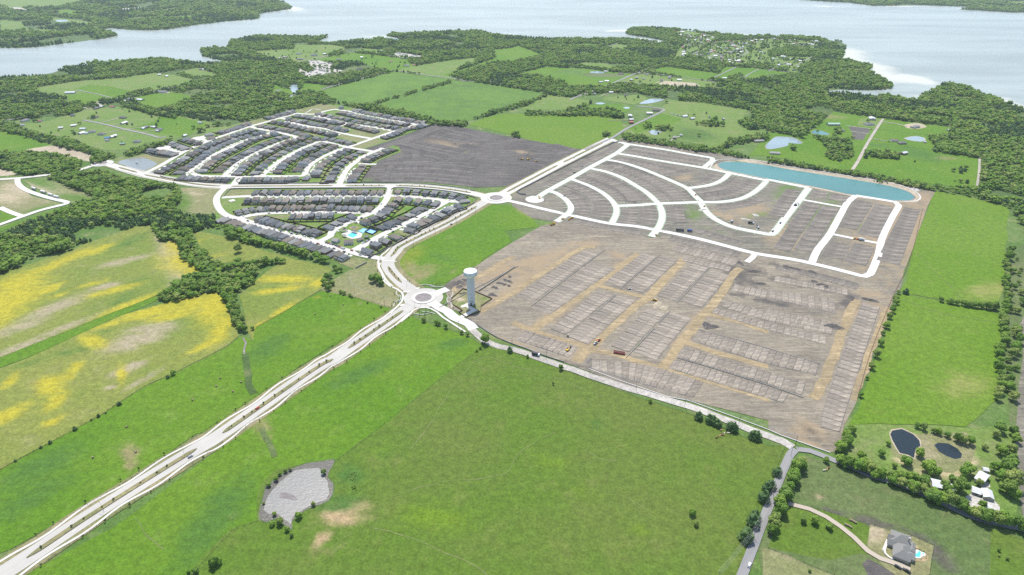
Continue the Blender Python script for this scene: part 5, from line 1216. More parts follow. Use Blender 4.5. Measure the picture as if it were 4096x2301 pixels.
row("r 460 1185 620 1025 830 895 1060 790 1220 725", 11, 'L', "in the row inside the horseshoe street", 7)
row("r 780 1155 920 1025 1100 905 1280 815 1390 775", 10, 'R', "in the inner row beside the horseshoe street", 7)
row("r 1090 1245 1120 1170 1220 1045 1380 955 1530 865 1620 825", 9, 'L', "on the second street from the dark earthworks", 8)
row("r 1310 1335 1410 1165 1540 1035 1730 905 1830 865", 9, 'R', "in the row along the street beside the dark earthworks", 8)
row("r 1690 1330 1770 1215 1850 1105", 6, 'L', "among the six houses against the dark earthworks", 8)
row("r 1920 1000 2070 925 2240 855 2330 820", 6, 'L', "in the short row north of the six", 6)
row("r 1240 640 1380 655 1560 695 1640 715", 5, 'R', "in the five house row above the horseshoe street", 6)
row("q 1350 375 1780 235", 7, 'R', "in the row against the north-west wood", 6)
row("q 1150 405 1180 465", 2, 'R', "beside the cul-de-sac nearer the wood", 6)
row("q 760 485 960 545", 3, 'L', "between the two cul-de-sacs", 6); row("q 540 560 740 635", 4, 'R', "on the cul-de-sac nearer the fountain pond", 6); row("q 180 670 560 735", 6, 'L', "between the fountain pond and its cul-de-sac", 6)
row("r 190 430 480 485 720 525 930 595", 9, 'R', "in the row below the north streets", 5); row("r 400 365 620 405 820 455 1110 515 1380 575", 11, 'L', "in the row above the north fence", 5); row("r 640 320 950 375 1330 445", 9, 'R', "in the middle northern row", 5)
row("r 790 260 1020 295 1260 345 1500 385", 9, 'L', "in the northern row facing the park", 5); row("r 1130 230 1440 295 1870 375 2400 465", 13, 'R', "in the third row from the north hedge", 5); row("r 1510 210 1900 295 2300 365 2590 405", 14, 'L', "in the second row from the north hedge", 5)
row("r 1740 170 2060 235 2450 305 2850 370", 16, 'R', "in the row against the north hedge", 5); row("r 1510 130 1512 130", 1, 'R', "alone at the north corner", 5); row("r 300 300 490 255 710 195", 7, 'R', "in the row against the northern wood", 5)
row("s 990 450 1160 395 1310 315 1500 285 1640 245", 9, 'L', "in the row along the edge of the dark earthworks", 6); row("r 1660 410 1860 465 2080 515", 6, 'L', "in the row beside the empty lots", 5); row("r 1450 470 1570 495", 2, 'L', "by the empty lots", 5)

HOUSES.sort(key=lambda h: h['x'] ** 2 + h['y'] ** 2)
rest_w, rest_r = MB(), MB()
def add_mesh(mb, me, mat):
    mb.add([mat @ v.co for v in me.vertices], [tuple(p.vertices) for p in me.polygons])
far_lists = {}
for i, h in enumerate(HOUSES):
    hv = HV[h['k']]; sx = h['fit'] * rng.uniform(.95, 1.03); sy = rng.uniform(.92, 1.08)
    if i < 300:
        o = empty('house', (h['x'], h['y'], 0.2), h['rz'], (sx, sy, 1))
        wn_, wm = WALLS[h['w']]
        slot(mesh_obj('wall', hv['wall'], None, o), wm); slot(mesh_obj('roof', hv['roof'], None, o), M['roof'][h['r']])
        mesh_obj('garage_door', hv['garage'], None, o); mesh_obj('driveway', hv['drive'], None, o)
        for wme in (hv['windows'] if i < 150 else hv['windows'][:2]): mesh_obj('window', wme, None, o)
        tag(o, "%s %s house %s" % ("tall" if hv['two'] else "low", wn_, h['place']), 'house', "subdivision houses " + h['place'])
    else:
        mat = Matrix.Translation((h['x'], h['y'], 0.2)) @ Matrix.Rotation(h['rz'], 4, 'Z') @ Matrix.Diagonal((sx, sy, 1, 1))
        for part, mt in (('wall', WALLS[h['w']][1]), ('roof', M['roof'][h['r']]), ('drive', M['drive']), ('garage', M['garage'])):
            far_lists.setdefault(mt.name, (MB(), mt)); add_mesh(far_lists[mt.name][0], hv[part], mat)
fm = MB(); mi = []
me = bpy.data.meshes.new('far_houses'); allf = []
for j, (nm, (mb_, mt)) in enumerate(far_lists.items()):
    n0 = len(fm.f); fm.add(mb_.v, mb_.f); mi += [j] * (len(fm.f) - n0)
me.from_pydata(fm.v, [], fm.f); me.update()
for nm, (mb_, mt) in far_lists.items(): me.materials.append(mt)
me.polygons.foreach_set("material_index", np.array(mi, np.int32))
o = mesh_obj('far_houses', me); tag(o, "northern rows of dark roofed houses in the northern subdivision", kind='stuff')
print("houses", len(HOUSES))
# backyard fences
def wall_strip(mb, a, b, t, z0, z1):
    a = Vector(a); b = Vector(b); d = (b - a); 
    if d.length < .1: return
    d.normalize(); p = Vector((-d.y, d.x)) * t / 2
    v = [a + p, a - p, b - p, b + p]
    mb.add([(q.x, q.y, z0) for q in v] + [(q.x, q.y, z1) for q in v], [(3, 2, 1, 0), (4, 5, 6, 7), (0, 1, 5, 4), (1, 2, 6, 5), (2, 3, 7, 6), (3, 0, 4, 7)])
for row_h, yard, sp, place in FENCES:
    root = empty('yard_fence', (row_h[0][0], row_h[0][1], 0)); ox, oy = row_h[0][0], row_h[0][1]
    tag(root, "brown yard fence " + place, 'fence', 'backyard fences')
    if math.hypot(ox, oy) > 1500: root.name = 'yard_fence'
    pts = []
    for i, (x, y, rz, fx, fy) in enumerate(row_h):
        tx, ty = -fy, fx
        pts.append((x - fx * (8 + yard) - ox, y - fy * (8 + yard) - oy))
    e0 = row_h[0]; e1 = row_h[-1]
    d0 = Vector((row_h[1][0] - e0[0], row_h[1][1] - e0[1])).normalized() * sp / 2; d1 = Vector((e1[0] - row_h[-2][0], e1[1] - row_h[-2][1])).normalized() * sp / 2
    pts = [(pts[0][0] - d0.x, pts[0][1] - d0.y)] + pts + [(pts[-1][0] + d1.x, pts[-1][1] + d1.y)]
    mb = MB()
    for a, b in zip(pts[:-1], pts[1:]): wall_strip(mb, a, b, .15, .2, 2.25)
    mb.obj('back_panel', M['fence'], root)
    mids = [((row_h[i][0] + row_h[i + 1][0]) / 2, (row_h[i][1] + row_h[i + 1][1]) / 2, (row_h[i][3] + row_h[i + 1][3]) / 2, (row_h[i][4] + row_h[i + 1][4]) / 2) for i in range(len(row_h) - 1)]
    mids = [(e0[0] - d0.x, e0[1] - d0.y, e0[3], e0[4])] + mids + [(e1[0] + d1.x, e1[1] + d1.y, e1[3], e1[4])]
    for x, y, fx, fy in mids:
        mb = MB(); wall_strip(mb, (x + fx * 1 - ox, y + fy * 1 - oy), (x - fx * (8 + yard) - ox, y - fy * (8 + yard) - oy), .15, .2, 2.2); mb.obj('side_panel', M['fence'], root)
# perimeter stone walls
def stone_wall(s, label, h=2.0, t=0.5, z0=0.2, mat=None, name='stone_wall', smooth=True):
    ln = smooth_line(T(s), 8) if smooth else T(s); ox, oy = ln[0]; mb = MB()
    nn = normals2(ln); v = []; f = []
    for (x, y), (nx, ny) in zip(ln, nn):
        v += [(x - ox + nx * t / 2, y - oy + ny * t / 2, 0), (x - ox + nx * t / 2, y - oy + ny * t / 2, h), (x - ox - nx * t / 2, y - oy - ny * t / 2, h), (x - ox - nx * t / 2, y - oy - ny * t / 2, 0)]
    for i in range(len(ln) - 1):
        a = 4 * i; b = a + 4
        f += [(a, b, b + 1, a + 1), (a + 1, b + 1, b + 2, a + 2), (a + 2, b + 2, b + 3, a + 3)]
    n = len(v); f += [(0, 1, 2, 3), (n - 1, n - 2, n - 3, n - 4)]
    o = pydata(name, v, f, mat or M['stonewall']); o.location = (ox, oy, z0)
    tag(o, label, 'wall'); return o
stone_wall("q 335 1105 500 1145 900 1190 1440 1225 1500 1190 1560 1140", "grey stone perimeter wall below the seven house row by the fountain pond")
stone_wall("q 1660 1140 1625 1210 2481 1222 r 1250 1380 1390 1385", "grey stone perimeter wall along the north side of the boulevard")
stone_wall("r 1600 1380 s 590 1210 1100 1212 1700 1235 2200 1290 2481 1345", "low grey wall between the boulevard and the dark earthworks", 1.4)
stone_wall("t 145 285 260 160 400 152 2481 140 u 740 140 780 150 745 240", "grey stone wall behind the row south of the boulevard")
stone_wall("u 850 240 895 140 1400 160 1800 200 2120 265 2230 300 2225 380 1800 590 1240 880 560 1250 260 1185", "grey stone wall wrapping the houses beside the boulevard curve")
stone_wall("u 320 715 500 770 730 835", "grey stone wall above the tennis court"); stone_wall("q 50 690 200 760 400 795 520 795 600 760", "grey stone wall above the fountain pond")
stone_wall("q 240 1040 340 1055", "short grey stone wall by the fountain pond street"); stone_wall("j 960 425 1070 368", "straight grey stone wall at the corner of the dry grass")
stone_wall("g 135 725 45 700 250 590 600 410 980 225 1060 215", "long grey concrete screen wall beside the north-east boulevard", 2.4)
stone_wall("j 2045 900 2170 990 2300 1075 2470 1150 k 130 955 300 1020 500 1085", "low pale wall under construction along the gravel road", 1.2)
stone_wall("k 740 1150 1000 1250 1500 1420 o 1700 10 2200 190 2470 290 p 120 100 600 270", "long low white footing wall along the gravel road", 0.7, 0.7, mat=M['sidewalk'], name='footing_wall', smooth=False)
stone_wall("w 775 680 900 600 1200 400 1400 270 1621 120", "dark retaining wall beside the water tower lot", 1.8, 0.5, name='retaining_wall', smooth=False)
for s, nm in (("k 190 545 400 380 700 150 900 0", "long retaining wall through the western block of the earthworks"), ("k 1040 385 1430 48", "retaining wall through the northern middle block of the earthworks"), ("k 1590 515 1915 170", "retaining wall through the eastern block of the earthworks"), ("k 1415 708 1525 592", "short retaining wall south of the eastern earthworks block"),
              ("k 1100 1045 1370 760", "thin wall through the southern middle block of the earthworks"), ("k 1800 775 2200 880 2470 955 l 500 1105 450 1215", "long thin wall along the southern lot strip"), ("k 1590 1045 2000 1165 2470 1310 l 340 1430", "thin wall along the southernmost lot strip"), ("g 500 640 640 690 740 770 785 850 750 935", "curved low wall between the arc streets"), ("g 270 740 330 790 350 860", "short curved wall at the turning circle"), ("k -700 560 60 160", "pale low wall west of the first lot block"),
              ("s 2190 910 2481 780", "dark retaining wall in the north earthworks"), ("l 0 660 k 0 0", "x"), ("k 820 600 1000 440", "pale low wall in the second block of the earthworks")):
    if nm != "x": stone_wall(s, nm, 0.9, 0.6, name='retaining_wall', smooth=False, mat=M['stonewall'])
for s, nm in (("l 1395 0 1330 200 1210 440 1000 960 860 1440", "dark silt fence along the edge of the east pasture"), ("h 1490 1050 1400 1447", "dark silt fence east of the new streets")):
    stone_wall(s, nm, 0.8, 0.35, mat=M['fence'], name='silt_fence')
stone_wall("w 430 610 150 850 180 990 410 1130 320 1170 490 1280 820 1145 830 1030 1090 855 700 690 430 630", "dark mesh fence round the water tower lot", 1.6, 0.15, mat=M['fence'], name='lot_fence', smooth=False)
for s, nm in (("y 935 320 1080 305 1230 320 1350 350", "curved white wall north of the tower roundabout"), ("y 1200 350 1400 385 1620 370", "second curved white wall north of the tower roundabout"), ("y 1910 530 1920 600 1870 690 1790 740", "curved white wall east of the tower roundabout"), ("y 1790 670 1735 740 1740 820 1780 880", "middle curved white wall east of the tower roundabout"), ("y 1780 820 1860 880 1890 950 1880 1020", "southern curved white wall east of the tower roundabout"),
              ("y 715 1180 850 1215 1000 1225 1160 1200", "curved white wall south of the tower roundabout"), ("y 980 1140 1150 1140 1270 1170 1380 1200", "second curved white wall south of the tower roundabout"), ("y 220 480 190 560 220 630 290 680", "curved white wall west of the tower roundabout"), ("y 300 620 340 690 320 770 265 825", "middle curved white wall west of the tower roundabout"), ("y 275 760 180 830 120 920 115 975", "southern curved white wall west of the tower roundabout")):
    stone_wall(s, nm, 0.75, 0.7, mat=M['sidewalk'], name='landscape_wall')
# ================================================================== GRADED LOTS
def pad_mat(name, cols):
    t = NT(name)
    cr = t.n.new("ShaderNodeValToRGB")
    while len(cr.color_ramp.elements) < len(cols): cr.color_ramp.elements.new(0.5)
    for i, c in enumerate(cols): cr.color_ramp.elements[i].position = i / (len(cols) - 1); cr.color_ramp.elements[i].color = (*c, 1)
    t.l.new(t.rand(), cr.inputs[0])
    uv = t.coords('UV', scale=(1.0, 0.07, 1))
    n1 = t.noise(uv, 0.8, 6, 0.75, 0.8); n2 = t.noise(t.coords(), 0.9, 4, 0.75); n3 = t.noise(t.coords(), 0.06, 5, 0.65)
    col = t.val(cr.outputs[0], t.math('ADD', t.math('MULTIPLY', t.ramp(n1, .30, .70), 0.46), 0.78))
    col = t.val(col, t.math('ADD', t.math('MULTIPLY', t.ramp(n2, .25, .75), 0.36), 0.82))
    n4 = t.noise(t.coords('Object'), 0.11, 6, 0.75, .6); col = t.mix(t.math('MULTIPLY', t.ramp(n4, 0.50, 0.75), 0.6), col, t.val(cr.outputs[0], 0.62))
    col = t.mix(t.math('MULTIPLY', t.ramp(n3, 0.48, 0.74), 0.75), col, (0.235, 0.195, 0.135))
    t.bump(n1, 0.6, 0.5)
    return t.base(col)
M['pad_big'] = dirt_mat("lot_clay_pale", (0.147, 0.128, 0.110), (0.192, 0.166, 0.136), (0.269, 0.230, 0.181), R(-17), 3, each=0.16)
M['pad_mid'] = dirt_mat("lot_clay_grey", (0.114, 0.102, 0.089), (0.153, 0.135, 0.114), (0.224, 0.192, 0.151), R(-14), 2, each=0.14)
M['pad_dark'] = dirt_mat("lot_clay_dark", (0.064, 0.058, 0.056), (0.092, 0.084, 0.078), (0.155, 0.134, 0.112), R(-28), 1, each=0.16)
M['skirt_shade'] = plain_mat('lot_clay_slope_shade', (0.150, 0.136, 0.118), 0.95, 0.3, 0.4)  # darker pad clay for the skirts: slope shading put into the colour
SITES = {}
for nm, lb in (('pad_big', "large pale graded earthworks"), ('pad_mid', "graded earthworks between the new streets"), ('pad_dark', "dark graded earthworks beside the subdivision")):
    e = empty('earthworks', (0, 0, 0)); e["kind"] = 'structure'; e["label"] = lb; SITES[nm] = e
def at_line(ln, f):
    L = line_len(ln); d = f * L; acc = 0
    for i in range(1, len(ln)):
        s = math.dist(ln[i - 1], ln[i])
        if acc + s >= d - 1e-6:
            t = (d - acc) / s if s else 0; return (ln[i - 1][0] + (ln[i][0] - ln[i - 1][0]) * t, ln[i - 1][1] + (ln[i][1] - ln[i - 1][1]) * t)
        acc += s
    return ln[-1]
def lots(a, b, n, site, h=0.5, gap=0.15):
    n = int(n * (1.35 if site == 'pad_big' else 1.1))
    A = smooth_line(T(a), 4); B = smooth_line(T(b), 4); zb = 0.3
    def across(f):
        """the lot line square to the strip, from edge A to edge B"""
        p = Vector(at_line(A, f)); p1 = Vector(at_line(A, min(1, f + .02))); p0 = Vector(at_line(A, max(0, f - .02))); d = (p1 - p0).normalized(); nrm = Vector((-d.y, d.x))
        fb = Vector(at_line(B, f))
        if nrm.dot(fb - p) < 0: nrm = -nrm
        best = None
        for u, w in zip(B[:-1], B[1:]):
            u = Vector(u); e = Vector(w) - u; den = nrm.x * e.y - nrm.y * e.x
            if abs(den) < 1e-6: continue
            t = ((u.x - p.x) * e.y - (u.y - p.y) * e.x) / den; s = ((u.x - p.x) * nrm.y - (u.y - p.y) * nrm.x) / den
            if t > 1 and -1e-4 <= s <= 1.0001 and (best is None or t < best): best = t
        return p, (p + nrm * best if best and best < 2.2 * (fb - p).length else None)
    cuts = [across(i / n) for i in range(n + 1)]
    for i in range(n):
        if cuts[i][1] is None or cuts[i + 1][1] is None: continue
        q = [cuts[i][0], cuts[i + 1][0], cuts[i + 1][1], cuts[i][1]]
        if (q[3] - q[2]).length < 3 or (q[3] - q[2]).dot(q[0] - q[1]) < 0: continue
        c = sum(q, Vector((0, 0))) / 4
        hh = h * rng.uniform(0.55, 1.3); nsub = 5
        outer = []; inner = []
        for p in q:
            d = (c - p); L = d.length; outer.append(p + d * (gap / L)); inner.append(p + d * ((gap + 0.5 + hh * .6) / L))
        v = []; f = []; uvs = []
        def grid(q4, z): return [((q4[0].lerp(q4[1], s)).lerp(q4[3].lerp(q4[2], s), t)) for t in np.linspace(0, 1, nsub) for s in (0, .33, .67, 1)]
        tilt = rng.uniform(-.2, .2)
        for r, p in enumerate(grid(inner, 0)):
            t = r // 4; edge = t in (0, nsub - 1) or r % 4 in (0, 3)
            zz = hh + tilt * (t / (nsub - 1) - .5) + rng.uniform(-.10, .10) - (0.10 if edge else 0)
            v.append((p.x - c.x, p.y - c.y, zz))
        for t in range(nsub - 1):
            for s in range(3): k = t * 4 + s; f.append((k, k + 1, k + 5, k + 4))
        m = len(v); ring = [0, 1, 2, 3, 7, 11, 15, 19, 18, 17, 16, 12, 8, 4]
        for k in ring:
            p = Vector((v[k][0], v[k][1])); L = p.length or 1; o2 = p * (1 + (0.5 + hh * .6) / L); v.append((o2.x, o2.y, 0))
        for j in range(len(ring)):
            f.append((ring[j], m + j, m + (j + 1) % len(ring), ring[(j + 1) % len(ring)]))
        # make the tops face upward
        me = bpy.data.meshes.new('lot_pad'); me.from_pydata(v, [], f); me.update()
        bm = bmesh.new(); bm.from_mesh(me); bmesh.ops.recalc_face_normals(bm, faces=bm.faces)
        if sum(fc.normal.z for fc in bm.faces) < 0: bmesh.ops.reverse_faces(bm, faces=bm.faces)
        bm.to_mesh(me); bm.free()
        e1 = (q[1] - q[0]).normalized(); e2 = Vector((-e1.y, e1.x)); uv = me.uv_layers.new(name="UVMap")
        for lp in me.loops:
            co = me.vertices[lp.vertex_index].co; w = Vector((co.x, co.y)); uv.data[lp.index].uv = (w.dot(e1) + i * 13.7, w.dot(e2))
        me.materials.append(M[site]); me.materials.append(M['skirt_shade'])
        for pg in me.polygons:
            if pg.normal.z < 0.985 and any(me.vertices[k].co.z < .01 for k in pg.vertices): pg.material_index = 1  # sloping skirt faces take the clay with painted shade
        ob = mesh_obj('lot_pad', me, None, SITES[site]); ob.location = (c.x, c.y, zb)
for a, b, n in (("g 130 692 960 262", "g 320 672 1070 262", 24), ("g 445 705 540 765 600 845 580 905", "g 520 655 640 702 730 780 765 850 735 925", 8), ("g 520 645 650 690 750 770 790 850 760 935", "g 600 595 760 655 890 740 965 820 975 890 925 980", 10),
                ("g 620 580 800 645 950 735 1020 805", "g 700 545 880 605 1020 690 1110 790", 11), ("g 705 540 885 598 1030 685 1120 785", "g 760 492 900 525 1090 610 1260 705 1360 795", 14), ("g 1045 850 1045 900 1010 990", "g 1200 845 1220 920 1190 1020", 6), ("g 1215 842 1235 920 1205 1025", "g 1390 835 1410 920 1385 1045", 6),
                ("g 790 465 950 505 1150 580 1320 690 1430 785", "g 850 440 1020 480 1250 560 1430 670 1560 785", 16), ("g 855 435 1030 475 1260 555 1440 660 1575 783", "g 920 403 1150 462 1390 562 1590 662 1770 778", 16), ("g 945 382 1200 440 1430 520 1690 640", "g 1020 350 1300 400 1560 450 1840 500", 16),
                ("g 1050 312 1840 442", "g 1095 285 1880 405", 15), ("g 1100 280 1885 400", "g 1140 254 1910 376", 15), ("g 1045 205 1500 272 1960 350", "g 1060 182 1520 250 1990 332", 18), ("g 1720 648 1880 622 2000 580 2050 530", "g 1700 620 1790 600 1870 545 1900 505", 8),
                ("g 1730 682 1860 657 1990 627 2070 582 2110 545", "g 1780 722 1900 702 2060 672 2180 622 2245 572", 9), ("g 1785 726 1905 706 2065 677 2190 627 2255 575", "g 1840 782 2020 782 2180 752 2290 705 2410 605", 10), ("g 1880 812 2050 808 2200 788 2330 742 2450 662", "g 1930 868 2100 862 2260 842 2400 802 2470 765", 10),
                ("g 1475 840 1485 950 1465 1030", "g 1650 830 1670 940 1680 1010", 7), ("g 600 948 930 1017 1350 1075", "g 580 990 900 1060 1270 1128", 15), ("g 1480 1105 1900 1200 2280 1300", "g 1440 1150 1880 1260 2230 1340", 12), ("g 1700 1000 1950 1090 2250 1180", "g 1680 1060 1900 1130 2250 1220", 8)):
    lots(a, b, n, 'pad_mid')
for a, b, n in (("h 350 985 110 1340 50 1430", "h 510 1015 250 1410 200 1480", 10), ("h 520 1017 265 1410 215 1485", "h 690 1048 440 1430 395 1500", 10), ("h 835 965 650 1265", "h 1020 1000 840 1290", 8), ("h 1035 1002 855 1293", "h 1215 1025 1060 1345", 8), ("h 430 872 375 955", "h 590 895 550 985", 3), ("h 600 900 560 990", "h 790 925 735 1015", 3),
                ("h 1310 1035 1000 1620", "h 1480 1040 1270 1610", 18), ("h 190 832 0 1110", "h 330 882 70 1260", 10), ("h 620 1330 490 1540", "h 820 1375 700 1590", 6), ("h 830 1378 710 1590", "h 1040 1415 930 1640", 6), ("l 20 135 400 205 880 325", "l 10 180 380 260 850 390", 14)):
    lots(a, b, n, 'pad_mid', 0.6)
for a, b, n in (("k 40 450 690 5", "k 145 555 860 25", 17), ("k 180 565 890 25", "k 245 715 1030 165", 17), ("k 870 335 1255 30", "k 1035 382 1420 50", 11), ("k 1055 395 1440 55", "k 1245 440 1615 95", 11), ("k 335 790 830 395", "k 510 830 1000 430", 13), ("k 525 835 1015 435", "k 735 925 1215 475", 13),
                ("k 1405 445 1750 115", "k 1580 505 1910 170", 12), ("k 1600 520 1930 175", "k 1820 580 2110 235", 12), ("k 955 930 1300 565", "k 1095 1035 1505 600", 13), ("k 1115 1045 1525 600", "k 1375 1095 1790 600", 13),
                ("k 1810 770 2470 955 l 490 1095", "k 1715 875 2440 1100 l 455 1205", 14), ("k 1650 935 2470 1175 l 430 1300", "k 1580 1035 2470 1300 l 350 1420", 15), ("k 1570 1050 2440 1310 l 330 1440", "k 1480 1140 2300 1390 l 200 1500", 15), ("k 2030 470 2470 600 l 680 735", "k 1980 540 2470 690 l 640 830", 14), ("k 1960 560 2470 705 l 630 845", "k 1920 610 2470 780 l 600 930", 14),
                ("l 10 380 760 495", "l 0 470 690 630", 9), ("g 1560 1190 2240 1360", "g 1510 1260 2180 1425", 12), ("l 20 240 880 400", "l 10 300 800 450", 12), ("j 2330 700 2470 610 k 20 480", "j 2440 790 2470 770 k 120 600", 4), ("k 1640 110 2090 215 ", "k 1660 60 2130 170", 7), ("k 2150 330 2470 400", "k 2110 400 2470 480", 5), ("l 0 560 690 720", "l -50 640 640 800", 9), ("l 900 515 560 1440 p 500 80", "l 1095 515 790 1447 p 690 90", 25), ("k 770 1065 1360 1125 2300 1440", "k 740 1140 1300 1310 1800 1447", 16), ("k 30 740 700 950", "k 20 870 600 1060", 10)):
    lots(a, b, n, 'pad_big', 0.6)
for a, b, n in (("s 660 645 1000 535 1300 440 1860 240", "s 830 690 1050 620 1250 545 1800 340", 24), ("s 1980 325 2481 430", "s 1960 385 2481 490", 12), ("s 1850 395 2481 515", "s 1650 440 2481 590", 14), ("s 1500 530 2000 610 2481 690", "s 1300 560 2000 720 2200 760", 16), ("s 1300 700 1700 690 2080 770", "s 1290 790 1700 800 1850 870", 12), ("s 870 860 1800 800 1850 880", "s 880 895 1400 890 1820 892", 14),
                ("s 1150 930 1800 920 2481 990", "s 1130 1000 1800 1000 2481 1060", 20), ("s 1120 1015 1800 1010 2481 1075", "s 1080 1085 1800 1090 2481 1165", 20), ("s 900 1130 1700 1130 2481 1220", "s 880 1190 1700 1195 2481 1290", 22), ("s 770 940 690 1130", "s 1000 960 940 1090", 6), ("s 2200 820 2481 700", "s 1920 900 2150 900", 6),
                ("g 0 300 380 400", "g 0 420 200 470", 6), ("g 330 200 640 290", "g 200 280 500 350", 6)):
    lots(a, b, n, 'pad_dark', 0.4)
print("pads:", sum(len(e.children) for e in SITES.values()))

# spoil heaps
def mound(s, r, hgt, mat, label, group):
    for x, y in T(s):
        rs = random.Random(x); v = []; f = []; n = 14; rings = 6; ph = rs.uniform(0, 6.28); st = rs.uniform(1.2, 2.4)
        for k in range(rings + 1):
            q = k / rings
            for i in range(n):
                a = 2 * math.pi * i / n; w = 1 + .35 * mnoise.noise(Vector((math.cos(a) * 1.5 + x, math.sin(a) * 1.5, q * 2)))
                px, py = r * (1 - q) * w * math.cos(a) * st, r * (1 - q) * w * math.sin(a)
                v.append((px * math.cos(ph) - py * math.sin(ph), px * math.sin(ph) + py * math.cos(ph), hgt * (1 - (1 - q) ** 1.6) * (1 + .4 * mnoise.noise(Vector((px, py, x))))))
        for k in range(rings):
            for i in range(n): f.append((k * n + i, k * n + (i + 1) % n, (k + 1) * n + (i + 1) % n, (k + 1) * n + i))
        f.append(tuple(range(rings * n, rings * n + n)))
        o = pydata('spoil_heap', v, f, M[mat]); o.location = (x, y, .3); tag(o, label, 'dirt heap', group)
mound("l 170 170 230 180 290 195 410 215 440 225 450 310 500 340 560 360 800 470 950 480 1000 490 k 2330 210 2400 330 2200 130", 4.0, 1.8, 'dirt_dark', "dark rough spoil heap between the ring street and the lot strips", "dark spoil heaps")
mound("k 1880 735 1930 745 l 600 735 640 750", 5.0, 1.6, 'dirt_dark', "dark spoil heap at the end of a lot strip", "spoil heaps on the lot strips"); mound("k 1400 530 1470 560", 4.5, 1.2, 'sandpatch', "pale sandy heap by the yellow loader", "sandy heaps")
mound("w 370 730 430 720 480 715", 2.0, 1.0, 'dirt_dark', "dark soil heap inside the water tower lot", "soil heaps in the tower lot"); mound("w 1130 580 1190 600 1280 490 1380 520 1480 550 1400 420 1500 450 1060 750 1140 770 1500 340", 2.6, 1.3, 'dirt_dark', "dark ridge of dug soil below the retaining wall by the tower", "soil ridges near the tower"); mound("j 1920 580 1980 560 2040 540 1960 600", 4.0, 1.2, 'dirt_dark', "churned dark soil at the edge of the green field", "churned soil by the roundabout")
mound("h 1400 860 1440 870 g 1840 870 h 1700 0 g 2350 920 2250 960", 4.0, 1.3, 'gravel', "pale heap of stone beside the new streets", "stone heaps"); mound("z 980 1050 1040 1000 960 1090", 1.6, 1.0, 'rock', "heap of broken rock by the gravel road", "rock heaps by the gravel road")
# ================================================================== WATER TOWER
M['tank'] = plain_mat("tank_white", (0.62, 0.645, 0.65), 0.5, 0.04, 0.3, 0.4)
M['shaft'] = plain_mat("fluted_concrete", (0.56, 0.57, 0.56), 0.85, 0.1, 0.5)
M['ink'] = plain_mat("navy_paint", (0.035, 0.075, 0.13), 0.5)
M['steel'] = plain_mat("galvanised_steel", (0.35, 0.36, 0.37), 0.45, 0.1, 1, 0.4)
M['darkmetal'] = plain_mat("dark_metal", (0.045, 0.045, 0.048), 0.5)
M['rubber'] = plain_mat("tyre_rubber", (0.02, 0.02, 0.021), 0.85)
M['timber'] = plain_mat("pole_timber", (0.10, 0.075, 0.055), 0.9)
tx, ty = T("w 612 952")[0]
TH = 46.0; RT, RS = 8.1, 4.75
tower = empty('water_tower', (tx, ty, 0.3)); tag(tower, "white water tower with ribbed grey concrete column by the tower roundabout", 'water tower')
prof = []
for i in range(33):
    z = 0.2 + i * (TH - 9.2) / 33; rr = RS * (0.955 + 0.045 * i / 32)
    prof += [(rr, z), (rr, z + 0.86), (rr * 0.975, z + 0.94), (rr * 0.975, z + 1.06)]
MB().lathe([(RS * .975, 0)] + prof + [(RS, TH - 9.0)], 40).obj('column', M['shaft'], tower)
tank = MB().lathe([(RS, TH - 9.2), (RS + .15, TH - 8.6), (RT - .5, TH - 6.6), (RT, TH - 5.9), (RT, TH - 1.4), (RT - .18, TH - .9), (RT - .9, TH - .45), (RT * .6, TH + .15), (RT * .25, TH + .42), (.1, TH + .48)], 56).obj('tank', M['tank'], tower, True)
MB().lathe([(.45, TH + .4), (.45, TH + .8), (.1, TH + .95)], 12).obj('vent', M['steel'], tank)
MB().lathe([(RT * .52, TH + .28), (RT * .52, TH + .42), (RT * .53, TH + .42), (RT * .53, TH + .26)], 40).obj('roof_railing', M['steel'], tank)
def wrap_text(body, size, r, zc, a_mid, depth=0.06):
    cu = bpy.data.curves.new("lettering", 'FONT'); cu.body = body; cu.size = size; cu.align_x = 'CENTER'; cu.align_y = 'CENTER'; cu.resolution_u = 3; cu.space_character = 1.1
    ob = bpy.data.objects.new("lettering", cu); COL.objects.link(ob)
    dg = bpy.context.evaluated_depsgraph_get(); me = bpy.data.meshes.new_from_object(ob.evaluated_get(dg))
    bpy.data.objects.remove(ob)
    bm = bmesh.new(); bm.from_mesh(me); bmesh.ops.triangulate(bm, faces=bm.faces)
    bmesh.ops.subdivide_edges(bm, edges=[e for e in bm.edges if e.calc_length() > .7], cuts=2)
    for v in bm.verts:
        a = a_mid + v.co.x / r; v.co = Vector(((r + depth) * math.cos(a), (r + depth) * math.sin(a), zc + v.co.y))
    bm.to_mesh(me); bm.free(); me.materials.clear()
    return me
mesh_obj('lettering', wrap_text("LAVON", 2.7, RT, TH - 3.8, R(-90 - 62)), M['ink'], tank)
# emblem on the right: a ring open to the right
mb = MB(); n = 26
v = []; f = []
for i in range(n):
    t = R(50) + R(260) * i / (n - 1)
    for rr in (1.9, 1.3):
        a = R(-90 + 66) + rr * math.cos(t) / RT; v.append(((RT + .06) * math.cos(a), (RT + .06) * math.sin(a), TH - 3.7 + rr * math.sin(t)))
for i in range(n - 1): f.append((2 * i, 2 * i + 2, 2 * i + 3, 2 * i + 1))
pydata('emblem', v, f, M['ink'], tank)
MB().box(-.9, .9, -RS - .12, -RS + .4, .2, 3.0).obj('door', M['darkmetal'], tower)
for a in range(3):
    t = R(-120 + a * 30); MB().box(RS * math.cos(t) - .4, RS * math.cos(t) + .4, RS * math.sin(t) - .3, RS * math.sin(t) + .2, 4.2, 5.0).obj('window', M['darkmetal'], tower)

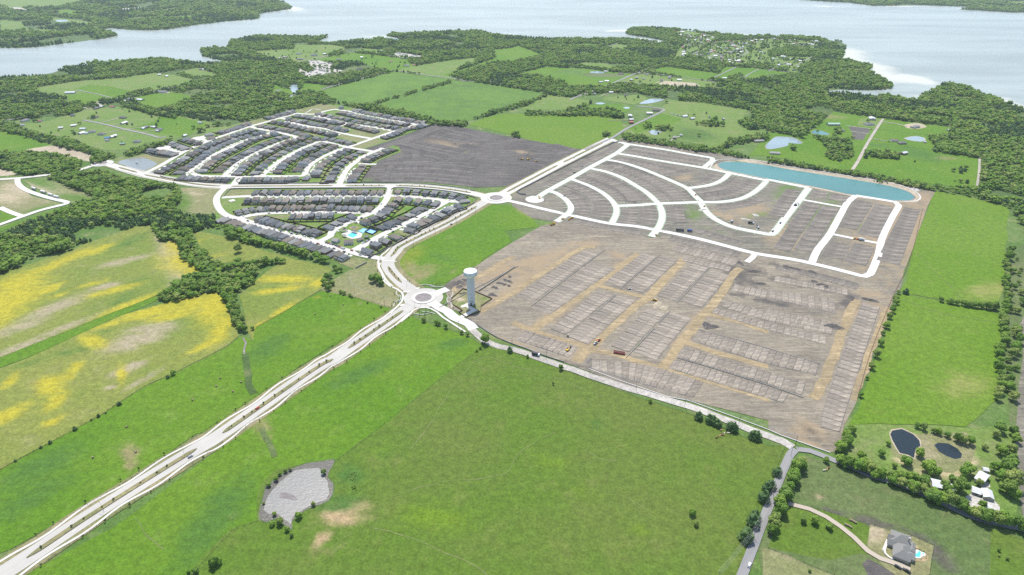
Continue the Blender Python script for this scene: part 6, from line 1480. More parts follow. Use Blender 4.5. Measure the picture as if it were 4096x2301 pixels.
# ================================================================== OTHER BUILDINGS
def ridge_building(name, s, width, eave, rise, wmat, rmat, label, cat, group=None, lift=None, wins=True, hipped=False):
    (ax, ay), (bx, by) = T(s, eave + rise if lift is None else lift)
    L = math.dist((ax, ay), (bx, by)); rz = math.atan2(by - ay, bx - ax)
    o = empty(name, ((ax + bx) / 2, (ay + by) / 2, 0.25), rz)
    w, r = MB(), MB(); x0, x1, y0, y1 = -L / 2, L / 2, -width / 2, width / 2
    w.box(x0, x1, y0, y1, 0, eave)
    if hipped: hip(r, x0, x1, y0, y1, eave, rise, .5)
    else: gable_wall(w, x0, x1, y0, y1, eave, rise, 'x'); gable(r, x0, x1, y0, y1, eave, rise, .4, 'x')
    w.obj('wall', wmat, o); r.obj('roof', rmat, o)
    if wins:
        for sx in (-.25, .2): MB().box(sx * L - .6, sx * L + .6, y0 - .05, y0 + .03, 1.0, 2.2).obj('window', M['glass'], o)
        MB().box(-.5, .5, y0 - .06, y0 + .03, 0, 2.1).obj('door', M['darkmetal'], o)
    tag(o, label, cat, group); return o
WHITE, STONE, TAN, GREYB, RED = (w[1] for w in WALLS)
M['redroof'] = plain_mat("red_metal_roof", (0.30, 0.09, 0.07), 0.6); M['greenroof'] = plain_mat("green_metal_roof", (0.25, 0.36, 0.29), 0.5); M['blueroof'] = plain_mat("blue_metal_roof", (0.10, 0.26, 0.42), 0.5); M['brownroof'] = plain_mat("brown_shingle", (0.13, 0.105, 0.09), 0.85)
# old farm (lower right)
ridge_building('farm_building', "C 100 288 280 330", 9, 3, 1.4, STONE, M['metalroof'], "long low white metal roofed farm building half hidden by trees", 'barn')
ridge_building('farm_building', "C 315 345 395 360", 7, 2.6, 1.2, STONE, M['metalroof'], "small white metal roofed annex east of the long farm building", 'shed')
ridge_building('barn', "C 735 165 860 230", 13, 4, 2.8, WHITE, M['metalroof'], "big white barn with a bright metal roof among shade trees", 'barn')
ridge_building('farm_shed', "C 650 378 770 418", 7, 2.8, 1.4, STONE, M['metalroof'], "grey metal roofed shed west of its twin below the big barn", 'shed')
ridge_building('farm_shed', "C 848 388 880 500", 7, 2.8, 1.5, STONE, M['metalroof'], "grey metal roofed shed turned end-on below the big barn", 'shed')
ridge_building('farm_shed', "C 815 605 910 640", 5.5, 2.6, 1.1, GREYB, M['metalroof'], "dark sided shed on the gravel yard", 'shed')
ridge_building('farm_shed', "C 800 110 868 125", 4, 2.2, .8, WHITE, M['metalroof'], "tiny white shed behind the big barn", 'shed', wins=False)
# ranch house
rx, ry = T("x 630 560", 3)[0]; p0, p1 = T("x 390 160 860 330", 4); rzz = math.atan2(p1[1] - p0[1], p1[0] - p0[0])
o = empty('ranch_house', (rx, ry, 0.25), rzz); w, r = MB(), MB()
tag(o, "large grey roofed ranch house with several hips beside a swimming pool", 'house')
w.box(-6.5, 6.0, 1.0, 12.5, 0, 3.2); hip(r, -6.5, 6, 1.0, 12.5, 3.2, 4.2, .6)
w.box(-4.6, 6.0, -12.5, 1.0, 0, 3.2); hip(r, -4.6, 6.0, -12.5, 2.5, 3.2, 3.7, .6)
w.box(6.0, 9.0, -1.5, 7.5, 0, 3.0); hip(r, 5.6, 9.0, -1.5, 7.5, 3.0, 1.3, .4)
w.box(-8.6, -6.5, 1.0, 7.0, 0, 3.0); gable_wall(w, -8.4, -2, -2.5, 3.5, 3.0, 2.2, 'x'); w.box(-8.4, -4.6, -2.5, 3.0, 0, 3.0); gable(r, -8.6, 0, -2.6, 3.4, 3.0, 2.4, .4, 'x'); gable(r, -8.8, -1, 2.6, 8.0, 3.0, 2.2, .4, 'x')
w.box(6.0, 8.8, -9.5, -3.0, 0, 3.1); hip(r, 2.0, 8.8, -9.5, -3.0, 3.1, 2.2, .5)
w.obj('wall', STONE, o); rf = r.obj('roof', M['roof'][3], o); MB().box(3.8, 5.0, 5.0, 6.2, 5.5, 8.2).obj('chimney', STONE, rf)
for a in (-3.4, .6): MB().box(a, a + 3.2, -12.58, -12.46, .05, 2.5).obj('garage_door', M['garage'], o)
for b in ((-8.5, -8.35, -.6, .8), (-8.5, -8.35, 3.8, 5.2), (8.98, 9.06, 1, 3), (8.98, 9.06, 4, 6)): MB().box(*b, 1.0, 2.4).obj('window', M['glass'], o)
field("x 940 660 1050 690 1140 680 1220 730 1330 770 1390 830 1370 870 1280 890 1230 940 1110 950 1000 900 920 830", 'sidewalk', amp=0, smooth=True)
sw = pond("x 1140 730 1200 730 1225 770 1215 830 1210 900 1120 910 1030 870 1060 840 1080 800 1130 780", 'pool', name='swimming_pool'); pond("x 1265 790 1310 780 1330 810 1300 830 1265 815", 'pool', name='swimming_pool')
field("x 930 850 1000 920 1110 965 1240 960 1290 900 1380 880 1400 780 1300 720 1120 570 960 540 940 640 1100 640 1240 700 1400 790 1480 900 1440 1000 1340 1060 1200 1060 1000 1020 920 1180 680 1110 640 1090 900 1010", 'track', amp=0.2)
field("x 0 900 200 970 380 1010 640 1090 910 1240 900 1330 690 1260 400 1150 0 1010", 'sidewalk', amp=0)
ribbon('footpath', T("x 400 990 250 900 150 800 125 720 160 600 230 400"), 1.5, M['sidewalk'])
# amenity centre
field("u 20 900 130 828 250 850 375 890 345 965 200 978 60 935", 'sidewalk', amp=0); pond("u 118 912 190 874 292 905 265 935 212 962 150 940", 'pool', name='swimming_pool')
M['court'] = plain_mat("blue_court", (0.12, 0.30, 0.55), 0.7); M['court2'] = plain_mat("pale_blue_court", (0.20, 0.42, 0.62), 0.7)
_zf[0] += .05
field("u 300 850 390 803 472 826 385 882", M['court'], amp=0, name='basketball_court'); field("u 325 848 390 815 448 832 382 868", M['court2'], amp=0, name='basketball_court')
field("u 410 870 500 815 625 855 540 915", M['court'], amp=0, name='tennis_court'); field("u 450 865 508 832 590 856 530 892", M['court2'], amp=0, name='tennis_court')
stone_wall("u 410 870 500 815 625 855 540 915 410 870", "dark mesh fence round the blue tennis court", 2.2, .15, mat=M['darkmetal'], name='court_fence', smooth=False)
field("t 2200 790 2290 760 2400 790 2300 830", 'track', amp=0.2)
ridge_building('clubhouse', "u 65 995 210 985", 9, 4.5, 2.4, WHITE, M['roof'][2], "white clubhouse beside the community pool", 'clubhouse'); ridge_building('pool_house', "u 285 965 375 945", 7, 3.2, 2, WHITE, M['roof'][2], "small white pool house east of the clubhouse", 'pool house'); ridge_building('pool_house', "t 1945 965 2040 985", 8, 3.2, 2, WHITE, M['roof'][3], "small white pool house west of the clubhouse", 'pool house')
def canopy(s, w, label):
    (ax, ay), (bx, by) = T(s, 3); L = math.dist((ax, ay), (bx, by)); o = empty('shade_canopy', ((ax + bx) / 2, (ay + by) / 2, .3), math.atan2(by - ay, bx - ax)); tag(o, label, 'canopy')
    MB().box(-L / 2, L / 2, -w / 2, w / 2, 3.0, 3.25).obj('roof', M['roof'][1], o)
    for sx in (-1, 1):
        for sy in (-1, 1): MB().box(sx * (L / 2 - .4) - .12, sx * (L / 2 - .4) + .12, sy * (w / 2 - .4) - .12, sy * (w / 2 - .4) + .12, 0, 3.0).obj('post', M['darkmetal'], o)
canopy("u 10 848 125 822", 4, "long dark shade canopy west of the pool"); canopy("u 190 838 280 855", 5, "dark shade canopy north of the pool"); canopy("u 45 905 100 925", 4, "pale shade canopy south-west of the pool"); canopy("u 400 935 475 935", 7, "square dark pavilion by the tennis court")
o = empty('play_structure', (*T("t 2300 800")[0], .35)); tag(o, "dark climbing frame on the playground by the pool", 'playground')
for i in range(4): MB().tube((i * 2 - 3, -1.5, 0), (i * 2 - 3, 0, 3), .12).tube((i * 2 - 3, 1.5, 0), (i * 2 - 3, 0, 3), .12).obj('frame', M['darkmetal'], o)
MB().box(-3.2, 3.2, -.8, .8, 1.5, 1.65).obj('deck', M['blueroof'], o); MB().tube((-3, 0, 3), (3, 0, 3), .12).obj('top_bar', M['darkmetal'], o)
ridge_building('unfinished_house', "t 240 350 320 330", 9, .6, .2, STONE, M['sidewalk'], "bare concrete house slab at the corner lot", 'foundation', wins=False)
# farmhouses, barns and cottages over the countryside
i_f = 0
for s, L, wd, kind, label in (
    ("a 680 893", 26, 12, 'mg', "grey metal barn alone in the north-west hayfield"), ("a 1565 882", 22, 16, 'h', "dark roofed house at the end of the pale north-west drive"), ("a 1355 958", 18, 12, 'm', "white roofed shed beside the north-west lane"), ("a 1255 950", 16, 11, 'h', "brown roofed house on the north-west lane"), ("a 1225 970", 12, 9, 'm', "white shed behind the brown roofed house"),
    ("a 980 1025", 10, 7, 'm', "white cabin north of the meadow trees"), ("a 1085 1028", 10, 7, 'r', "red roofed cabin by the lane trees"), ("a 930 1040", 14, 9, 'h', "dark house behind the meadow trees"), ("a 910 1128", 18, 9, 'r', "brown roofed long house in the northern paddock"), ("a 1185 1130", 16, 9, 'h', "dark house in the northern paddock"), ("a 1195 1182", 16, 8, 'm', "tan roofed shed in the northern paddock"),
    ("a 240 1158", 20, 10, 'h', "dark roofed house west of the red roofed one"), ("a 385 1165", 10, 7, 'r', "red roofed house behind the hedgerow"), ("a 205 1205", 13, 9, 'g', "pale grey shed behind the hedgerow"), ("a 585 1230", 9, 6, 'm', "white trailer home in the west paddock"), ("a 785 1280", 13, 9, 'm', "white metal garage west of the crossing lane"), ("a 835 1282", 8, 6, 'm', "small white shed beside the white garage"), ("a 885 1268", 14, 8, 'h', "grey house behind the white garage"), ("a 975 1290", 14, 9, 'h', "grey house among trees below the crossing lane"),
    ("a 1090 1312", 16, 8, 'm', "white house south of the crossing lane"), ("a 1030 1328", 10, 4, 'b', "bright blue roofed trailer"), ("a 1035 1350", 8, 5, 'g', "small grey shed south of the blue trailer"), ("a 1320 1362", 14, 10, 'h', "dark house at the south end of the lane"), ("a 1180 1385", 10, 5, 'gr', "green roofed shed in the southern paddock"), ("a 1400 1225", 16, 10, 'h', "dark house east of the crossing lane"), ("a 1485 1222", 12, 8, 'm', "white shed behind the east house"), ("a 1380 1235", 9, 6, 'm', "white garage in front of the east house"), ("a 1535 1245", 14, 9, 'h', "grey house with a white porch east of the lane"), ("a 1520 1260", 9, 5, 'm', "white porch roof on the grey house"), ("a 1930 1180", 10, 4, 'm', "white trailer by the wood edge"), ("a 1780 1305", 10, 6, 'm', "small white shed behind the subdivision"), ("a 800 1240", 12, 7, 'm', "white roofed house among the west trees"), ("a 710 1208", 12, 7, 'm', "pale house among the west trees"), ("a 700 1110", 10, 6, 'h', "dark cabin by the wood road"),
    ("a 2190 830", 14, 9, 'm', "white roofed house near the north woods"), ("a 2050 785", 16, 11, 'h', "grey house on the wooded lane"), ("a 1945 665", 16, 10, 'h', "house in the northern clearing"), ("a 1970 668", 10, 6, 'm', "white shed in the northern clearing"), ("a 1540 718", 9, 6, 'm', "white shed at the hayfield edge"), ("a 1605 733", 10, 7, 'm', "second white shed at the hayfield edge"),
    ("b 415 515", 22, 14, 'h', "dark roofed house on the northern peninsula"), ("b 560 530", 22, 16, 'h', "big dark roofed house west of the peninsula barn"), ("b 425 568", 20, 12, 'h', "long dark house on the peninsula road"), ("b 280 550", 18, 10, 'g', "grey roofed house on the peninsula"), ("b 665 522", 13, 9, 'm', "white barn on the peninsula road"), ("b 232 560", 9, 6, 'm', "white shed west of the peninsula house"), ("b 325 572", 10, 6, 'm', "white carport on the peninsula"), ("b 260 655", 22, 14, 'm', "white roofed building by the camper park"), ("b 1212 490", 18, 14, 'm', "big white hall north of the storage yard"), ("b 1155 508", 12, 8, 'm', "white hall annex"), ("b 1020 550", 9, 7, 'm', "white cottage in the trees"), ("b 800 572", 18, 10, 'h', "grey house east of the camper park"), ("b 1000 662", 18, 8, 'h', "brown house in the trees south of the meadow"), ("b 1010 712", 9, 6, 'b', "blue roofed shed in the trees"), ("b 1305 590", 9, 6, 'r', "red roofed cabin by the cedar row"), ("b 1450 632", 20, 10, 'h', "house by the lane junction"), ("b 1525 625", 8, 6, 'r', "small red shed by the lane junction"),
    ("b 115 862", 18, 11, 'r', "red roofed house by the blue pond"), ("b 220 880", 18, 12, 'h', "dark barn by the blue pond"), ("b 2372 765", 9, 7, 'b', "teal roofed shed in the cedar clearing"), ("b 2400 795", 10, 6, 'r', "rusty roofed shed in the cedar clearing"),
    ("c 600 400", 16, 12, 'm', "white lakeside house"), ("c 795 410", 16, 10, 'm', "bright white roofed lakeside barn"), ("c 680 510", 14, 7, 'm', "pink roofed shed on the straight lane"), ("c 815 555", 16, 8, 'm', "white building west of the lane trees"), ("c 900 555", 12, 8, 'm', "white cottage north of the lane trees"), ("c 945 545", 12, 8, 'm', "white cottage by the lane bend"), ("c 1040 563", 8, 6, 'm', "white trailer near the lane bend"), ("c 1225 608", 10, 7, 'r', "red roofed cottage in the orchard"), ("c 1190 645", 18, 10, 'm', "white roofed farmhouse on the country road"), ("c 980 660", 16, 7, 'g', "grey barn by the farm pond"), ("c 1020 672", 12, 6, 'm', "white barn by the farm pond"), ("c 1050 708", 16, 12, 'r', "brown roofed house by the farm pond"), ("c 905 688", 12, 5, 'm', "white trailer by the farm pond"), ("c 915 780", 12, 8, 'm', "white house west of the country road"), ("c 855 790", 14, 6, 'm', "white long shed west of the country road"), ("c 1205 748", 16, 8, 'g', "grey house east of the country road"), ("c 1150 768", 12, 7, 'm', "white roofed house east of the country road"), ("c 1085 795", 14, 9, 'h', "brown house behind the white roofed one"), ("c 1225 815", 10, 10, 'h', "dark tall barn by the gravel yard"), ("c 1290 822", 16, 10, 'r', "pink roofed workshop by the gravel yard"), ("c 1440 772", 16, 8, 'r', "brown barn by the sandy paddock"), ("c 1520 745", 22, 9, 'g', "long grey house on the side lane"), ("c 1615 768", 14, 8, 'm', "white house on the side lane"), ("c 1300 715", 10, 7, 'g', "grey cottage on the country road"), ("c 1270 758", 9, 6, 'g', "grey shed behind the white roofed house"), ("c 2040 752", 18, 12, 'm', "white metal building on its gravel pad"), ("c 2125 622", 16, 8, 'm', "white hall north of the gravel pad"), ("c 1905 648", 14, 8, 'g', "grey house at the cedar grove"),
    ("c 955 888", 12, 7, 'm', "white house by the lone trees"), ("c 1100 912", 10, 7, 'r', "brown shed in the mid meadow"), ("c 795 905", 12, 8, 'g', "house among oaks west of the road"), ("c 1140 1118", 13, 9, 'm', "white barn on the bend of the country road"), ("c 1325 1092", 15, 11, 'm', "bright white barn east of the bend"), ("c 1150 1155", 10, 7, 'm', "white shed below the white barn"), ("c 1150 1180", 10, 8, 'r', "red sided shed below the white barn"), ("c 1390 1062", 20, 8, 'r', "long pinkish barn at the bend"), ("c 1665 1118", 14, 9, 'm', "white roofed house behind the row of parked cars"), ("c 1740 1140", 12, 7, 'm', "white shed behind the row of parked cars"), ("c 2040 1145", 6, 4, 'm', "small white shed alone in the pasture"), ("c 1905 1128", 7, 4, 'r', "small brown shed in the pasture"), ("c 1570 1325", 14, 8, 'g', "grey roofed house by the round pond of the north farm"), ("c 1630 1302", 5, 4, 'm', "tiny white shed by the north farm"), ("c 2380 1355", 22, 11, 'g', "long grey house by the wide pond"), ("c 2450 1308", 10, 8, 'm', "white building behind the wide pond"),
    ("h 630 232", 28, 13, 'gr', "long green roofed barn on the ranch"), ("h 1005 178", 18, 13, 'm', "white roofed barn at the end of the ranch road"), ("h 975 230", 20, 14, 'h', "dark roofed house at the end of the ranch road"), ("h 700 288", 16, 12, 'h', "dark roofed house beside the ploughed plots"), ("h 1420 255", 22, 11, 'h', "brown roofed house in its sandy ring"), ("h 1218 385", 14, 14, 'r', "brown roofed house by the small blue pond"), ("h 1295 412", 16, 8, 'h', "grey long house by the small blue pond"), ("h 1312 512", 15, 8, 'm', "white roofed red barn on the ranch"), ("h 1745 288", 7, 5, 'm', "tiny white shed at the wood edge"), ("h 1512 402", 5, 4, 'm', "tiny shed beside the small blue pond"), ("h 65 508", 20, 10, 'g', "grey roofed pavilion by the wide pond"), ("h 2060 350", 6, 4, 'g', "x")):
    if label == "x": continue
    rm = {'m': M['metalroof'], 'mg': M['metalroof'], 'h': M['roof'][1], 'g': M['roof'][3], 'r': M['redroof'] if 'red' in label else M['brownroof'], 'b': M['blueroof'], 'gr': M['greenroof']}[kind]
    x, y = T(s, 3)[0]; e = 4.0 if 'barn' in label else 2.9; rs_ = 1.8 if kind != 'h' else 2.6
    nm = 'barn' if 'barn' in label else ('shed' if 'shed' in label else 'farmhouse')
    o = empty(nm, (x, y, .2), rng.choice((0, .15, -.35, .5, -.2, 1.3))); w, r = MB(), MB()
    w.box(-L / 2, L / 2, -wd / 2, wd / 2, 0, e)
    if kind == 'h': hip(r, -L / 2, L / 2, -wd / 2, wd / 2, e, rs_)
    else: gable_wall(w, -L / 2, L / 2, -wd / 2, wd / 2, e, rs_, 'x'); gable(r, -L / 2, L / 2, -wd / 2, wd / 2, e, rs_, .4, 'x')
    w.obj('wall', RED if 'red' in label and 'barn' in label else rng.choice((WHITE, STONE, TAN)), o); r.obj('roof', rm, o)
    tag(o, label if len(label.split()) >= 4 else label + " on the peninsula", nm if nm != 'farmhouse' else 'house')
# lakeside cottages
cot = []
for v_ in range(3):
    w, r = MB(), MB(); L, wd = ((13, 8), (16, 7), (11, 9))[v_]; w.box(-L / 2, L / 2, -wd / 2, wd / 2, 0, 2.8); gable_wall(w, -L / 2, L / 2, -wd / 2, wd / 2, 2.8, 1.7, 'x'); gable(r, -L / 2, L / 2, -wd / 2, wd / 2, 2.8, 1.7, .4, 'x')
    a, b = w.mesh('wall'), r.mesh('roof'); a.materials.append(None); b.materials.append(None); cot.append((a, b))
ROOFC = [("white metal", M['metalroof']), ("grey", M['roof'][3]), ("dark", M['roof'][0]), ("brown", M['brownroof']), ("red", M['redroof'])]
for s, sp, g in (("c 1720 545 1960 405 2470 375 d 210 385 510 405 430 480 230 445 130 480 0 490 c 2470 615 2200 635 2050 610 1900 590", 27, .0), ("d 0 545 400 555 435 580 300 650 270 700 0 640", 30, -.1), ("c 1580 310 1700 310 1950 350 1940 395 1700 535 1580 560 1610 480 1690 400 1610 350", 30, -.05)):
    pts = fill(T(s), sp, 4.4, g, .02); pts = pts[keep_off(pts, False, 3)]
    for x, y in pts:
        o = empty('lake_cottage', (x, y, .2), rng.choice((-.4, 1.15, -.5, 1.1)) + rng.uniform(-.15, .15), rng.uniform(.85, 1.15)); a, b = rng.choice(cot); rn, rm = rng.choices(ROOFC, (5, 4, 2, 2, 1))[0]
        slot(mesh_obj('wall', a, None, o), rng.choice((WHITE, STONE, TAN))); slot(mesh_obj('roof', b, None, o), rm); tag(o, "small %s roofed cottage in the wooded lakeside community" % rn, 'cottage', 'lakeside cottages with %s roofs' % rn)
# campers
cm = MB().box(-4.2, 4.2, -1.3, 1.3, .6, 3.1).box(4.2, 5.2, -.4, .4, .5, .7).mesh('body'); cm.materials.append(WHITE); cw = MB().tube((-.6, -1.32, .4), (-.6, 1.32, .4), .4, n=10).tube((.5, -1.32, .4), (.5, 1.32, .4), .4, n=10).mesh('axle'); cw.materials.append(M['rubber']); cwin = MB().box(-2.5, -.5, -1.34, 1.34, 1.7, 2.4).mesh('window'); cwin.materials.append(M['glass'])
for s, sp, lb in (("b 500 595 600 585 680 605 755 622 730 660 700 700 640 720 500 755 420 712 500 702 560 682 520 642", 17, "white camper parked in the treed camper park"), ("b 1260 532 1380 512 1620 547 1550 567 1470 565", 19, "white camper parked in the open storage yard")):
    pts = fill(T(s), sp, 4.4, -2)
    for x, y in pts:
        if rng.random() < .25: continue
        o = empty('camper', (x, y, .25), rng.choice((.3, .35, 1.8)) + rng.uniform(-.1, .1)); mesh_obj('body', cm, None, o); mesh_obj('axle', cw, None, o); mesh_obj('window', cwin, None, o); tag(o, lb, 'camper', lb.replace('white camper', 'campers'))

# ================================================================== VEHICLES
PAINT = [("white", (0.62, 0.62, 0.62)), ("black", (0.015, 0.015, 0.018)), ("silver", (0.34, 0.35, 0.36)), ("grey", (0.10, 0.105, 0.11)), ("red", (0.32, 0.02, 0.018)), ("blue", (0.03, 0.07, 0.22))]
PM = {}
for nm, c in PAINT:
    t = NT("car_paint_" + nm); t.p.inputs['Roughness'].default_value = 0.25; t.p.inputs['Specular IOR Level'].default_value = 0.5; t.p.inputs['Coat Weight'].default_value = 0.4; PM[nm] = t.base(c)
def car_meshes(pickup=False):
    b = MB(); L, W = (5.6, 1.95) if pickup else (4.7, 1.85)
    prof = [(-L / 2, .45), (-L / 2 + .08, .85), (-L / 2 + .5, .98), (L / 2 - 1.4, 1.0), (L / 2 - .15, .8), (L / 2, .5), (L / 2 - .1, .3), (-L / 2 + .1, .3)]
    n = len(prof); v = [(x, s * W / 2, z) for s in (-1, 1) for x, z in prof]; b.add(v, [tuple(range(n)), tuple(range(2 * n - 1, n - 1, -1))] + [(i, n + i, n + (i + 1) % n, (i + 1) % n) for i in range(n)])
    c = MB(); gl = MB()
    if pickup: c.tbox(-.9, 1.5, -W / 2 + .12, W / 2 - .12, 1.42, 1.8, .25, .1); gl.tbox(-1.05, 1.75, -W / 2 + .08, W / 2 - .08, .98, 1.42, .2, .06)
    else: c.tbox(-1.75, .75, -W / 2 + .2, W / 2 - .2, 1.34, 1.5, .2, .1); gl.tbox(-2.1, 1.2, -W / 2 + .06, W / 2 - .06, .97, 1.34, .4, .14)
    wh = MB().tube((0, -.12, 0), (0, .12, 0), .35, n=12)
    m = [b.mesh('body'), c.mesh('roof'), gl.mesh('window'), wh.mesh('wheel')]; m[0].materials.append(None); m[1].materials.append(None); m[2].materials.append(M['glass']); m[3].materials.append(M['rubber'])
    bed = None
    if pickup: bed = MB().box(-L / 2 + .15, -1.1, -W / 2 + .2, W / 2 - .2, .99, 1.02).mesh('cargo_bed'); bed.materials.append(M['darkmetal'])
    return m, bed, L, W
CAR, TRUCK = car_meshes(), car_meshes(True)
def car(x, y, rz, paint, label, group=None, pickup=False, wheels=True, z=None, cat='car'):
    (b, c, g, w), bed, L, W = TRUCK if pickup else CAR
    o = empty('pickup_truck' if pickup else 'car', (x, y, 0.9 if z is None else z), rz)
    slot(mesh_obj('body', b, None, o), PM[paint]); slot(mesh_obj('roof', c, None, o), PM[paint]); mesh_obj('window', g, None, o)
    if bed: mesh_obj('cargo_bed', bed, None, o)
    if wheels:
        for sx in (-1, 1):
            for sy in (-1, 1): q = mesh_obj('wheel', w, None, o); q.location = (sx * L * .31, sy * (W / 2 - .1), .35)
    tag(o, label, cat, group); return o
def road_dir(x, y):
    best = (1e9, 0)
    for ln, h in ROADS:
        if abs(ln[:, 0] - x).min() > 60 or abs(ln[:, 1] - y).min() > 60: continue
        d = np.hypot(ln[:, 0] - x, ln[:, 1] - y); i = int(d.argmin())
        if d[i] < best[0]:
            a, b = ln[max(0, i - 1)], ln[min(len(ln) - 1, i + 1)]; best = (d[i], math.atan2(b[1] - a[1], b[0] - a[0]))
    return best[1]
a, b_ = T("x 460 1150 620 1240"); car(*T("x 540 1195", 1)[0], math.atan2(b_[1] - a[1], b_[0] - a[0]), 'black', "black car parked on the concrete apron of the ranch house", z=.45)
a, b_ = T("x 710 1250 900 1370"); car(*T("x 805 1315", 1)[0], math.atan2(b_[1] - a[1], b_[0] - a[0]), 'black', "black pickup truck parked on the apron of the ranch house", pickup=True, z=.45, cat='pickup')
for s, pc, lb in (("m 1838 303", 'silver', "silver car driving on the long boulevard"), ("v 1885 1422", 'white', "white car driving on the asphalt country road"), ("v 648 1028", 'red', "dark red car on the long boulevard near the creek"), ("u 1840 735", 'grey', "grey car on the boulevard beside the open field"), ("u 1548 528", 'black', "black car on the diagonal street east of the pool"), ("u 685 398", 'white', "white car on the curving entry street"), ("u 488 1285", 'black', "black car on the street leading out to the boulevard"), ("u 335 1240", 'silver', "silver car on the street leading out to the boulevard"), ("u 195 1168", 'red', "red car turning at the corner by the clubhouse"), ("t 2140 1190", 'black', "black car stopped below the clubhouse corner"), ("t 1970 1138", 'black', "dark car parked opposite the clubhouse lot"), ("t 1705 1055", 'red', "dark red car at the corner of the diagonal street"), ("t 1268 892", 'black', "black car parked half way along the diagonal street"), ("t 1095 845", 'grey', "grey car parked on the pool side of the diagonal street"), ("t 545 680", 'black', "black car parked near the wood end of the diagonal street"), ("t 345 652", 'white', "white car parked at the wood end of the diagonal street"), ("t 895 552", 'silver', "silver van on the second cross street"), ("t 1125 528", 'black', "black car on the second cross street by the short row"), ("t 1232 548", 'black', "dark car opposite the short row of houses"), ("t 1640 522", 'grey', "grey car on the second cross street"), ("t 2000 543", 'black', "black car at the east end of the second cross street"), ("t 2350 528", 'silver', "silver car near the curving entry street"), ("t 840 265", 'black', "black car on the first cross street"), ("t 1258 262", 'silver', "silver car on the first cross street"), ("t 2135 815", 'black', "black car on the street west of the pool"), ("t 2048 850", 'white', "white car on the street west of the pool"), ("t 1980 890", 'white', "white car below the pool"), ("u 70 812", 'black', "black car by the playground"), ("u 875 858", 'black', "black car on the diagonal street by the tennis court"), ("u 480 995", 'black', "black car near the clubhouse parking bays"), ("u 515 1030", 'black', "black car at the four houses by the wall"), ("t 2420 633", 'black', "black car on the curving street"), ("u 262 708", 'silver', "silver car on the curving street"), ("q 200 1035", 'white', "white car on the fountain pond street"), ("q 1625 890", 'black', "black car on the fourth row street"), ("q 1565 938", 'grey', "grey car on the fourth row street"), ("q 1360 708", 'black', "black car on the third row street"), ("g 598 365", 'white', "white pickup on the north-east boulevard")):
    x, y = T(s, 1)[0]; car(x, y, road_dir(x, y), pc, lb, pickup='pickup' in lb)
for s, n_, pcs, lb, gp in (("t 1845 1040 1955 1070", 4, ('black', 'red', 'silver', 'black'), "car nosed into the bay west of the clubhouse", "cars west of the clubhouse"), ("t 2000 1085 2130 1140", 5, ('black', 'grey', 'red', 'white', 'silver'), "car nosed into the bay below the clubhouse", "cars below the clubhouse"), ("u 370 1048 450 1012", 4, ('white', 'silver', 'black', 'silver'), "car nosed into the bay east of the clubhouse", "cars east of the clubhouse"), ("c 1530 1100 1620 1120", 6, ('white', 'white', 'silver', 'white', 'blue', 'white'), "car in the field row by the white roofed house", "cars parked in the field")):
    ln = T(s, 1)
    for i in range(n_):
        f_ = i / (n_ - 1); x = ln[0][0] + (ln[1][0] - ln[0][0]) * f_; y = ln[0][1] + (ln[1][1] - ln[0][1]) * f_; car(x, y, math.atan2(ln[1][1] - ln[0][1], ln[1][0] - ln[0][0]) + 1.2, pcs[i], pcs[i] + " " + lb, gp, wheels=False)
crng = random.Random(5)
for h in HOUSES[:210]:
    if crng.random() < .45:
        dx = (crng.uniform(-2.5, 2.5), -13.2); c, s_ = math.cos(h['rz']), math.sin(h['rz'])
        gx = {0: -2.2, 1: 2.2, 2: 3.0, 3: -2.3, 4: 2.7, 5: 2.5}[h['k']] * h['fit'] + crng.choice((-1.1, 1.1)); gy = -13.0
        pc = crng.choices([p[0] for p in PAINT], (5, 4, 3, 3, 2, 1))[0]
        car(h['x'] + gx * c - gy * s_, h['y'] + gx * s_ + gy * c, h['rz'] + R(90), pc, "%s car on a driveway %s" % (pc, h['place']), "cars on driveways " + h['place'], wheels=False, z=.5)
# construction machines
M['cat'] = plain_mat("machine_yellow", (0.52, 0.30, 0.03), 0.55); M['orange'] = plain_mat("machine_orange", (0.55, 0.16, 0.03), 0.55)
def excavator(s, rz, label, mat='cat', sc=1.0):
    o = empty('excavator', (*T(s, 1)[0], .35), rz, sc); tag(o, label, 'excavator')
    for sy in (-1, 1): MB().tbox(-2.2, 2.2, sy * 1.3 - .35, sy * 1.3 + .35, 0, .95, .3, 0).obj('track', M['darkmetal'], o)
    MB().tbox(-2.4, 1.2, -1.4, 1.4, 1.05, 2.1, .15, .1).obj('body', M[mat], o); MB().tbox(-.2, 1.3, .35, 1.35, 2.1, 3.1, .15, .1).obj('cab', M['glass'], o)
    bm_ = MB().tube((1.0, 0, 1.7), (4.0, 0, 4.6), .34, .3, 6).obj('boom', M[mat], o); MB().tube((4.0, 0, 4.6), (6.4, 0, 2.0), .27, .2, 6).obj('stick', M[mat], bm_); MB().tbox(5.8, 7.0, -.6, .6, .8, 2.0, .2, 0).obj('bucket', M['darkmetal'], bm_)
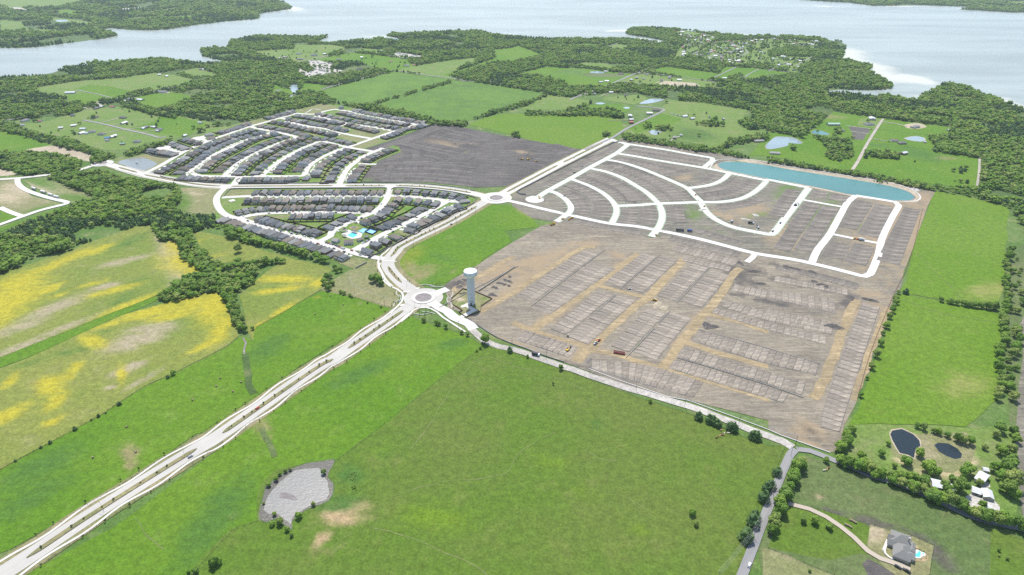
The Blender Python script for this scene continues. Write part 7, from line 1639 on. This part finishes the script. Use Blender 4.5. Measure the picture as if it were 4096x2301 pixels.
def loader(s, rz, label, mat='cat', sc=1.0):
    o = empty('wheel_loader', (*T(s, 1)[0], .35), rz, sc); tag(o, label, 'loader')
    for sx in (-1.4, 1.4):
        for sy in (-1.15, 1.15): q = MB().tube((sx, sy - .25, .75), (sx, sy + .25, .75), .75, n=12).obj('wheel', M['rubber'], o)
    MB().tbox(-3.0, 1.2, -1, 1, .9, 2.0, .2, .1).obj('body', M[mat], o); MB().tbox(-.7, .7, -.8, .8, 2.0, 3.2, .15, .1).obj('cab', M['glass'], o); MB().tbox(-.6, .6, -.8, .8, 3.2, 3.3, 0, 0).obj('cab_roof', WHITE, o)
    MB().tube((1.0, -.6, 1.5), (3.2, -.6, .8), .16).tube((1.0, .6, 1.5), (3.2, .6, .8), .16).obj('lift_arm', M[mat], o); MB().tbox(3.0, 4.0, -1.4, 1.4, .2, 1.3, .25, 0).obj('bucket', M[mat], o)
def truck(s, rz, label, cab='white', body=None, L=8.0, kind='box', nm='truck', z=.6):
    o = empty(nm, (*T(s, 1)[0], z), rz); tag(o, label, 'truck' if nm == 'truck' else 'trailer')
    for sx in ((-L * .32, -L * .2, L * .34) if nm == 'truck' else (-L * .36, -L * .26)):
        for sy in (-1.1, 1.1): MB().tube((sx, sy - .15, .5), (sx, sy + .15, .5), .5, n=10).obj('wheel', M['rubber'], o)
    MB().box(-L / 2, L / 2, -.5, .5, .6, .85).obj('chassis', M['darkmetal'], o); bm_ = M[body] if isinstance(body, str) else (body or WHITE)
    if nm == 'truck': q = MB().tbox(L * .27, L / 2, -1.2, 1.2, .8, 2.9, .25, .08).obj('cab', PM.get(cab) or M[cab], o); MB().box(L * .5 - .3, L * .5 - .1, -1.0, 1.0, 1.7, 2.5).obj('windshield', M['glass'], o)
    x1 = L * .24 if nm == 'truck' else L / 2
    if kind == 'box': MB().box(-L / 2, x1, -1.25, 1.25, 1.0, 3.7).obj('cargo_box', bm_, o)
    elif kind == 'mixer': MB().tube((-L / 2, 0, 2.6), (L * .05, 0, 2.2), .8, 1.35, 14).tube((L * .05, 0, 2.2), (x1, 0, 1.9), 1.35, .7, 14).obj('mixer_drum', bm_, o)
    elif kind == 'dump':
        d = MB().tbox(-L / 2 - .3, x1, -1.5, 1.5, .9, 1.2, 0, 0); d.box(-L / 2 - .3, x1, -1.6, -1.35, 1.2, 2.3).box(-L / 2 - .3, x1, 1.35, 1.6, 1.2, 2.3).box(x1 - .25, x1, -1.35, 1.35, 1.2, 2.6); d.obj('dump_bed', bm_, o); MB().tbox(-L / 2, x1 - .3, -1.33, 1.33, 1.2, 1.9, 1, .5).obj('load', M['dirt_dark'], o)
    return o
excavator("z 255 690", R(55), "yellow excavator with raised boom on the pale earthworks"); excavator("g 95 380", R(160), "dark yellow excavator in the dark earthworks", sc=1.2); excavator("g 158 382", R(20), "yellow excavator east of its dark twin", sc=1.2); excavator("g 265 755", R(100), "yellow excavator at the turning circle"); excavator("h 265 1018", R(30), "brown paving machine across the new street", 'darkmetal', 1.2); excavator("g 2372 1040", R(80), "grey excavator on the pale spoil", 'steel', 1.2)
loader("z 1300 365", R(45), "orange roller with a white canopy on the haul track", 'orange'); loader("z 1205 470", R(45), "pale loader parked below the orange roller", 'steel'); loader("k 1375 485", R(170), "yellow loader by the sandy heap"); loader("A 1100 440", R(20), "yellow loader on the short street stub"); loader("A 1410 460", R(70), "yellow loader west of its pair by the ring street"); loader("A 1530 400", R(50), "yellow loader east of its pair by the ring street"); loader("k 540 832", R(90), "small dark skid loader in the southern block", 'darkmetal', .7); loader("k 1132 378", R(10), "small grey skid loader in the middle block", 'steel', .7); loader("g 1770 725", R(30), "brown roller on the arc street", 'orange', .8); loader("g 505 735", R(30), "dark roller by the inner arc street", 'darkmetal', .7); loader("h 840 1340", R(5), "yellow loader on the narrow cross street"); loader("h 870 1345", R(5), "brown loader beside the white box truck", 'orange'); loader("g 600 510", R(30), "dark loader beside the street along the screen wall", 'darkmetal', .8); loader("g 675 445", R(30), "white loader beside the street along the screen wall", 'steel', .8); loader("g 1390 1110", R(90), "orange machine at the street stub", 'orange', .8); loader("g 235 398", 0.4, "yellow dozer on the dark earthworks", 'cat', .9); loader("g 1855 835", 1.0, "yellow machine where the paving ends", 'cat', .9)
truck("A 610 705", R(38), "yellow articulated dump truck full of soil", 'cat', 'cat', 9.5, 'dump', z=.4); o = truck("z 2020 790", R(-18), "red open topped trailer on the pale earthworks", L=12, kind='dump', body=PM['red'], nm='trailer', z=.4)
truck("h 118 1185", R(60), "white concrete mixer truck on the new street", kind='mixer'); truck("h 45 1265", R(60), "white concrete mixer truck near the street corner", kind='mixer'); truck("h 902 1352", R(-14), "white box truck on the narrow cross street"); truck("g 2120 985", R(60), "pale tank truck on the spoil", body='steel', L=6); truck("g 2305 1000", R(-10), "dark flatbed truck on the spoil", body='darkmetal', L=9); truck("g 1715 1075", R(-10), "blue truck beside the ring street", 'blue', PM['blue'], 8); truck("g 1620 1070", R(-12), "dark low trailer beside the blue truck", body='darkmetal', L=12, nm='trailer'); truck("k 230 1015", R(-22), "dark flatbed parked by the low wall", body='darkmetal', L=9)
for s, lb in (("e 328 475", "westernmost of the white semi trailers, by the street bend"), ("e 418 508", "white semi trailer second from the street bend"), ("e 488 535", "white semi trailer closest to the easternmost one"), ("e 545 555", "easternmost of the white semi trailers on the new street")):
    x, y = T(s, 2)[0]; truck(s, road_dir(x, y), lb, L=14, nm='trailer', z=.75)
# ================================================================== SMALL THINGS
M['hay'] = plain_mat("hay", (0.22, 0.18, 0.12), 0.95, .25, 3)
hb = MB().tube((-.75, 0, .8), (.75, 0, .8), .8, n=18).mesh('roll', False); hb.materials.append(M['hay']); hw = MB().tube((-.77, 0, .8), (.77, 0, .8), .3, n=12).mesh('core'); hw.materials.append(M['brownroof'])
def bale(x, y, label, group):
    o = empty('hay_bale', (x, y, .22), rng.uniform(0, 3.1)); mesh_obj('roll', hb, None, o); mesh_obj('core', hw, None, o); tag(o, label, 'hay bale', group); return o
for s, lb in (("i 2125 997 2325 1035 2088 1075 2248 1125 1858 1207", "round hay bale in the pasture below the flower meadow"), ("m 895 313 1310 258 1220 17", "round hay bale in the pasture beside the long boulevard"), ("j 720 685 842 770 568 862", "round hay bale in the pasture below the dry grass")):
    for x, y in T(s, .8): bale(x, y, lb, lb.replace("round hay bale", "hay bales"))
for s in ("p 795 915 812 921 831 931 846 940", "p 748 958 765 965 781 972 799 984"):
    pts = T(s, .8); a = math.atan2(pts[-1][1] - pts[0][1], pts[-1][0] - pts[0][0])
    for x, y in pts: bale(x, y, "round hay bale in a short row beside the ranch driveway", "hay bales by the ranch driveway").rotation_euler.z = a
def cow_mesh():
    me = bpy.data.meshes.new('body'); J = {}
    vs_ = [(0, 0, 1.0, .36), (.55, 0, 1.05, .36), (.95, 0, 1.2, .24), (1.25, 0, 1.35, .17), (1.55, 0, 1.2, .12), (-.55, 0, 1.02, .37), (-.85, 0, 1.1, .26), (-.95, 0, .7, .05),
           (.6, .22, .75, .15), (.62, .22, .4, .09), (.62, .22, .05, .08), (.6, -.22, .75, .15), (.62, -.22, .4, .09), (.62, -.22, .05, .08), (-.65, .22, .75, .18), (-.75, .22, .42, .09), (-.68, .22, .05, .08), (-.65, -.22, .75, .18), (-.75, -.22, .42, .09), (-.68, -.22, .05, .08), (1.22, .22, 1.45, .05), (1.22, -.22, 1.45, .05)]
    ed = [(0, 1), (1, 2), (2, 3), (3, 4), (0, 5), (5, 6), (6, 7), (1, 8), (8, 9), (9, 10), (1, 11), (11, 12), (12, 13), (5, 14), (14, 15), (15, 16), (5, 17), (17, 18), (18, 19), (3, 20), (3, 21)]
    me.from_pydata([v[:3] for v in vs_], ed, []); o = bpy.data.objects.new('cow_proto', me); COL.objects.link(o)
    o.modifiers.new('s', 'SKIN'); 
    for i, v in enumerate(vs_): me.skin_vertices[0].data[i].radius = (v[3], v[3])
    me.skin_vertices[0].data[0].use_root = True
    o.modifiers.new('u', 'SUBSURF').levels = 1
    dg = bpy.context.evaluated_depsgraph_get(); out = bpy.data.meshes.new_from_object(o.evaluated_get(dg)); bpy.data.objects.remove(o); out.materials.clear(); out.materials.append(None); return out
CM = cow_mesh(); HIDE = {n: plain_mat("hide_" + n.replace(' ', '_'), c, .9) for n, c in (("tan", (.36, .24, .13)), ("white", (.55, .5, .42)), ("black", (.03, .025, .022)), ("brown", (.14, .06, .03)))}
for s, c, rz, sc, lb in (("B 200 270", "tan", .4, 1, "tan cow by itself near the first cedars"), ("B 315 370", "white", 1, .8, "small white cow between the herd and the cedars"), ("B 440 370", "white", -.3, 1.1, "large white cow closest to the cedars"), ("B 240 400", "black", -.5, 1.1, "black cow in the middle of the herd"), ("B 205 428", "tan", 0, 1, "tan cow west of the black cow"), ("B 290 425", "tan", 2.2, 1, "pale tan cow east of the black cow"), ("B 120 460", "brown", 1, .6, "brown calf at the edge of the herd"), ("B 165 470", "tan", 1.3, .9, "tan cow beside the brown calf"), ("B 55 530", "brown", .1, 1.1, "reddish brown cow apart from the herd"), ("p 540 437", "white", .2, 1, "white cow in the ranch paddock"), ("p 568 432", "tan", .9, 1, "tan cow between two others in the ranch paddock"), ("p 583 415", "brown", .5, 1.1, "dark brown cow in the ranch paddock")):
    o = mesh_obj('cow', CM); slot(o, HIDE[c]); o.location = (*T(s, .8)[0], .22); o.rotation_euler.z = rz; o.scale = (sc * 1.15,) * 3; tag(o, lb, 'cow')
# poles and wires
pm = MB().tube((0, 0, 0), (0, 0, 11), .17, .12, 8).mesh('pole'); pm.materials.append(M['timber']); pa = MB().box(-.09, .09, -1.6, 1.6, 9.9, 10.1).mesh('crossarm'); pa.materials.append(M['timber'])
pin = MB()
for y_ in (-1.4, -.5, .5, 1.4): pin.tube((0, y_, 10.1), (0, y_, 10.4), .06, n=6)
pin = pin.mesh('insulator'); pin.materials.append(M['steel'])
def pole_run(pts, label, group, wires=True):
    prev = None
    for i, (x, y) in enumerate(pts):
        a, b_ = pts[max(0, i - 1)], pts[min(len(pts) - 1, i + 1)]; rz = math.atan2(b_[1] - a[1], b_[0] - a[0])
        o = empty('power_pole', (x, y, .3), rz); mesh_obj('pole', pm, None, o); mesh_obj('crossarm', pa, None, o); mesh_obj('insulator', pin, None, o); tag(o, label, 'power pole', group)
        if wires and prev:
            w = empty('power_line', (prev[0], prev[1], .3)); tag(w, "sagging wires strung between poles, " + group, 'power line', 'wires ' + group)
            for off in (-1.4, -.5, .5, 1.4):
                mb = MB(); last = None
                for k in range(9):
                    f_ = k / 8; q = (prev[0] + (x - prev[0]) * f_ - math.sin(rz) * off - prev[0], prev[1] + (y - prev[1]) * f_ + math.cos(rz) * off - prev[1], 10.4 - 4 * .9 * f_ * (1 - f_))
                    if last: mb.tube(last, q, .035, n=4, caps=False)
                    last = q
                mb.obj('wire', M['steel'], w)
        prev = (x, y)
pole_run(T("p 218 300 50 690 o 2330 1330 S 2870 2330"), "wooden power pole beside the asphalt country road", "along the country road")
pole_run(T("j 1957 1005 k 0 925 330 1060 748 1200 1195 1355 o 1665 70 2185 240 p 265 187"), "wooden power pole beside the rough gravel road", "along the gravel road")
pole_run(T("u 2245 572 1925 740 1578 902 1218 1108 672 1350"), "wooden power pole beside the boulevard curve", "along the boulevard curve", False)
pole_run(T("j 895 552 950 655 1240 765 1580 870"), "wooden power pole on the dry grass triangle", "across the dry grass triangle")
lp = MB().tube((0, 0, 0), (0, 0, 8.5), .10, .07, 8).mesh('post'); lp.materials.append(M['darkmetal']); la = MB().tube((0, 0, 8.4), (2.2, 0, 8.7), .05, n=6).mesh('arm'); la.materials.append(M['darkmetal']); lh = MB().box(1.7, 2.7, -.18, .18, 8.6, 8.75).mesh('lamp_head'); lh.materials.append(M['darkmetal'])
def lamps(pts, label, group):
    for x, y in pts:
        o = empty('street_lamp', (x, y, .6), road_dir(x, y) + R(90)); mesh_obj('post', lp, None, o); mesh_obj('arm', la, None, o); mesh_obj('lamp_head', lh, None, o); tag(o, label, 'street lamp', group)
lamps(T("m 1005 835 1785 300 j 690 1320 1155 1005 u 2135 545 1655 790"), "dark street lamp on the boulevard median", "boulevard median lamps"); lamps(T("y 510 370 1090 460 1390 500 1650 660 940 1000 1105 1060 895 1250 755 950"), "dark street lamp round the tower roundabout", "tower roundabout lamps"); lamps(T("g 25 680 200 600 360 510 505 440 650 360 775 300 900 240"), "dark street lamp along the north-east boulevard", "north-east boulevard lamps")
# saplings
def sapling(x, y, lb, gp, r=.9):
    o = tree(x, y, r, 'y', lb, gp, name='sapling', h=r * 1.5); o.location.z = .5 if abs(y) else .5; return o
for mi_, seg in enumerate(MEDIANS[:7]):
    d = 10.0; L = line_len(seg)
    while d < L - 6: sapling(*at_line(seg, d / L), "young tree planted in a boulevard median", "median saplings", rng.uniform(.8, 1.2)); d += rng.choice((9, 14, 22))
for li, off, n0 in ((0, 16.2, 22), (0, -16.4, 24), (1, 16.5, 18)):
    ln = offset_line(smooth_line(BLVD[li], 5), off)
    for k in range(n0): sapling(*at_line(ln, (k + rng.uniform(.2, .8)) / n0), "young staked tree beside the boulevard sidewalk", "boulevard saplings", rng.uniform(.8, 1.15))
for x, y in T("y 545 200 595 235 650 280 1430 300 1310 310 1525 345 130 590 150 640 50 970 60 900 170 880 260 580 110 840 1800 640 1800 940 1940 1020 965 1180 1095 1160 1225 1110 1065 1240 1265 1220"): sapling(x, y, "small planted tree in the roundabout landscaping", "roundabout saplings", rng.uniform(.7, 1.0))
# street trees, ranch garden and pasture bushes as one mass each
def bushes(pts, r, label, name='shrubbery'):
    vv = MB(); 
    for x, y in pts:
        s = r * rng.uniform(.6, 1.3); a = rng.uniform(0, 6.28); c_, s_ = math.cos(a), math.sin(a)
        vv.add([(x + s * (v.co.x * c_ - v.co.y * s_), y + s * (v.co.x * s_ + v.co.y * c_), .2 + s * (v.co.z - .3)) for v in BUSH.vertices], [tuple(p.vertices) for p in BUSH.polygons])
    o = vv.obj(name, M['leaf']); tag(o, label, kind='stuff'); return o
bushes(fill(T("x 990 550 1120 570 1300 700 1420 780 1460 900 1340 1040 1200 1050 1180 980 1340 920 1400 850 1340 780 1200 700 1000 640"), 1.5, 1, -.05, .5), .55, "low garden shrubs round the ranch pool")
bushes(fill(T("n 870 470 1000 450 1040 480 960 560 880 540"), 2.4, 1, -.1, .2), .7, "dark weeds clumped in the pasture east of the glinting pond")
bushes(fill(T("n 910 590 990 600 960 640 920 630"), 1.8, 1, -.6, .2), .8, "dark weeds clumped in the pasture south-east of the glinting pond")
sp_ = []
for h in HOUSES[:320]:
    if crng.random() < .6: c, s_ = math.cos(h['rz']), math.sin(h['rz']); gx, gy = crng.uniform(-5, 5), -14.5; sp_.append((h['x'] + gx * c - gy * s_, h['y'] + gx * s_ + gy * c))
bushes(sp_, .9, "small street trees in front of the houses")
# wire fences
def wire_fence(s, label, sp=5.0, lift=0):
    ln = T(s); L = line_len(ln); n_ = int(L / sp); ox, oy = ln[0]; o = empty('wire_fence', (ox, oy, .2)); tag(o, label, 'fence')
    mb = MB(); mw = MB(); last = None
    for i in range(n_ + 1):
        x, y = at_line(ln, i / n_); x -= ox; y -= oy; mb.box(x - .09, x + .09, y - .09, y + .09, 0, 1.4)
        if last and i % 1 == 0: wall_strip(mw, last, (x, y), .05, .5, .56); wall_strip(mw, last, (x, y), .05, 1.1, 1.16)
        last = (x, y)
    q = mb.obj('post_run', M['timber'], o); q["kind"] = 'stuff'; q = mw.obj('wire_run', M['darkmetal'], o); q["kind"] = 'stuff'
for s, lb in (("m -60 460 400 220 700 52 i 1000 1335 1400 1075 1700 945 1870 855 2200 685 2310 600 2390 550", "wire fence between the flower meadow and the green pasture"), ("j 0 985 300 822 500 702 640 630 800 655 950 700 1310 805", "wire fence round the pasture below the dry grass"), ("m 0 1270 600 920 1200 560 1900 110 j 350 1420 700 1190 1090 960 1330 810", "dark rail fence along the west side of the long boulevard"), ("m 330 1400 900 1000 1500 610 2130 190 j 600 1447 940 1265 1240 1050 1510 875", "dark rail fence along the east side of the long boulevard"),
              ("j 1510 880 1700 950 2010 1060 2160 1150 k 0 985 500 1165 1280 1447 o 1330 15 1760 155 2290 385 2470 445 p 165 205", "wire fence along the north edge of the big pasture"), ("j 2110 1230 1860 1420 n 1150 60 760 360", "wire fence across the big pasture"), ("p 165 210 60 470 -60 800 o 2250 1447", "wire fence along the west side of the country road"), ("p 215 745 480 810 960 960 1390 1075 1600 1165 1555 1447", "dark wire fence round the ranch house yard"), ("p 0 1190 200 1270 430 1370 640 1447", "wire fence below the ranch lawn"), ("n 20 930 -220 1010 m 1850 1447", "wire fence west of the glinting pond"), ("l 1400 430 1640 490 2200 585", "wire fence between the two east pastures"), ("h 1010 280 1330 320 1660 350", "fence across the northern ranch field"), ("h 1000 410 1660 500 1630 640", "fence across the southern ranch field")):
    wire_fence(s, lb)
# fountain in the muddy pond
o = empty('fountain', (*T("e 1325 228")[0], .4)); tag(o, "white spraying fountain in the muddy pond", 'fountain')
spm = NT("spray_water"); spm.p.inputs['Roughness'].default_value = .4; spm.base((.75, .78, .78)); mb = MB()
for k in range(26):
    a = k * 2.4; rr = 1.2 + 2.4 * ((k * 7) % 10) / 10; mb.tube((0, 0, .2), (rr * .5 * math.cos(a), rr * .5 * math.sin(a), 3.2), .10, .16, 4); mb.tube((rr * .5 * math.cos(a), rr * .5 * math.sin(a), 3.2), (rr * math.cos(a), rr * math.sin(a), .1), .16, .3, 4)
mb.obj('water_jet', spm.m, o); MB().lathe([(1.0, 0), (1.0, .3), (.3, .45)], 14).obj('float', M['darkmetal'], o)
# ================================================================== AIR
hz = NT("haze_air")
hz.n.remove(hz.p)
pv = hz.n.new("ShaderNodeVolumePrincipled")
pv.inputs['Color'].default_value = (0.78, 0.90, 1.0, 1)
pv.inputs['Density'].default_value = 0.000030
pv.inputs['Anisotropy'].default_value = 0.2
hz.l.new(pv.outputs[0], hz.n["Material Output"].inputs['Volume'])
mb = MB().box(-15500, 15500, -3000, 16500, -1.5, 430.0)
o = mb.obj("haze", hz.m); o["kind"] = 'stuff'
